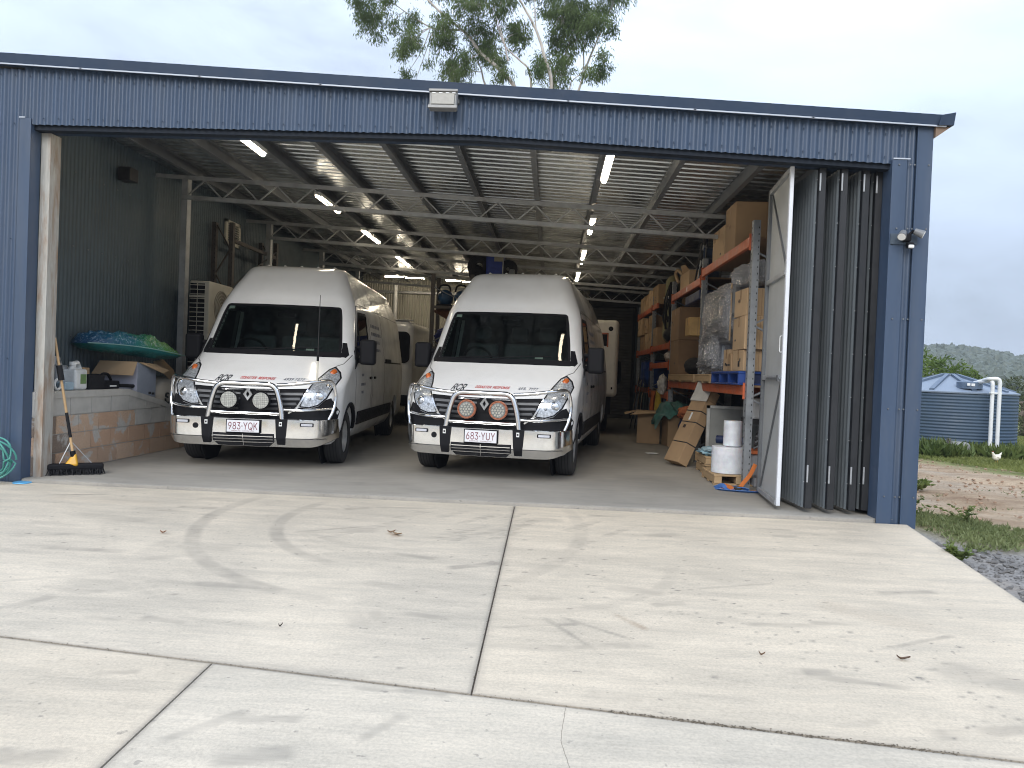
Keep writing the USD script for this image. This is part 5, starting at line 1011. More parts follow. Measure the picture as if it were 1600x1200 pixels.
def carton(label, x0, x1, y0, y1, z0, z1, m=CARD, tape=True, marks=2, group=None, rz=0.0, name='carton', seamx=True):
    c = ((x0+x1)/2, (y0+y1)/2, z0); T = thing(name, label, 'carton', group, loc=c, rz=rz)
    M = lambda t: xf(t, rz=rz, about=(c[0], c[1], 0)); j = lambda: rng.normal(0, .004)
    hl = trimesh.convex.convex_hull(np.array([[x+j(), y+j(), z+j()*.6] for x in (x0, x1) for y in (y0, y1) for z in (z0, z1)]))
    T.part('box', M(cbox(x0, x1, y0, y1, z0, z1, .006)), m, smooth=False)
    if tape: T.part('tape', M(cat(box(x0-.0015, x0, (y0+y1)/2-.025, (y0+y1)/2+.025, z1-.12, z1), box(x0, x1, (y0+y1)/2-.025, (y0+y1)/2+.025, z1+.0002, z1+.0014))), TAPE, smooth=False)
    T.part('flap_seam', M(cat(box((x0+x1)/2-.0025, (x0+x1)/2+.0025, y0-.001, y0+.0005, z0+.01, z1-.01))), CARD3, smooth=False) if seamx else None
    R_ = random.Random(int(y0*100)+int(z0*77))
    for k in range(marks):
        yy = R_.uniform(y0+.05, y1-.12); zz = R_.uniform(z0+.05, max(z0+.06, z1-.12)); ww = R_.uniform(.04, .10); hh = R_.uniform(.02, .06)
        T.part('print', M(cbox(x0-.0022, x0-.0005, yy, min(yy+ww, y1-.01), zz, zz+hh, .0004)), PRINT if R_.random() < .6 else CARD3, smooth=False)
    return T
carton('largest tan carton, on top of the rack beside the folding door', 2.27, 3.05, 2.50, 3.06, 2.936, 3.55, CARD)
carton('smaller tan carton with black print beside the largest one on top of the rack', 2.28, 2.85, 3.12, 3.90, 2.936, 3.38, CARD2, marks=2)
T = thing('trolley', 'folded black and silver hand trolley standing on top of the rack', 'trolley', loc=(2.45, 4.3, 2.93))
for x, y in ((2.30, 4.55), (2.55, 4.60)): T.part('rail', tube(fillet([(x, y, 2.84), (x, y-.10, 3.44), (x+.02, y-.05, 3.52)], .05), .016, 8), DARK)
for z in (2.98, 3.12, 3.28, 3.42): T.part('cross_rail', cyl((2.30, 4.53-.1*(z-2.84)/.6, z), (2.55, 4.58-.1*(z-2.84)/.6, z), .012, 8), GALVD)
for y, z in ((4.5, 3.40), (4.72, 2.95), (4.72, 3.2)): T.part('wheel', xf(lathe([(.0, -.02), (.07, -.02), (.085, 0), (.07, .02), (0, .02)], 18, axis='x'), t=(2.28, y, z)), BLACKM)
T.part('plate', plate([(2.28, 4.66, 2.85), (2.58, 4.66, 2.85), (2.58, 4.58, 3.3), (2.28, 4.58, 3.3)], .01), surf('trolley_blue', (.03, .05, .10), .4)); T.part('leg', tube([(2.27, 4.9, 2.85), (2.30, 4.62, 3.45)], .014, 8), GALV); T.part('leg', tube([(2.27, 5.15, 2.85), (2.30, 4.85, 3.42)], .014, 8), DARK)
T = thing('flap_carton', 'open tan carton with a curled flap on the second rack bay', 'carton', loc=(2.4, 6.1, 2.84)); T.part('box', cbox(2.25, 2.62, 5.62, 6.5, 2.836, 3.10, .005), CARD2); T.part('flap', tube(smoothline([(2.30, 6.45, 3.1), (2.24, 6.72, 3.24), (2.22, 6.85, 3.18), (2.25, 6.7, 3.02)], 5), .03, 8), CARD2); T.part('flap', plate([(2.26, 5.65, 3.1), (2.26, 6.3, 3.1), (2.20, 6.2, 3.24), (2.20, 5.75, 3.2)]), CARD)
single('blue_box', rbox(2.24, 2.9, 4.62, 5.85, 2.50, 2.66, .03), NAVYP, 'long dark blue box lying just under the second orange beam', 'box', smooth=40)
carton('upper of two tall brown cartons stacked on the timber pallet', 2.20, 2.86, 6.12, 7.0, 1.945, 2.52, CARD3, marks=3); carton('lower of two tall brown cartons stacked on the timber pallet', 2.20, 2.86, 6.10, 6.98, 1.345, 1.94, CARD3, marks=2)
def pallet(label, x0, x1, y0, y1, z0, m=TIMBER, h=.125, cat_='pallet'):
    T = thing('pallet', label, cat_, loc=((x0+x1)/2, (y0+y1)/2, z0))
    n = max(4, int((y1-y0)/.13))
    for k in range(n): T.part('deck_board', cbox(x0, x1, y0+(y1-y0)*k/n, y0+(y1-y0)*(k+.82)/n, z0+h-.02, z0+h, .003), m, smooth=False)
    for x in (x0+.05, (x0+x1)/2, x1-.05): T.part('bearer', cbox(x-.045, x+.045, y0, y1, z0+.02, z0+h-.022, .004), m, smooth=False)
    for y in (y0+.06, (y0+y1)/2, y1-.06): T.part('base_board', cbox(x0, x1, y-.05, y+.05, z0, z0+.018, .002), m, smooth=False)
    return T
pallet('timber pallet on the lower beam under the tall brown cartons', 2.18, 3.05, 5.75, 7.05, 1.215); pallet('timber pallet on the lower beam under the stretch wrapped load', 2.18, 3.05, 3.25, 4.36, 1.215); pallet('timber pallet on the lower beam behind the black bag', 2.18, 3.05, 4.5, 5.70, 1.215)
T = thing('blue_pallet', 'blue plastic pallet with square pockets on the lower front beam', 'pallet', loc=(2.6, 2.3, 1.21)); T.part('deck', cbox(2.17, 3.05, 1.60, 3.12, 1.345, 1.375, .006), BLUEP); T.part('base', cbox(2.17, 3.05, 1.60, 3.12, 1.213, 1.235, .006), BLUEP)
for y in (1.60, 2.10, 2.60, 3.07): T.part('block', cbox(2.175, 2.30, y, y+.05, 1.235, 1.345, .003), BLUEP)
T.part('core', box(2.31, 3.04, 1.62, 3.10, 1.236, 1.344), NAVYP)
# stretch wrapped load
T = thing('wrapped_load', 'grey pallet load wrapped in shiny clear stretch film', 'load', loc=(2.6, 3.9, 1.34))
GREYL = surf('load_grey', (.17, .175, .18), .6, var=.25, scale=6); 
for k, (x0, x1, y0, y1, z0, z1, m_) in enumerate(((2.34, 2.95, 3.3, 4.30, 1.345, 1.75, surf('load_pale', (.30, .33, .37), .6, var=.15)), (2.30, 2.95, 2.80, 4.25, 1.76, 2.10, GREYL), (2.30, 2.95, 2.55, 4.25, 2.11, 2.50, GREYL))): T.part('packed_box', cbox(x0, x1, y0, y1, z0, z1, .02), m_)
T.part('label', cbox(2.292, 2.297, 3.1, 3.35, 2.15, 2.28, .001), CARD2); T.part('strap', cbox(2.285, 2.296, 2.62, 2.67, 1.78, 2.52, .002), CARD2)
def wrap(x0, x1, y0, y1, z0, z1, amp, seed, taper=0):
    s = trimesh.creation.icosphere(subdivisions=5); v = s.vertices; q = np.sign(v)*np.abs(v)**.38; q = q/np.abs(q).max(0)
    n1 = meshkit.fbm(v*3.2+seed, 5, seed)-.5; n2 = np.abs(meshkit.fbm(np.c_[v[:, 0]*5, v[:, 1]*14, v[:, 2]*7]+seed, 4, seed+3)-.5); c = np.array([(x0+x1)/2, (y0+y1)/2, (z0+z1)/2]); h = np.array([(x1-x0)/2, (y1-y0)/2, (z1-z0)/2])
    p = c+q*h+v*(amp*(n1*1.2-n2*1.5))[:, None]; p[:, 1] += taper*(p[:, 2]-z0)/(z1-z0)*np.where(v[:, 1] < 0, -1, 0.2); s.vertices = p; return s
T.part('film', wrap(2.20, 2.98, 3.22, 4.42, 1.35, 1.95, .20, 3), FILM, smooth=True); T.part('film', wrap(2.21, 2.98, 2.52, 4.36, 1.80, 2.56, .17, 8), FILM, smooth=True)
single('wrapped_bundle', wrap(2.32, 3.0, 1.75, 2.95, 2.40, 2.72, .17, 15), FILM, 'crumpled clear plastic bundle lying over the top of the wrapped load', 'bundle', smooth=True)
carton('small honey coloured carton poking out of the wrapped load', 2.08, 2.34, 4.42, 4.78, 1.93, 2.21, surf('carton_honey', (.46, .29, .11), .7), marks=0)
carton('tan carton with a taped seam, top of the stack behind the front post', 2.25, 2.60, 1.72, 2.22, 2.036, 2.36, CARD2, rz=.05); carton('tan carton with a black label, middle of the stack behind the front post', 2.25, 2.60, 1.64, 2.34, 1.635, 2.03, CARD2, marks=1, rz=-.04)
carton('tan carton with small print, bottom of the stack behind the front post', 2.25, 2.60, 1.70, 2.24, 1.378, 1.63, CARD2, marks=3); carton('narrow tan carton standing beside the bottom one on the blue pallet', 2.24, 2.55, 2.28, 2.48, 1.378, 1.60, CARD, marks=1); carton('second narrow tan carton leaning on the blue pallet next to the film', 2.26, 2.55, 2.52, 2.78, 1.378, 1.66, CARD2, rz=.06)
carton('brown carton deep in the front bay, upper one seen beside the door', 2.66, 3.06, 1.72, 2.3, 2.0, 2.45, CARD3); carton('brown carton deep in the front bay, lower one seen beside the door', 2.66, 3.06, 1.70, 2.3, 1.378, 1.985, CARD3)
single('black_bag', blob((2.36, 5.25, 1.47), (.17, .55, .15), 3, .2, 2, 5, flat=1.341), BLACKM, 'black bag lying beside the tall brown cartons', 'bag', smooth=True)
OL = surf('carpet_olive', (.20, .185, .10), .9, var=.25, scale=7, bump=.4, bscale=60)
T = thing('carpet_roll', 'olive carpet roll standing on end in the third rack bay', 'carpet roll', loc=(2.42, 8.35, 1.96)); T.part('roll', cat(hull_spheres([(2.42, 8.35, 2.15), (2.44, 8.40, 3.20)], [.19, .17], 3)), OL, smooth=60)
for z in (2.42, 2.9): T.part('tie', xf(tube([(.195*math.cos(q), .195*math.sin(q), 0) for q in np.linspace(0, 2*PI, 26, endpoint=False)], .012, 6, closed=True), t=(2.43, 8.37, z)), surf('tie_pale', (.40, .38, .28), .7))
T = thing('harness', 'tangled black harness straps hanging in front of the carpet roll', 'harness', loc=(2.3, 7.9, 2.5))
R_ = np.random.default_rng(4)
for k in range(16):
    p0 = np.array([2.26+R_.uniform(-.02, .12), 7.75+R_.uniform(-.2, .35), 3.12+R_.uniform(-.2, .05)]); pts = [p0, p0+[R_.normal(0, .04), R_.normal(0, .1), -.25], p0+[R_.normal(0, .05), R_.normal(0, .14), -.5], p0+[R_.normal(0, .04), R_.normal(0, .12), -.62-.3*R_.random()]]; T.part('strap', tube(smoothline(pts, 5), .02, 6), BLACKM if k % 3 else DARK)
T.part('buckle', rbox(2.22, 2.25, 7.72, 7.78, 2.8, 2.86, .01, 1), CHROME2); T.part('pouch', blob((2.32, 7.85, 2.12), (.13, .3, .15), 3, .25, 2, 9, flat=1.96), BLACKM, smooth=True)
GB = 'tan cartons on the upper shelf of the far rack bay'
for k, (y0, y1, zt) in enumerate(((9.35, 10.05, 3.30), (10.2, 10.95, 3.31), (11.0, 11.65, 3.26), (11.7, 12.6, 3.27))): carton(f'{("nearest", "second", "third", "farthest")[k]} tan carton in the row on the far upper shelf', 2.25, 2.85, y0, y1, 2.886 if y0 > 10 else 2.89, zt, CARD2 if k % 2 else CARD, group=GB)
if True:
    PR.part('beam', cbox(XF-.025, XF+.025, 9.3, 10.05, 2.77, 2.885, .006), ORANGE); PR.part('shelf_board', cbox(XF+.03, 2.9, 9.3, 10.05, 2.86, 2.886, .002), CARD3)
GM = 'tan cartons on the middle shelf of the far rack bay'
for k, (x0, y0, y1, z0, z1) in enumerate(((2.25, 9.3, 9.95, 1.956, 2.36), (2.25, 10.2, 10.75, 1.936, 2.30), (2.25, 10.2, 10.8, 2.304, 2.70), (2.26, 10.9, 11.5, 1.936, 2.32), (2.24, 10.9, 11.5, 2.324, 2.66), (2.20, 11.6, 12.6, 2.30, 2.72), (2.26, 11.6, 12.5, 1.936, 2.29))): carton(('tan carton beside the carpet roll on the middle shelf', 'nearest lower tan carton on the far middle shelf', 'nearest upper tan carton on the far middle shelf', 'middle lower tan carton on the far middle shelf', 'middle upper tan carton on the far middle shelf', 'farthest upper tan carton jutting from the far middle shelf', 'farthest lower tan carton on the far middle shelf')[k], x0, x0+.55, y0, y1, z0, z1, CARD2 if k % 2 else CARD, group=GM)
single('silver_bag', blob((2.36, 8.0, 1.70), (.10, .45, .12), 3, .35, 3, 4, flat=1.585), surf('foil_grey', (.40, .37, .36), .4, var=.4, scale=9), 'crumpled pale bag on the small shelf of the third bay', 'bag', smooth=True)
for k, (y, r) in enumerate(((10.7, .30), (11.6, .32), (12.3, .3))): 
    T = thing('blue_drum', f'{("nearest", "middle", "farthest")[k]} of three dark blue drums on the lowest far shelf', 'drum', 'blue drums on the far shelf', loc=(2.58, y, 1.03)); T.part('drum', lathe([(0, 0), (r*.95, 0), (r, .03), (r, .2), (r*1.03, .22), (r, .24), (r, .42), (r*1.03, .44), (r, .46), (r*.97, .62), (0, .63)], 24, center=(2.58, y, 1.03)), BLUEP); T.part('lid', lathe([(0, .0), (r*1.02, 0), (r*1.02, .03), (0, .04)], 24, center=(2.58, y, 1.655)), NAVYP)
single('plastic_bag', blob((2.20, 7.85, 1.14), (.09, .16, .20), 4, .4, 2.2, 12), surf('bag_white', (.56, .55, .52), .45, var=.1), 'white plastic bag hanging from the third bay shelf edge', 'bag', smooth=True)
T = thing('safety_vest', 'yellow and orange safety vest hanging low in the third bay', 'vest', loc=(2.22, 8.6, .6))
def cloth(x, y0, y1, z0, z1, seed, amp=.05, n=24):
    u, v = np.meshgrid(np.linspace(0, 1, n), np.linspace(0, 1, n)); Y = y0+(y1-y0)*u+.04*noise2(u*3, v*3, 1, seed); Zc = z1+(z0-z1)*v+.05*np.sin(u*9+seed)*v; Xc = x+amp*np.sin(u*14+seed)*(.3+v)+.04*noise2(u*4, v*4, 1, seed+1)
    a = grid(Xc, Y, Zc); b = grid(Xc+.006, Y, Zc); b.invert(); return cat(a, b)
T.part('yellow_panel', cloth(2.2, 8.2, 8.7, .45, 1.0, 2), surf('vest_yellow', (.42, .30, .04), .8), smooth=True); T.part('orange_panel', cloth(2.2, 8.8, 9.4, .35, .98, 5), surf('vest_orange', (.45, .12, .03), .8), smooth=True)
# floor things on the right
def open_carton(label, x0, x1, y0, y1, h, rz, flaps, m=CARD):
    c = ((x0+x1)/2, (y0+y1)/2, 0); T = thing('open_carton', label, 'carton', loc=c, rz=rz); M = lambda t: xf(t, rz=rz, about=(c[0], c[1], 0))
    for p in ([(x0, y0, .003), (x1, y0, .003), (x1, y0, h), (x0, y0, h)], [(x0, y1, .003), (x1, y1, .003), (x1, y1, h), (x0, y1, h)], [(x0, y0, .003), (x0, y1, .003), (x0, y1, h), (x0, y0, h)], [(x1, y0, .003), (x1, y1, .003), (x1, y1, h), (x1, y0, h)]): T.part('panel', M(plate(p, .006)), m, smooth=False)
    T.part('base', M(plate([(x0, y0, .006), (x1, y0, .006), (x1, y1, .006), (x0, y1, .006)], .006)), m, smooth=False)
    for p in flaps: T.part('flap', M(plate(p, .005)), CARD2, smooth=False)
    return T
open_carton('open tan carton with wide flaps on the floor beside the right van', 1.72, 2.14, 7.35, 7.85, .62, -.12, [[(1.72, 7.35, .62), (2.14, 7.35, .62), (2.06, 7.12, .60), (1.58, 7.10, .55)], [(1.72, 7.35, .62), (1.72, 7.85, .62), (1.45, 7.80, .56), (1.48, 7.38, .54)], [(2.14, 7.38, .62), (2.14, 7.82, .62), (2.28, 7.8, .70), (2.28, 7.4, .69)]])
open_carton('second open carton on the floor under the draped green cloth', 2.18, 2.62, 6.9, 7.4, .66, .08, [])
def drape(): 
    u, v = np.meshgrid(np.linspace(-1, 1, 40), np.linspace(-1, 1, 30)); Zc = .70+.10*(1-u*u)*(1-v*v)-.25*np.clip(np.abs(v)-.45, 0, 1)-.45*np.clip(-u-.55, 0, 1)+.12*noise2(u*2, v*2, 1.8, 31)+.05*np.sin(u*9+v*5)
    a = grid(2.30+.36*u+.05*noise2(u, v, 3, 7), 7.02+.30*v, Zc); b = grid(2.30+.36*u+.05*noise2(u, v, 3, 7), 7.02+.30*v, Zc-.006); b.invert(); return cat(a, b)
single('cloth', drape(), surf('cloth_green', (.035, .12, .10), .75, var=.5, scale=6, dirt=(.20, .26, .25), dscale=5, damt=.6), 'crumpled dark green cloth draped over the second open carton', 'cloth', smooth=True)
single('rag', blob((2.42, 6.2, .66), (.16, .2, .12), 3, .4, 2.5, 6), surf('rag_orange', (.42, .13, .05), .8, var=.3), 'orange rag on top of the blue bundle behind the leaning carton', 'rag', smooth=True); single('bundle', blob((2.46, 6.2, .32), (.20, .3, .30), 3, .25, 2, 16, flat=.004), NAVYP, 'dark blue bundle on the floor behind the leaning carton', 'bundle', smooth=True)
# leaning long carton
A_, B_ = np.array([1.70, 3.90, 0]), np.array([1.845, 3.56, 0]); wv = (B_-A_); W_ = np.linalg.norm(wv); wv /= W_; av = np.array([.44, .30, 1.06]); av -= wv*(av@wv); av /= np.linalg.norm(av); nv = np.cross(av, wv); nv = nv if nv[0] > 0 else -nv
Lc, Th = 1.16, .17; lo = -min(0, (nv*Th)[2]); base_ = A_+np.array([0, 0, lo+.002])
def lean(u0, u1, v0, v1, t0, t1, c=.004):
    b = cbox(u0, u1, v0, v1, t0, t1, c); v, f = va(b); return trimesh.Trimesh(base_+v[:, :1]*wv+v[:, 1:2]*av+v[:, 2:]*nv, f, process=False)
T = thing('leaning_carton', 'long narrow tan carton leaning against the orange lower beam', 'carton', loc=tuple(base_)); T.part('box', lean(0, W_, 0, Lc, 0, Th), CARD, smooth=False)
for q in (.30, .62, .80, 1.0): T.part('strap', lean(-.002, W_+.002, q, q+.016, -.002, Th+.002, .001), PRINT if q != 1.0 else CARD3, smooth=False)
T.part('label', lean(.15, .19, .66, .78, -.003, 0, .0005), PVC); T.part('print', lean(.10, .16, .53, .58, -.003, 0, .0005), PRINT)
u, v = np.meshgrid(np.linspace(-.05, 1.08, 26), np.linspace(.82, 1.40, 30)); wr_ = .05*noise2(u*2, v*4, 2.2, 44); Pd = base_+(u*W_)[..., None]*wv+(v*1.18)[..., None]*av+(-.012-.05*np.clip(v-1, 0, 1)+wr_*np.clip((v-.8)*4, 0, 1))[..., None]*nv
Pd[..., 2] = np.minimum(Pd[..., 2], 1.45); s1 = grid(Pd[..., 0], Pd[..., 1], Pd[..., 2]); s2 = grid(Pd[..., 0]+.004, Pd[..., 1]+.002, Pd[..., 2]-.002); s2.invert()
single('foam_sheet', cat(s1, s2), surf('foam_white', (.50, .49, .45), .6, var=.1, scale=8, bump=.3, bscale=40), 'white foam sheet draped over the top of the leaning carton', 'sheet', smooth=True)
pallet('low timber pallet under the bubble wrap rolls by the front post', 2.0, 2.62, 1.86, 2.62, .002, TIMBER)
def roll(label, x, y, z, r, h): 
    T = thing('bubble_wrap_roll', label, 'roll', 'rolls of bubble wrap', loc=(x, y, z)); pr_ = [(.03, 0)]+[(r*(.985+.012*math.sin(k*2.1)), h*k/14) for k in range(15)]+[(.03, h)]
    T.part('roll', lathe([(.03, 0), *[(r*(.99+.008*math.sin(k*2.1)), .004+(h-.008)*k/14) for k in range(15)], (.03, h), (.03, 0)], 40, center=(x, y, z)), BUBBLE, smooth=40); T.part('core', lathe([(.026, .003), (.03, .003), (.03, h+.002), (.026, h+.002), (.026, .003)], 20, center=(x, y, z)), CARD)
roll('wide white bubble wrap roll standing on the low pallet', 2.22, 2.12, .128, .205, .325); roll('narrow white bubble wrap roll standing on the wide one', 2.26, 2.12, .456, .112, .315)
pallet('lower of two timber pallets stacked behind the rolls', 2.08, 2.75, 2.72, 3.45, .002); pallet('upper of two timber pallets stacked behind the rolls', 2.06, 2.75, 2.70, 3.45, .13)
single('rags', blob((2.2, 2.95, .30), (.17, .28, .06), 4, .5, 3, 8, flat=.257), surf('rags_blue', (.20, .34, .40), .8, var=.5, scale=9, dirt=(.55, .56, .57), dscale=7, damt=.9), 'pale blue and white rags heaped on the stacked pallets', 'rags', smooth=True)
T = thing('panel', 'grey framed panel standing on the floor under the front bay', 'panel', loc=(2.5, 3.42, 0)); T.part('sheet', box(2.26, 2.95, 3.52, 3.535, .03, .86), surf('panel_grey', (.26, .265, .25), .6, var=.08)); T.part('frame', cat(box(2.22, 2.26, 3.50, 3.55, .002, .90), box(2.95, 2.99, 3.50, 3.55, .002, .90), box(2.22, 2.99, 3.50, 3.55, .86, .90)), surf('frame_pale', (.42, .42, .40), .5), smooth=False)
single('tube', cyl((2.25, 2.95, .47), (2.6, 2.75, .47), .055, 16), NAVYP, 'dark blue tube lying behind the bubble wrap rolls', 'tube')
T = thing('crate', 'grey plastic crate with an orange lid behind the front post', 'crate', loc=(2.6, 1.9, .13)); T.part('body', cbox(2.42, 2.95, 1.75, 2.2, .13, .40, .02), surf('crate_grey', (.24, .24, .245), .5)); T.part('lid', cbox(2.40, 2.97, 1.73, 2.22, .40, .435, .008), surf('crate_orange', (.50, .13, .04), .45)); T.part('base_box', cbox(2.46, 2.92, 1.78, 2.2, .002, .125, .01), surf('crate_grey2', (.33, .33, .34), .5))
T = thing('folded_frames', 'dark folded metal frames heaped above the grey crate', 'frames', loc=(2.7, 2.1, .44))
for k in range(7): T.part('tube', tube(smoothline([(2.45+.02*k, 1.85+.05*k, .46+.03*k), (2.7, 1.9+.05*k, .56+.035*k), (3.0, 1.85+.06*k, .60+.03*k)], 4), .016, 6), DARK if k % 2 else GALVD)
single('tub', rbox(2.46, 2.98, 2.0, 2.5, .80, 1.06, .03), surf('tub_white', (.50, .50, .49), .5, var=.06), 'white plastic tub on the frames under the front orange beam', 'tub', smooth=40); single('shelf_board', box(2.45, 3.0, 1.98, 2.52, .74, .795), DARK, 'dark shelf board carrying the white tub', 'board')
# ratchet straps
ORS, BLS = surf('strap_orange', (.60, .17, .035), .6, var=.15), surf('strap_blue', (.06, .16, .42), .6, var=.15)
def ribbon(pts, w, up, th=.003):
    P = smoothline(pts, 6); T_ = np.gradient(P, axis=0); T_ /= np.linalg.norm(T_, axis=1, keepdims=True); S = np.cross(T_, np.asarray(up, float)); S /= np.maximum(np.linalg.norm(S, axis=1, keepdims=True), 1e-6); N_ = np.cross(S, T_)
    R4 = np.stack([P+S*w/2+N_*th, P-S*w/2+N_*th, P-S*w/2-N_*th, P+S*w/2-N_*th], 1); k = len(P); V = R4.reshape(-1, 3); F = []
    for i in range(k-1):
        for j in range(4): a, b = i*4+j, i*4+(j+1) % 4; F += [[a, b, b+4], [a, b+4, a+4]]
    return trimesh.Trimesh(V, F, process=False)
T = thing('ratchet_strap', 'orange and blue ratchet straps tangled at the foot of the front post', 'strap', loc=(2.25, 1.45, 0))
T.part('webbing', ribbon([(2.36, 1.40, .32), (2.30, 1.38, .20), (2.22, 1.36, .10), (2.18, 1.36, .03)], .045, (0, 1, 0)), ORS, smooth=False); T.part('webbing', ribbon([(2.10, 1.42, .012), (2.0, 1.45, .05), (2.05, 1.40, .06), (2.14, 1.36, .02)], .045, (0, 1, .4)), ORS, smooth=False)
T.part('webbing', ribbon([(2.42, 1.40, .15), (2.47, 1.38, .07), (2.42, 1.36, .015), (2.30, 1.34, .01)], .03, (0, 1, .2)), ORS, smooth=False)
for k, p in enumerate((((1.93, 1.47, .02), (2.0, 1.42, .06), (2.08, 1.40, .03), (2.16, 1.38, .05)), ((2.12, 1.38, .02), (2.2, 1.34, .05), (2.28, 1.33, .03)), ((2.40, 1.34, .02), (2.48, 1.33, .05), (2.56, 1.36, .02)), ((1.95, 1.44, .012), (2.1, 1.36, .012), (2.3, 1.32, .012), (2.5, 1.34, .012)))): T.part('blue_webbing', ribbon(p, .05, (0, .6, 1) if k % 2 else (0, 1, .3)), BLS, smooth=False)
T.part('ratchet', cat(cbox(2.13, 2.20, 1.33, 1.38, .01, .05, .006), cyl((2.12, 1.355, .05), (2.21, 1.355, .05), .014, 8)), DARK)
single('paper_scrap', blob((1.72, 5.35, .012), (.10, .07, .012), 3, .6, 3, 3, flat=.002), WHITEP, 'crumpled white paper scrap on the shed floor', 'paper', smooth=True)
for k in range(3): single('pole', tube([(1.95+.10*k, 11.2, .01), (2.16+.06*k, 11.5, 1.28-.08*k)], .016, 8), CHROME2, ('leftmost', 'middle', 'rightmost')[k]+' of three silver poles leaning at the far rack', 'pole', 'silver poles leaning at the far rack')
# ---- back of the shed
def box_trailer():
    T = thing('box_trailer', 'white box trailer with a rounded corner parked behind the right van', 'trailer', loc=(.2, 10.5, 0))
    T.part('body', rbox(-1.0, 1.42, 9.0, 12.2, .82, 2.46, .10, 3), surf('trailer_cream', (.62, .59, .53), .35, var=.04), smooth=50); T.part('badge', xf(cyl((0, 0, 0), (0, -.006, 0), .05, 20), t=(1.235, 8.999, 2.27)), BLACK)
    T.part('window', cbox(.6, 1.16, 8.985, 9.0, 1.9, 2.15, .01), BLACK); T.part('window_frame', cat(box(1.16, 1.19, 8.98, 9.0, 1.88, 2.17), box(.6, 1.19, 8.98, 9.0, 2.15, 2.18)), surf('frame_orange', (.42, .12, .05), .4)); T.part('chassis', box(-.9, 1.3, 9.15, 12, .45, .82), BLACKM); T.part('latch', cbox(1.28, 1.31, 8.98, 9.0, .98, 1.03, .004), BLACK)
    for y in (10.3, 11.2): T.part('wheel', xf(lathe([(.0, -.1), (.28, -.1), (.32, -.06), (.32, .06), (.28, .1), (0, .1)], 28, axis='x'), t=(1.2, y, .32)), RUBBER)
    T.part('tyre_cover', xf(lathe([(0, -.06), (.24, -.06), (.27, 0), (.24, .06), (0, .06)], 24, axis='x'), t=(1.46, 9.6, 1.35)), BLACK)
box_trailer()
def far_van():
    T = thing('far_van', 'white van seen only as a sliver behind the van nearest the block wall', 'van', loc=(-4.0, 11, 0))
    x0, x1 = -4.95, -3.02; T.part('body', hull_spheres([(x, y, z) for x in (x0+.2, x1-.2) for y in (9.2, 14.5) for z in (.6,)]+[(x, y, z) for x in (x0+.2, x1-.18) for y in (9.2, 14.5) for z in (2.12,)], .18, 3), WHITE, smooth=50)
    T.part('rear_window', extr_y(rrect(-3.9, -3.10, 1.40, 2.02, .10), 9.005, 9.03), BLACK); T.part('window_seal', extr_y(rrect(-3.93, -3.07, 1.37, 2.05, .12).difference(rrect(-3.9, -3.10, 1.40, 2.02, .10)), 9.0, 9.03), BLACKM); T.part('gutter', cbox(x0+.1, x1-.02, 9.05, 9.2, 2.295, 2.315, .006), WHITEP)
    T.part('door_handle', tube(fillet([(-3.28, 9.02, 1.30), (-3.28, 8.95, 1.24), (-3.26, 8.95, 1.10), (-3.26, 9.02, 1.05)], .04), .02, 8), BLACK); T.part('bumper', rbox(x0, x1, 8.92, 9.2, .45, .68, .05), BLACK)
    for x in (x0+.2, x1-.18): T.part('wheel', xf(lathe([(.0, -.1), (.28, -.1), (.33, -.06), (.33, .06), (.28, .1), (0, .1)], 28, axis='x'), t=(x, 10.2, .33)), RUBBER)
far_van()
BKR = thing('back_rack', 'dark rack holding blue machines between the two vans at the back', 'rack', loc=(-1.7, 9, 0))
for x in (-2.58, -1.75, -.55):
    for y in (8.8, 9.6): BKR.part('upright', cat(box(x-.04, x+.04, y-.004, y, 0, 3.30), box(x-.04, x-.034, y, y+.06, 0, 3.30), box(x+.034, x+.04, y, y+.06, 0, 3.3)), RUSTD, smooth=False)
for z, xa in ((.6, -2.58), (1.75, -2.58), (2.62, -2.58), (3.24, -1.75)): BKR.part('beam', box(xa, -.55, 8.79, 8.83, z-.06, z), RUSTD, smooth=False); BKR.part('shelf', box(xa, -.55, 8.83, 9.6, z-.03, z), CARD3, smooth=False)
for a, b in (((-2.55, 8.77, 3.0), (-1.78, 8.77, 2.66)), ((-2.55, 8.77, 1.85), (-1.78, 8.77, 2.3)), ((-2.55, 8.77, 1.85), (-1.78, 8.77, 1.4)), ((-2.55, 8.77, 1.62), (-1.78, 8.77, 1.62))): BKR.part('brace', bar(a, b, .03, .02), GALVD, smooth=False)
for k, x in enumerate((-2.34, -1.98)):
    T = thing('air_mover', ('left', 'right')[k]+' of two dark blue air movers side by side on the back rack', 'air mover', 'blue air movers on the back rack', loc=(x, 9.0, 2.62)); T.part('housing', blob((x, 9.05, 2.80), (.17, .22, .19), 3, .08, 1.5, k+3, flat=2.622), surf('mover_blue', (.012, .05, .12), .35, var=.2), smooth=True)
    T.part('handle', tube(fillet([(x-.13, 8.92, 2.93), (x-.10, 8.90, 3.07), (x+.10, 8.90, 3.07), (x+.13, 8.92, 2.93)], .07), .02, 8), BLACK); T.part('foot', cbox(x-.16, x+.16, 8.84, 9.3, 2.622, 2.66, .01), BLACK)
single('kayak', hull_spheres([(-2.6, 9.1, 2.53), (-2.2, 9.05, 2.44), (-1.2, 9.05, 2.44), (-.7, 9.1, 2.5)], [.02, .13, .13, .06], 3), surf('kayak_brown', (.16, .065, .025), .4), 'brown curved hull slung under the shelf of the back rack', 'kayak', smooth=50)
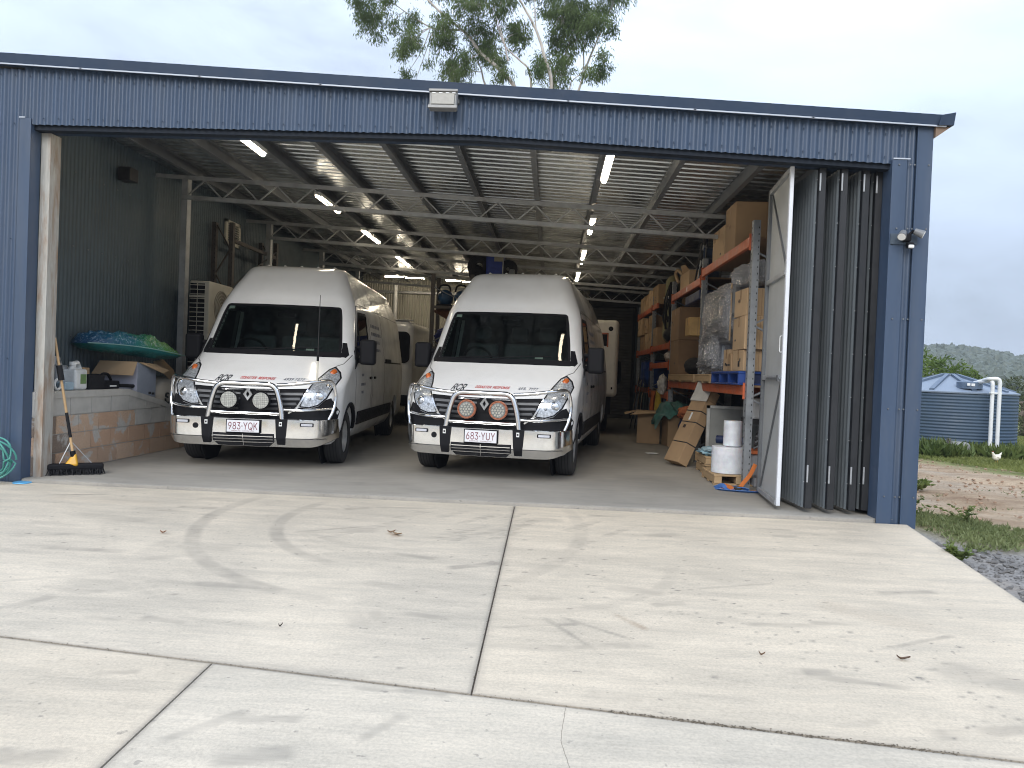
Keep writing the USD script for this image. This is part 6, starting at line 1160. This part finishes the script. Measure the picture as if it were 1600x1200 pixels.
single('blue_tarp', blob((-1.8, 9.2, 2.0), (.72, .3, .28), 4, .3, 1.8, 6, flat=1.755), surf('tarp_blue', (.012, .022, .14), .5, var=.2), 'dark blue tarpaulin bundle on the middle shelf of the back rack', 'tarpaulin', smooth=True)
T = thing('air_scrubber', 'tall blue machine with round black hoses on top of the back rack', 'machine', loc=(-1.3, 9.0, 3.24)); T.part('cabinet', cbox(-1.47, -1.10, 8.85, 9.25, 3.245, 3.78, .03), surf('machine_blue', (.010, .030, .22), .4)); T.part('panel', cbox(-1.30, -1.10, 8.84, 8.855, 3.60, 3.78, .005), surf('panel_olive', (.22, .21, .16), .5)); T.part('edge', box(-1.12, -1.10, 8.842, 8.85, 3.25, 3.6), GALV)
for (x, z, r) in ((-1.62, 3.50, .22), (-1.68, 3.36, .13), (-1.0, 3.46, .16)):
    for k in range(4): T.part('hose_coil', xf(tube([(r*(1-.16*k)*math.cos(q), -.03*k, r*(1-.16*k)*math.sin(q)) for q in np.linspace(0, 2*PI, 24, endpoint=False)], .045, 8, closed=True), t=(x, 9.0, z)), BLACKM)
T.part('fitting', rbox(-.98, -.86, 8.84, 8.9, 3.25, 3.45, .02, 1), GALVD)
T = thing('back_pole', 'pale pole standing against the cream back wall', 'pole', loc=(-4.72, 15.3, 0)); T.part('pole', cyl((-4.72, 15.3, .02), (-4.72, 15.3, 3.75), .06, 14), PVC)
# ================================================================== water tank and pipes
TX, TY, TR, TZ0, TZ1 = 9.93, 12.25, 1.47, -.32, 1.18
WT = thing('water_tank', 'blue corrugated steel water tank with a ribbed conical roof beside the shed', 'water tank', loc=(TX, TY, TZ0))
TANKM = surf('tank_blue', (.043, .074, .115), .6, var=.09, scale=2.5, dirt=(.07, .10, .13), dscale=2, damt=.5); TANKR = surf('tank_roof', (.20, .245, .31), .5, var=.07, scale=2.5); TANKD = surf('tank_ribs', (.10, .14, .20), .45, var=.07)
zz = np.linspace(TZ0, TZ1, 20*8+1); WT.part('wall', lathe(np.c_[TR+.007*np.sin(2*PI*(zz-TZ0)/.075), zz-TZ0], 96, center=(TX, TY, TZ0)), TANKM, smooth=60)
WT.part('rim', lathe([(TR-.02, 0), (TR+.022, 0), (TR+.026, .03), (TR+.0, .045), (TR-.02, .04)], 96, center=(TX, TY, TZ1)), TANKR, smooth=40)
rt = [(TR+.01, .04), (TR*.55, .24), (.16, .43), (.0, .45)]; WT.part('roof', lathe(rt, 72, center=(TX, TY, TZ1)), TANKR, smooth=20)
for k in range(10):
    a = 2*PI*(k+.35)/10; d = np.array([math.cos(a), math.sin(a), 0]); p0 = np.array([TX, TY, TZ1])+d*(TR-.06)+[0, 0, .07]; p1 = np.array([TX, TY, TZ1])+d*.18+[0, 0, .455]; pm = np.array([TX, TY, TZ1])+d*TR*.55+[0, 0, .27]
    WT.part('roof_rib', cat(bar(p0, pm, .10, .05), bar(pm, p1, .09, .05)), TANKD, smooth=False)
WT.part('cap', lathe([(.0, .05), (.17, .03), (.18, .0), (0, 0)], 24, center=(TX, TY, TZ1+.43)), TANKD)
hx, hy = TX-.12, TY-1.12; WT.part('hatch', lathe([(0, 0), (.27, 0), (.27, .15), (.24, .17), (0, .17)], 28, center=(hx+.02, hy, TZ1+.115)), TANKD, smooth=40)
WT.part('sticker', cat(cbox(hx-.17, hx-.10, hy-.262, hy-.254, TZ1+.185, TZ1+.245, .001), cbox(hx-.08, hx-.0, hy-.275, hy-.265, TZ1+.18, TZ1+.24, .001)), PVC)
PP = thing('downpipes', 'pair of white pipes rising in front of the tank and bending over its roof', 'pipe', loc=(10.1, 10.5, -.3))
e1, e2 = np.array([9.98, 10.45]), np.array([10.12, 10.42])
PP.part('pipe', tube(fillet([(*e1, -.30), (*e1, 1.50), (hx+.1, hy-.05, 1.44)], .10, 7), .042, 14), PVC, smooth=50); PP.part('pipe', tube(fillet([(*e2, -.30), (*e2, 1.55), (9.90, 10.47, 1.535), (hx+.2, hy-.05, 1.47)], .10, 7), .042, 14), PVC, smooth=50)
PP.part('clip', cbox(9.92, 10.17, 10.40, 10.47, 1.20, 1.235, .004), PVC)
T = thing('pump_cover', 'pale rounded pump cover half hidden in weeds below the tank', 'cover', loc=(9.0, 10.1, -.2)); T.part('cover', rbox(8.85, 9.3, 9.9, 10.35, -.26, .11, .10, 2), surf('cover_pale', (.20, .20, .185), .7, var=.2, scale=9), smooth=50); T.part('post', cbox(8.78, 8.85, 9.9, 9.98, -.26, .18, .006), surf('post_grey', (.12, .11, .10), .8))
# hen
def hen():
    c = np.array([8.95, 8.35, float(gz(8.95, 8.35))+.012]); s = trimesh.creation.icosphere(subdivisions=3); v = s.vertices.copy()
    body = v*np.array([.15, .09, .10]); k = np.clip(v[:, 0], 0, 1); body[:, 2] += .06*k**2; body[:, 1] *= 1-.35*k; body += [0, 0, .21]; s.vertices = body
    parts = [s, hull_spheres([(-.10, 0, .25), (-.15, 0, .33)], [.06, .038], 2), hull_spheres([(-.15, 0, .33), (-.165, 0, .355)], [.036, .033], 2), hull_spheres([(.09, 0, .25), (.20, 0, .36), (.17, 0, .30)], [.05, .015, .02], 2)]
    mm = man(parts[0])
    for p in parts[1:]: mm = mm+man(p)
    T = thing('hen', 'small white hen standing on the grass in front of the tank', 'hen', loc=c); SC_ = np.array([[.62]]); P_ = lambda t: xf(trimesh.Trimesh(va(t)[0]*.62, va(t)[1], process=False), rz=.35, t=c)
    T.part('body', P_(mm.refine_to_length(.03)), surf('feathers', (.70, .66, .56), .9, var=.1, scale=30), smooth=60)
    T.part('comb', P_(hull_spheres([(-.17, 0, .39), (-.145, 0, .395)], .011, 1)), surf('comb_red', (.45, .04, .03), .6)); T.part('beak', P_(cyl((-.19, 0, .352), (-.222, 0, .345), .010, 8, .002)), surf('beak', (.45, .30, .08), .5))
    for s_ in (-1, 1): T.part('leg', P_(cat(tube([(0, s_*.035, .14), (.015, s_*.035, .07), (0, s_*.035, -.015)], [.014, .009, .008], 6), *[tube([(0, s_*.035, -.01), (-.045*math.cos(q), s_*.035+.045*math.sin(q), -.018)], .005, 4) for q in (-.5, 0, .5)])), surf('beak', (.45, .30, .08), .5))
    for s_ in (-1, 1): T.part('wing', P_(hull_spheres([(-.05, s_*.085, .24), (.08, s_*.075, .25), (.03, s_*.088, .19)], [.02, .015, .02], 2)), surf('feathers', (.70, .66, .56), .9))
hen()

# ================================================================== vegetation
def leaves(C, D, L, W, n_hint=None, fold=.0, curl=.25, seed=0):
    """leaf blades: centres C, hanging directions D, lengths L, widths W; four triangles each"""
    R_ = np.random.default_rng(seed); n = len(C); D = D/np.linalg.norm(D, axis=1, keepdims=True); S = np.cross(D, R_.normal(size=(n, 3))); S /= np.linalg.norm(S, axis=1, keepdims=True); N_ = np.cross(S, D)
    L = np.broadcast_to(L, (n,))[:, None]; W = np.broadcast_to(W, (n,))[:, None]
    p0 = C; p1 = C+D*L*.45+S*W/2+N_*L*curl*.15; p2 = C+D*L*.45-S*W/2+N_*L*curl*.15; p3 = C+D*L-N_*L*curl*.2; V = np.stack([p0, p1, p3, p2], 1).reshape(-1, 3); i = np.arange(n)*4
    return trimesh.Trimesh(V, np.vstack([np.c_[i, i+1, i+2], np.c_[i, i+2, i+3]]), process=False)
GUMLEAF = leafmat('gum_leaves', (.052, .095, .026), (.175, .225, .075), .32); GUMBARK = surf('gum_bark', (.50, .455, .41), .8, var=.25, scale=3, stretch=(2, 2, .5), dirt=(.20, .15, .12), dscale=2, damt=.6)
LIMBS = {'a': ([(-1.91, 12.85), (-2.71, 13.64), (-3.41, 14.3), (-3.95, 14.97), (-4.92, 15.72), (-5.63, 16.38), (-6.08, 16.88)], .16, .05), 'b': ([(-4.3, 15.25), (-5.38, 15.33), (-6.22, 15.87), (-7.18, 16.4)], .07, .025), 'c': ([(-.45, 12.84), (-.76, 13.93), (-1.15, 15.02), (-1.96, 16.35), (-2.24, 16.94)], .14, .05),
 'd': ([(-.4, 12.93), (-.29, 13.77), (.06, 14.45), (.28, 15.21), (.09, 15.71)], .11, .05), 'e': ([(.59, 12.78), (1.0, 14.21), (1.3, 14.97), (1.76, 16.15), (2.06, 16.91)], .10, .04), 'f': ([(-3.06, 12.91), (-3.3, 13.46), (-3.49, 14.05), (-4.03, 14.88)], .11, .03), 'g': ([(-1.27, 12.82), (-1.38, 13.5), (-1.78, 13.91), (-2.4, 14.49), (-2.87, 15.58), (-3.37, 16.5)], .09, .03),
 'h': ([(-2.2, 13.73), (-2.49, 14.74), (-2.87, 15.75)], .06, .02), 'i': ([(.25, 12.81), (.36, 13.28), (.77, 13.71), (1.08, 14.3)], .06, .02), 'j': ([(-1.15, 15.02), (-1.22, 15.77), (-1.21, 16.61)], .05, .02), 'k': ([(.84, 13.96), (.87, 15.22), (1.26, 15.98)], .05, .02)}
CL = [[-8.03,15.92,.77,.68],[-8.39,16.26,.51,.43],[-7.17,16.02,.34,.34],[-6.38,15.78,.34,.43],[-6.97,15.26,.21,.32],[-6.26,14.68,.47,.6],[-6.5,14.16,.34,.43],[-6.47,13.44,.26,.32],[-6.29,13.19,.17,.17],[-5.53,13.76,.11,.17],[-4.9,15.12,.51,.6],[-4.88,14.53,.47,.51],[-4.5,13.52,.51,.6],[-4.68,13.94,.34,.34],[-3.73,15.82,.77,.6],[-3.53,15.15,.77,.51],[-3.17,14.56,.68,.6],[-2.54,16.01,.6,.68],[-2.1,15.51,.43,.51],[-1.82,15.01,.51,.51],[-3.99,13.78,.43,.51],[-2.52,13.31,.43,.34],[-.99,13.33,.34,.51],[-.94,14.18,.34,.43],[-.16,13.6,.51,.68],[-.16,15.79,.68,.68],[-.31,15.2,.51,.6],[.34,15.97,.68,.68],[1.01,15.98,.77,.6],[.62,15.13,.68,.77],[.16,14.2,.26,.34],[1.44,13.63,.43,.43],[1.03,13.29,.3,.26],[1.6,13.97,.26,.26],[-.78,16.37,.34,.26],[1.94,15.91,.26,.43],[-2.72,13.98,.43,.34],[1.21,15.31,.51,.34],[-4.05,13.02,.26,.21],
 [-7.2,17.0,.9,.6],[-5.6,17.3,1.0,.6],[-4.0,17.2,1.1,.7],[-2.4,17.5,1.1,.8],[-.8,17.4,1.1,.8],[.8,17.3,1.0,.8],[2.0,17.0,.7,.6],[-1.5,18.4,1.6,.8],[-3.8,18.3,1.4,.8]]
GT = thing('gum_tree', 'tall gum tree with pale limbs rising behind the shed roof', 'tree', loc=(-1.2, 24, -.2)); R_ = np.random.default_rng(3)
limb3 = {}
for k, (pts, r0, r1) in LIMBS.items():
    off = {'a': 0, 'b': .3, 'c': -.5, 'd': .4, 'e': .6, 'f': .9, 'g': -.3, 'h': -.6, 'i': .3, 'j': -.7, 'k': .9}[k]; P3 = np.array([[x, 24+off*(1 if i else .6)+R_.normal(0, .08), z] for i, (x, z) in enumerate(pts)])
    if k in 'acdefgi': fork = np.array([-1.1, 24, 9.2]); P3 = np.vstack([fork, (fork*.45+P3[0]*.55)+[0, 0, -.2], P3])
    c = smoothline(P3, 6); c[:, :] += .05*np.stack([noise2(c[:, 2]*3, c[:, 0]*3, 1, 5+ord(k)), 0*c[:, 0], noise2(c[:, 2]*3, c[:, 0]*3, 1, 55)], 1); limb3[k] = c
    GT.part('limb', tube(c, np.linspace(r0*(.66 if k in 'acdefgi' else .6), r1*.6, len(c)), 9), GUMBARK, smooth=60)
GT.part('trunk', tube(smoothline([(-1.2, 24, -.3), (-1.25, 24, 3), (-1.05, 24, 6.5), (-1.1, 24, 9.4)], 6), np.linspace(.42, .26, 19), 14), GUMBARK, smooth=60)
allp = np.vstack(list(limb3.values())); tw = []; LC, LD, LL = [], [], []
for cx, cz, rxx, rzz in CL:
    c0 = np.array([cx, 24+R_.normal(0, .6), cz]); j = np.argsort(np.linalg.norm(allp-c0, axis=1))[0]; base = allp[j]
    tw.append(tube(smoothline([base, (base+c0)/2+[R_.normal(0, .08), 0, .08], c0+[0, 0, rzz*.3]], 4), np.linspace(.022, .010, 9), 5))
    ns = max(6, int(72*rxx*rzz/.35))
    for q in range(ns):      # twigs carrying bunches of hanging leaves
        u = R_.normal(size=3); u /= np.linalg.norm(u); rr = R_.random()**.45*(1.45 if q % 4 == 1 else 1.0); s = c0+u*rr*np.array([rxx, min(rxx, .8), rzz]); 
        if q % 3 == 0: tw.append(tube([c0+[0, 0, rzz*.2], (c0+s)/2+[0, 0, .05], s], [.008, .006, .004], 4, cap=False))
        m_ = R_.integers(16, 30); LC.append(s+R_.normal(size=(m_, 3))*np.array([.10, .10, .10])); d = R_.normal(size=(m_, 3))*.45; d[:, 2] -= .95; d[:, :2] += u[:2]*.3; LD.append(d); LL.append(R_.uniform(.11, .20, m_))
LC, LD, LL = np.vstack(LC), np.vstack(LD), np.concatenate(LL); GT.part('twigs', cat(*tw), GUMBARK, kind='stuff', smooth=False)
GT.part('crown', leaves(LC, LD, LL, LL*.22, seed=1), GUMLEAF, smooth=False, label='drooping olive green leaves in loose clumps')
# dense bright tree behind the tank
def bush(name, label, blobs, trunk, n, L0, a, b, seed, tr=.25, droop=.5, group=None):
    R_ = np.random.default_rng(seed); T = thing(name, label, 'tree' if trunk else 'bush', group, loc=(blobs[0][0], blobs[0][1], float(gz(blobs[0][0], blobs[0][1])))); vol = np.array([q[3]*q[4] for q in blobs]); vol = vol/vol.sum(); C, D, L = [], [], []
    if trunk: 
        x0, y0 = trunk; zb = float(gz(x0, y0))-.1
        T.part('trunk', tube(smoothline([(x0, y0, zb), (x0+.05, y0, zb+.6), (x0-.05, y0, zb+1.3)], 4), np.linspace(.18, .12, 9), 10), surf('bark_dark', (.16, .13, .10), .9, var=.25, scale=6))
        for q in blobs: T.part('limb', tube(smoothline([(x0, y0, zb+1.0), ((x0+q[0])/2, (y0+q[1])/2, (zb+1.0+q[2])/2+.1), (q[0], q[1], q[2])], 4), np.linspace(.09, .03, 9), 7), surf('bark_dark', (.16, .13, .10), .9))
    for q, w in zip(blobs, vol):
        k = int(n*w/9); u = R_.normal(size=(k, 3)); u /= np.linalg.norm(u, axis=1, keepdims=True); rr = 1-.45*R_.random(k)**2; rr *= 1+.30*(meshkit.fbm(u*2.5+q[0], 3, seed)-.5); s = np.array(q[:3])+u*rr[:, None]*np.array(q[3:6])
        for i in range(k):    # rosettes of leaves
            m_ = 9; d = R_.normal(size=(m_, 3))*.75+u[i]*.7; d[:, 2] -= droop; C.append(s[i]+R_.normal(size=(m_, 3))*.03); D.append(d); L.append(R_.uniform(.7, 1.2, m_)*L0)
    C, D, L = np.vstack(C), np.vstack(D), np.concatenate(L); T.part('crown', leaves(C, D, L, L*.30, seed=seed), leafmat(name+'_leaves_'+str(seed), a, b, tr), smooth=False)
bush('mango_tree', 'dense bright green leafy tree behind the water tank', [(11.2, 17, 1.5, 1.2, 1.0, .95), (12.2, 17.2, 1.35, 1.0, .9, .95), (11.6, 16.6, .6, 1.4, .8, .9), (12.9, 17, .9, .8, .8, .8), (10.2, 17, 1.3, 1.1, 1.0, 1.0), (9.2, 17, 1.0, 1.1, 1, 1.0), (13.3, 17.2, .35, .7, .7, .7)], (11.5, 17.2), 15000, .17, (.030, .062, .012), (.17, .24, .045), 5)
bush('roadside_tree', 'grey green scrubby tree at the right edge behind the tank', [(16.2, 20, .9, .9, .9, .9), (17.2, 20.3, .5, 1.1, .9, 1.1), (16.0, 20, -.1, .6, .6, .6), (18.6, 20.5, .9, 1.2, 1, 1.2)], (16.5, 20.1), 6500, .13, (.035, .05, .022), (.15, .16, .07), 8)
R_ = np.random.default_rng(12); FB = [[17+i*2.6+R_.normal(0, .4), 38+R_.normal(0, 3), -.3+R_.uniform(.6, 1.5), 1.6, 1.5, R_.uniform(.9, 1.6)] for i in range(9)]
for k, f_ in enumerate(FB): bush('far_bush', 'low scrub bush in the hedge line far behind the water tank', [f_], None, 1500, .22, (.035, .05, .022), (.12, .14, .055), 30+k, group='scrub bushes along the far hedge line')
# hills with forest
hx_, hy_ = np.meshgrid(np.linspace(-500, 900, 90), np.linspace(140, 760, 60))
HAZE_ = True
def hz(x, y):
    a = np.degrees(np.arctan2(x, y)); ridge = np.interp(a, [-60, -20, 5, 18, 24, 27.5, 29.5, 31.5, 36, 45, 60], [20, 26, 30, 24, 20.5, 20.3, 18.5, 15.0, 13.0, 12, 10]); d = np.hypot(x, y)
    return gz(x, y)-1+ridge*.72*np.exp(-((d-330)/110)**2)*(1+.12*noise2(x, y, .02, 2, 4))+1.0*noise2(x, y, .06, 5)+1.5
HILLM = surf('hill_scrub', (.045, .06, .030), .95, var=.4, scale=.06)
struct('hills', grid(hx_, hy_, hz(hx_, hy_)), HILLM, smooth=True)
R_ = np.random.default_rng(9); n = 5200; ang = np.radians(R_.uniform(20, 37, n)); dd = R_.uniform(185, 345, n); fxx, fyy = dd*np.sin(ang), dd*np.cos(ang); fzz = hz(fxx, fyy); tri = []
ico = trimesh.creation.icosphere(subdivisions=1); V0, F0 = ico.vertices, ico.faces; Vs, Fs = [], []
for i in range(n):
    s = R_.uniform(.8, 1.9); v = V0*(1+R_.normal(0, .22, (len(V0), 1)))*[s, s, s*R_.uniform(.8, 1.3)]+[fxx[i], fyy[i], fzz[i]+s*.9]; Vs.append(v); Fs.append(F0+len(V0)*i)
struct('hill_forest', trimesh.Trimesh(np.vstack(Vs), np.vstack(Fs), process=False), leafmat('hill_leaves', (.055, .072, .050), (.115, .130, .090), .0), kind='stuff')
# grass, weeds, stones
def tuft_field(poly, n, h0, h1, w, seed, lean=.4, fn=None):
    R_ = np.random.default_rng(seed); x0, y0, x1, y1 = poly.bounds; P_ = np.c_[R_.uniform(x0, x1, n), R_.uniform(y0, y1, n)]; P_ = P_[contains_xy(poly, P_[:, 0], P_[:, 1])]
    if fn is not None: P_ = P_[R_.random(len(P_)) < fn(P_[:, 0], P_[:, 1])]
    k = len(P_); m_ = 4; P_ = np.repeat(P_, m_, 0)+R_.normal(0, .015, (k*m_, 2)); C = np.c_[P_, gz(P_[:, 0], P_[:, 1])-.005]; D = R_.normal(size=(k*m_, 3))*lean; D[:, 2] = 1; hm = np.clip(.35+1.5*(noise2(P_[:, 0], P_[:, 1], 1.1, seed+40)+.32), .3, 1.3)
    return leaves(C, D, R_.uniform(h0, h1, k*m_)*hm, w, seed=seed, curl=.8)
GR1 = leafmat('grass_near', (.10, .135, .05), (.27, .30, .13), .3); GR2 = leafmat('grass_far', (.13, .16, .04), (.31, .33, .11), .3); WEED = leafmat('weed_leaves', (.06, .10, .025), (.21, .25, .07), .3)
patchy = lambda s, t, k: (lambda x, y: np.clip((noise2(x, y, s, k)+.5-t)*5, 0, 1))
def gstuff(name, mesh, m_): me = struct(name, mesh, m_, kind='stuff')
gstuff('grass', tuft_field(GRASS1, 30000, .025, .10, .009, 1, .8, patchy(2.5, .36, 3)), GR1)
gstuff('grass', tuft_field(Polygon([(7.2, 11), (8.0, 8.4), (8.6, 6.4), (9.6, 3.4), (14, 3), (17, 12), (16, 19), (6, 19)]), 52000, .04, .15, .012, 2, .6, patchy(1.2, .26, 4)), GR2)
gstuff('weeds', tuft_field(Polygon([(7.6, 11.6), (8.2, 9.6), (9.4, 9.5), (10.7, 9.4), (11.9, 10.3), (12.0, 11.2), (10, 10.8), (8.4, 11.4)]), 6200, .14, .55, .018, 3, .6, patchy(1.3, .40, 8)), WEED)
gstuff('dry_grass', tuft_field(Polygon([(3.6, 1.4), (7.5, 2), (8.2, 6), (7.8, 9), (5, 9), (3.6, 5)]), 5000, .02, .07, .008, 6, .9, patchy(1.4, .60, 9)), GR1)
def weed(x, y, n, h, spread, label, seed, L0=.09):
    R_ = np.random.default_rng(seed); z = float(gz(x, y)); T = thing('weed', label, 'weed', loc=(x, y, z)); st_, C, D = [], [], []
    for i in range(n):
        a = R_.uniform(0, 2*PI); tip = np.array([x+spread*math.cos(a)*R_.uniform(.4, 1), y+spread*math.sin(a)*R_.uniform(.4, 1), z+h*R_.uniform(.5, 1)]); c = smoothline([(x, y, z-.01), ((x+tip[0])/2, (y+tip[1])/2, z+(tip[2]-z)*.65), tip], 5); st_.append(tube(c, .004, 4, cap=False))
        for p in c[2:]:
            for q in range(3): C.append(p); d = R_.normal(size=3); d[2] = abs(d[2])*.3; D.append(d)
    T.part('stems', cat(*st_), WEED, smooth=False); T.part('leaves', leaves(np.array(C), np.array(D), R_.uniform(.6, 1.2, len(C))*L0, L0*.4, seed=seed), WEED, smooth=False)
weed(3.40, -1.02, 7, .13, .12, 'leafy dark green weed at the edge of the concrete apron', 1, .06); weed(3.75, .75, 6, .28, .28, 'straggling long stemmed weed beside the shed corner', 2, .05); weed(4.35, .75, 5, .18, .3, 'straggling weed lying across the dirt a step from the corner', 3, .05)
weed(5.1, 3.4, 9, .16, .22, 'low green weed clump in the dirt nearest the shed', 4, .08); weed(6.1, 1.9, 8, .13, .2, 'low weed clump in the middle of the dirt track', 5, .07); weed(6.6, 1.2, 9, .2, .2, 'spiky weed clump on the right of the dirt track', 6, .09); weed(.72, -4.19, 7, .03, .07, 'tiny weed growing in the slab joint, right one', 7, .025); weed(.46, -4.155, 7, .02, .08, 'tiny dry weed growing in the slab joint, left one', 8, .02)
def stones(poly, n, r0, r1, m_, seed, name):
    R_ = np.random.default_rng(seed); x0, y0, x1, y1 = poly.bounds; P_ = np.c_[R_.uniform(x0, x1, n), R_.uniform(y0, y1, n)]; P_ = P_[contains_xy(poly, P_[:, 0], P_[:, 1])]; V0 = trimesh.creation.icosphere(subdivisions=0); Vs, Fs = [], []
    for i, p in enumerate(P_): r = r0+(r1-r0)*R_.random()**3; v = V0.vertices*(1+R_.normal(0, .2, (12, 1)))*r*[1.2, 1, .7]; Vs.append(v+[p[0], p[1], float(gz(*p))+r*.25]); Fs.append(V0.faces+12*i)
    struct(name, trimesh.Trimesh(np.vstack(Vs), np.vstack(Fs), process=False), m_, kind='stuff')
stones(GRAVEL, 7000, .006, .026, mat('gravel_stones', {'g': ('geometry', {}), 'r': ('rgb_ramp', {'ramp': [(0, (.15, .145, .14)), (.6, (.36, .35, .33)), (1, (.55, .53, .50))]}), 'p': ('principled_bsdf', {'roughness': .9})}, [('g.random_per_island', 'r.fac'), ('r.color', 'p.base_color')]), 1, 'gravel')
stones(Polygon([(3.6, .5), (9, 0), (9, 8), (7, 10), (4, 8)]), 1500, .005, .026, mat('dirt_clods', {'g': ('geometry', {}), 'r': ('rgb_ramp', {'ramp': [(0, (.32, .22, .15)), (.7, (.48, .37, .27)), (1, (.6, .55, .48))]}), 'p': ('principled_bsdf', {'roughness': .95})}, [('g.random_per_island', 'r.fac'), ('r.color', 'p.base_color')]), 2, 'dirt_clods')
def leaf_on_slab(x, y, L0, rz, label, c=(.10, .06, .035)):
    L0 *= .66
    u = np.linspace(-1, 1, 9); z = float(apz(x, y)); w_ = L0*.16*(1-u*u)**.7; V = []; 
    for i, q in enumerate(u):
        for s_ in (-1, 0, 1): V.append([q*L0/2, s_*w_[i], .004+.014*q*q+.008*abs(s_)+.003*math.sin(q*3)])
    F = []
    for i in range(8):
        for j in range(2): a = i*3+j; F += [[a, a+3, a+4], [a, a+4, a+1]]
    t = trimesh.Trimesh(np.array(V), F, process=False); single('dry_leaf', xf(t, rz=rz, t=(x, y, z+.002)), surf('dead_leaf_%d' % int(c[0]*1000), c, .7, var=.2, scale=30), label, 'leaf', smooth=False)
leaf_on_slab(1.89, -3.37, .10, -.25, 'dark curled dry leaf lying alone on the right slab'); leaf_on_slab(1.15, -3.42, .05, -.5, 'small brown leaf fragment left of the curled leaf', (.16, .10, .06)); leaf_on_slab(-2.95, -1.66, .08, -.1, 'red brown leaf on the left slab', (.26, .12, .06)); leaf_on_slab(-1.40, -3.40, .035, .4, 'tiny dark leaf near the slab joint', (.05, .045, .04)); leaf_on_slab(-1.18, -1.36, .16, -.6, 'crushed brown leaf in front of the right van', (.24, .16, .09)); leaf_on_slab(-1.24, -1.30, .10, .2, 'smaller crushed brown leaf beside the large crushed one', (.22, .14, .08))
# joint dirt crumbs
R_ = np.random.default_rng(8); Vs, Fs = [], []; V0 = trimesh.creation.icosphere(subdivisions=0)
for i in range(900):
    if R_.random() < .8: x_ = R_.uniform(-3.2, 2.6) if R_.random() < .4 else R_.uniform(.3, 1.7); y_ = float(jy(x_))+R_.normal(0, .009)
    else: y_ = R_.uniform(-4, -.1); x_ = -.3+R_.normal(0, .008)
    r = R_.uniform(.0008, .0026)*(1.3 if .3 < x_ < 1.6 else 1); Vs.append(V0.vertices*r*[1.6, 1, .5]+[x_, y_, float(apz(x_, y_))-.002]); Fs.append(V0.faces+12*i)
struct('joint_crumbs', trimesh.Trimesh(np.vstack(Vs), np.vstack(Fs), process=False), surf('crumbs', (.10, .08, .055), .95, var=.3, scale=60), kind='stuff')

# ================================================================== air
hzb = box(-760, 960, -340, 960, -14, 60)
HZM = usdkit.material(stage, '/World/Looks/haze', {'v': ('principled_volume', {'color': (.80, .85, .93), 'density': .0006, 'anisotropy': .2})}, [], volume='v.volume')
me = usdkit.mesh(stage, '/World/haze', hzb, HZM); tag(me.GetPrim(), kind='stuff')
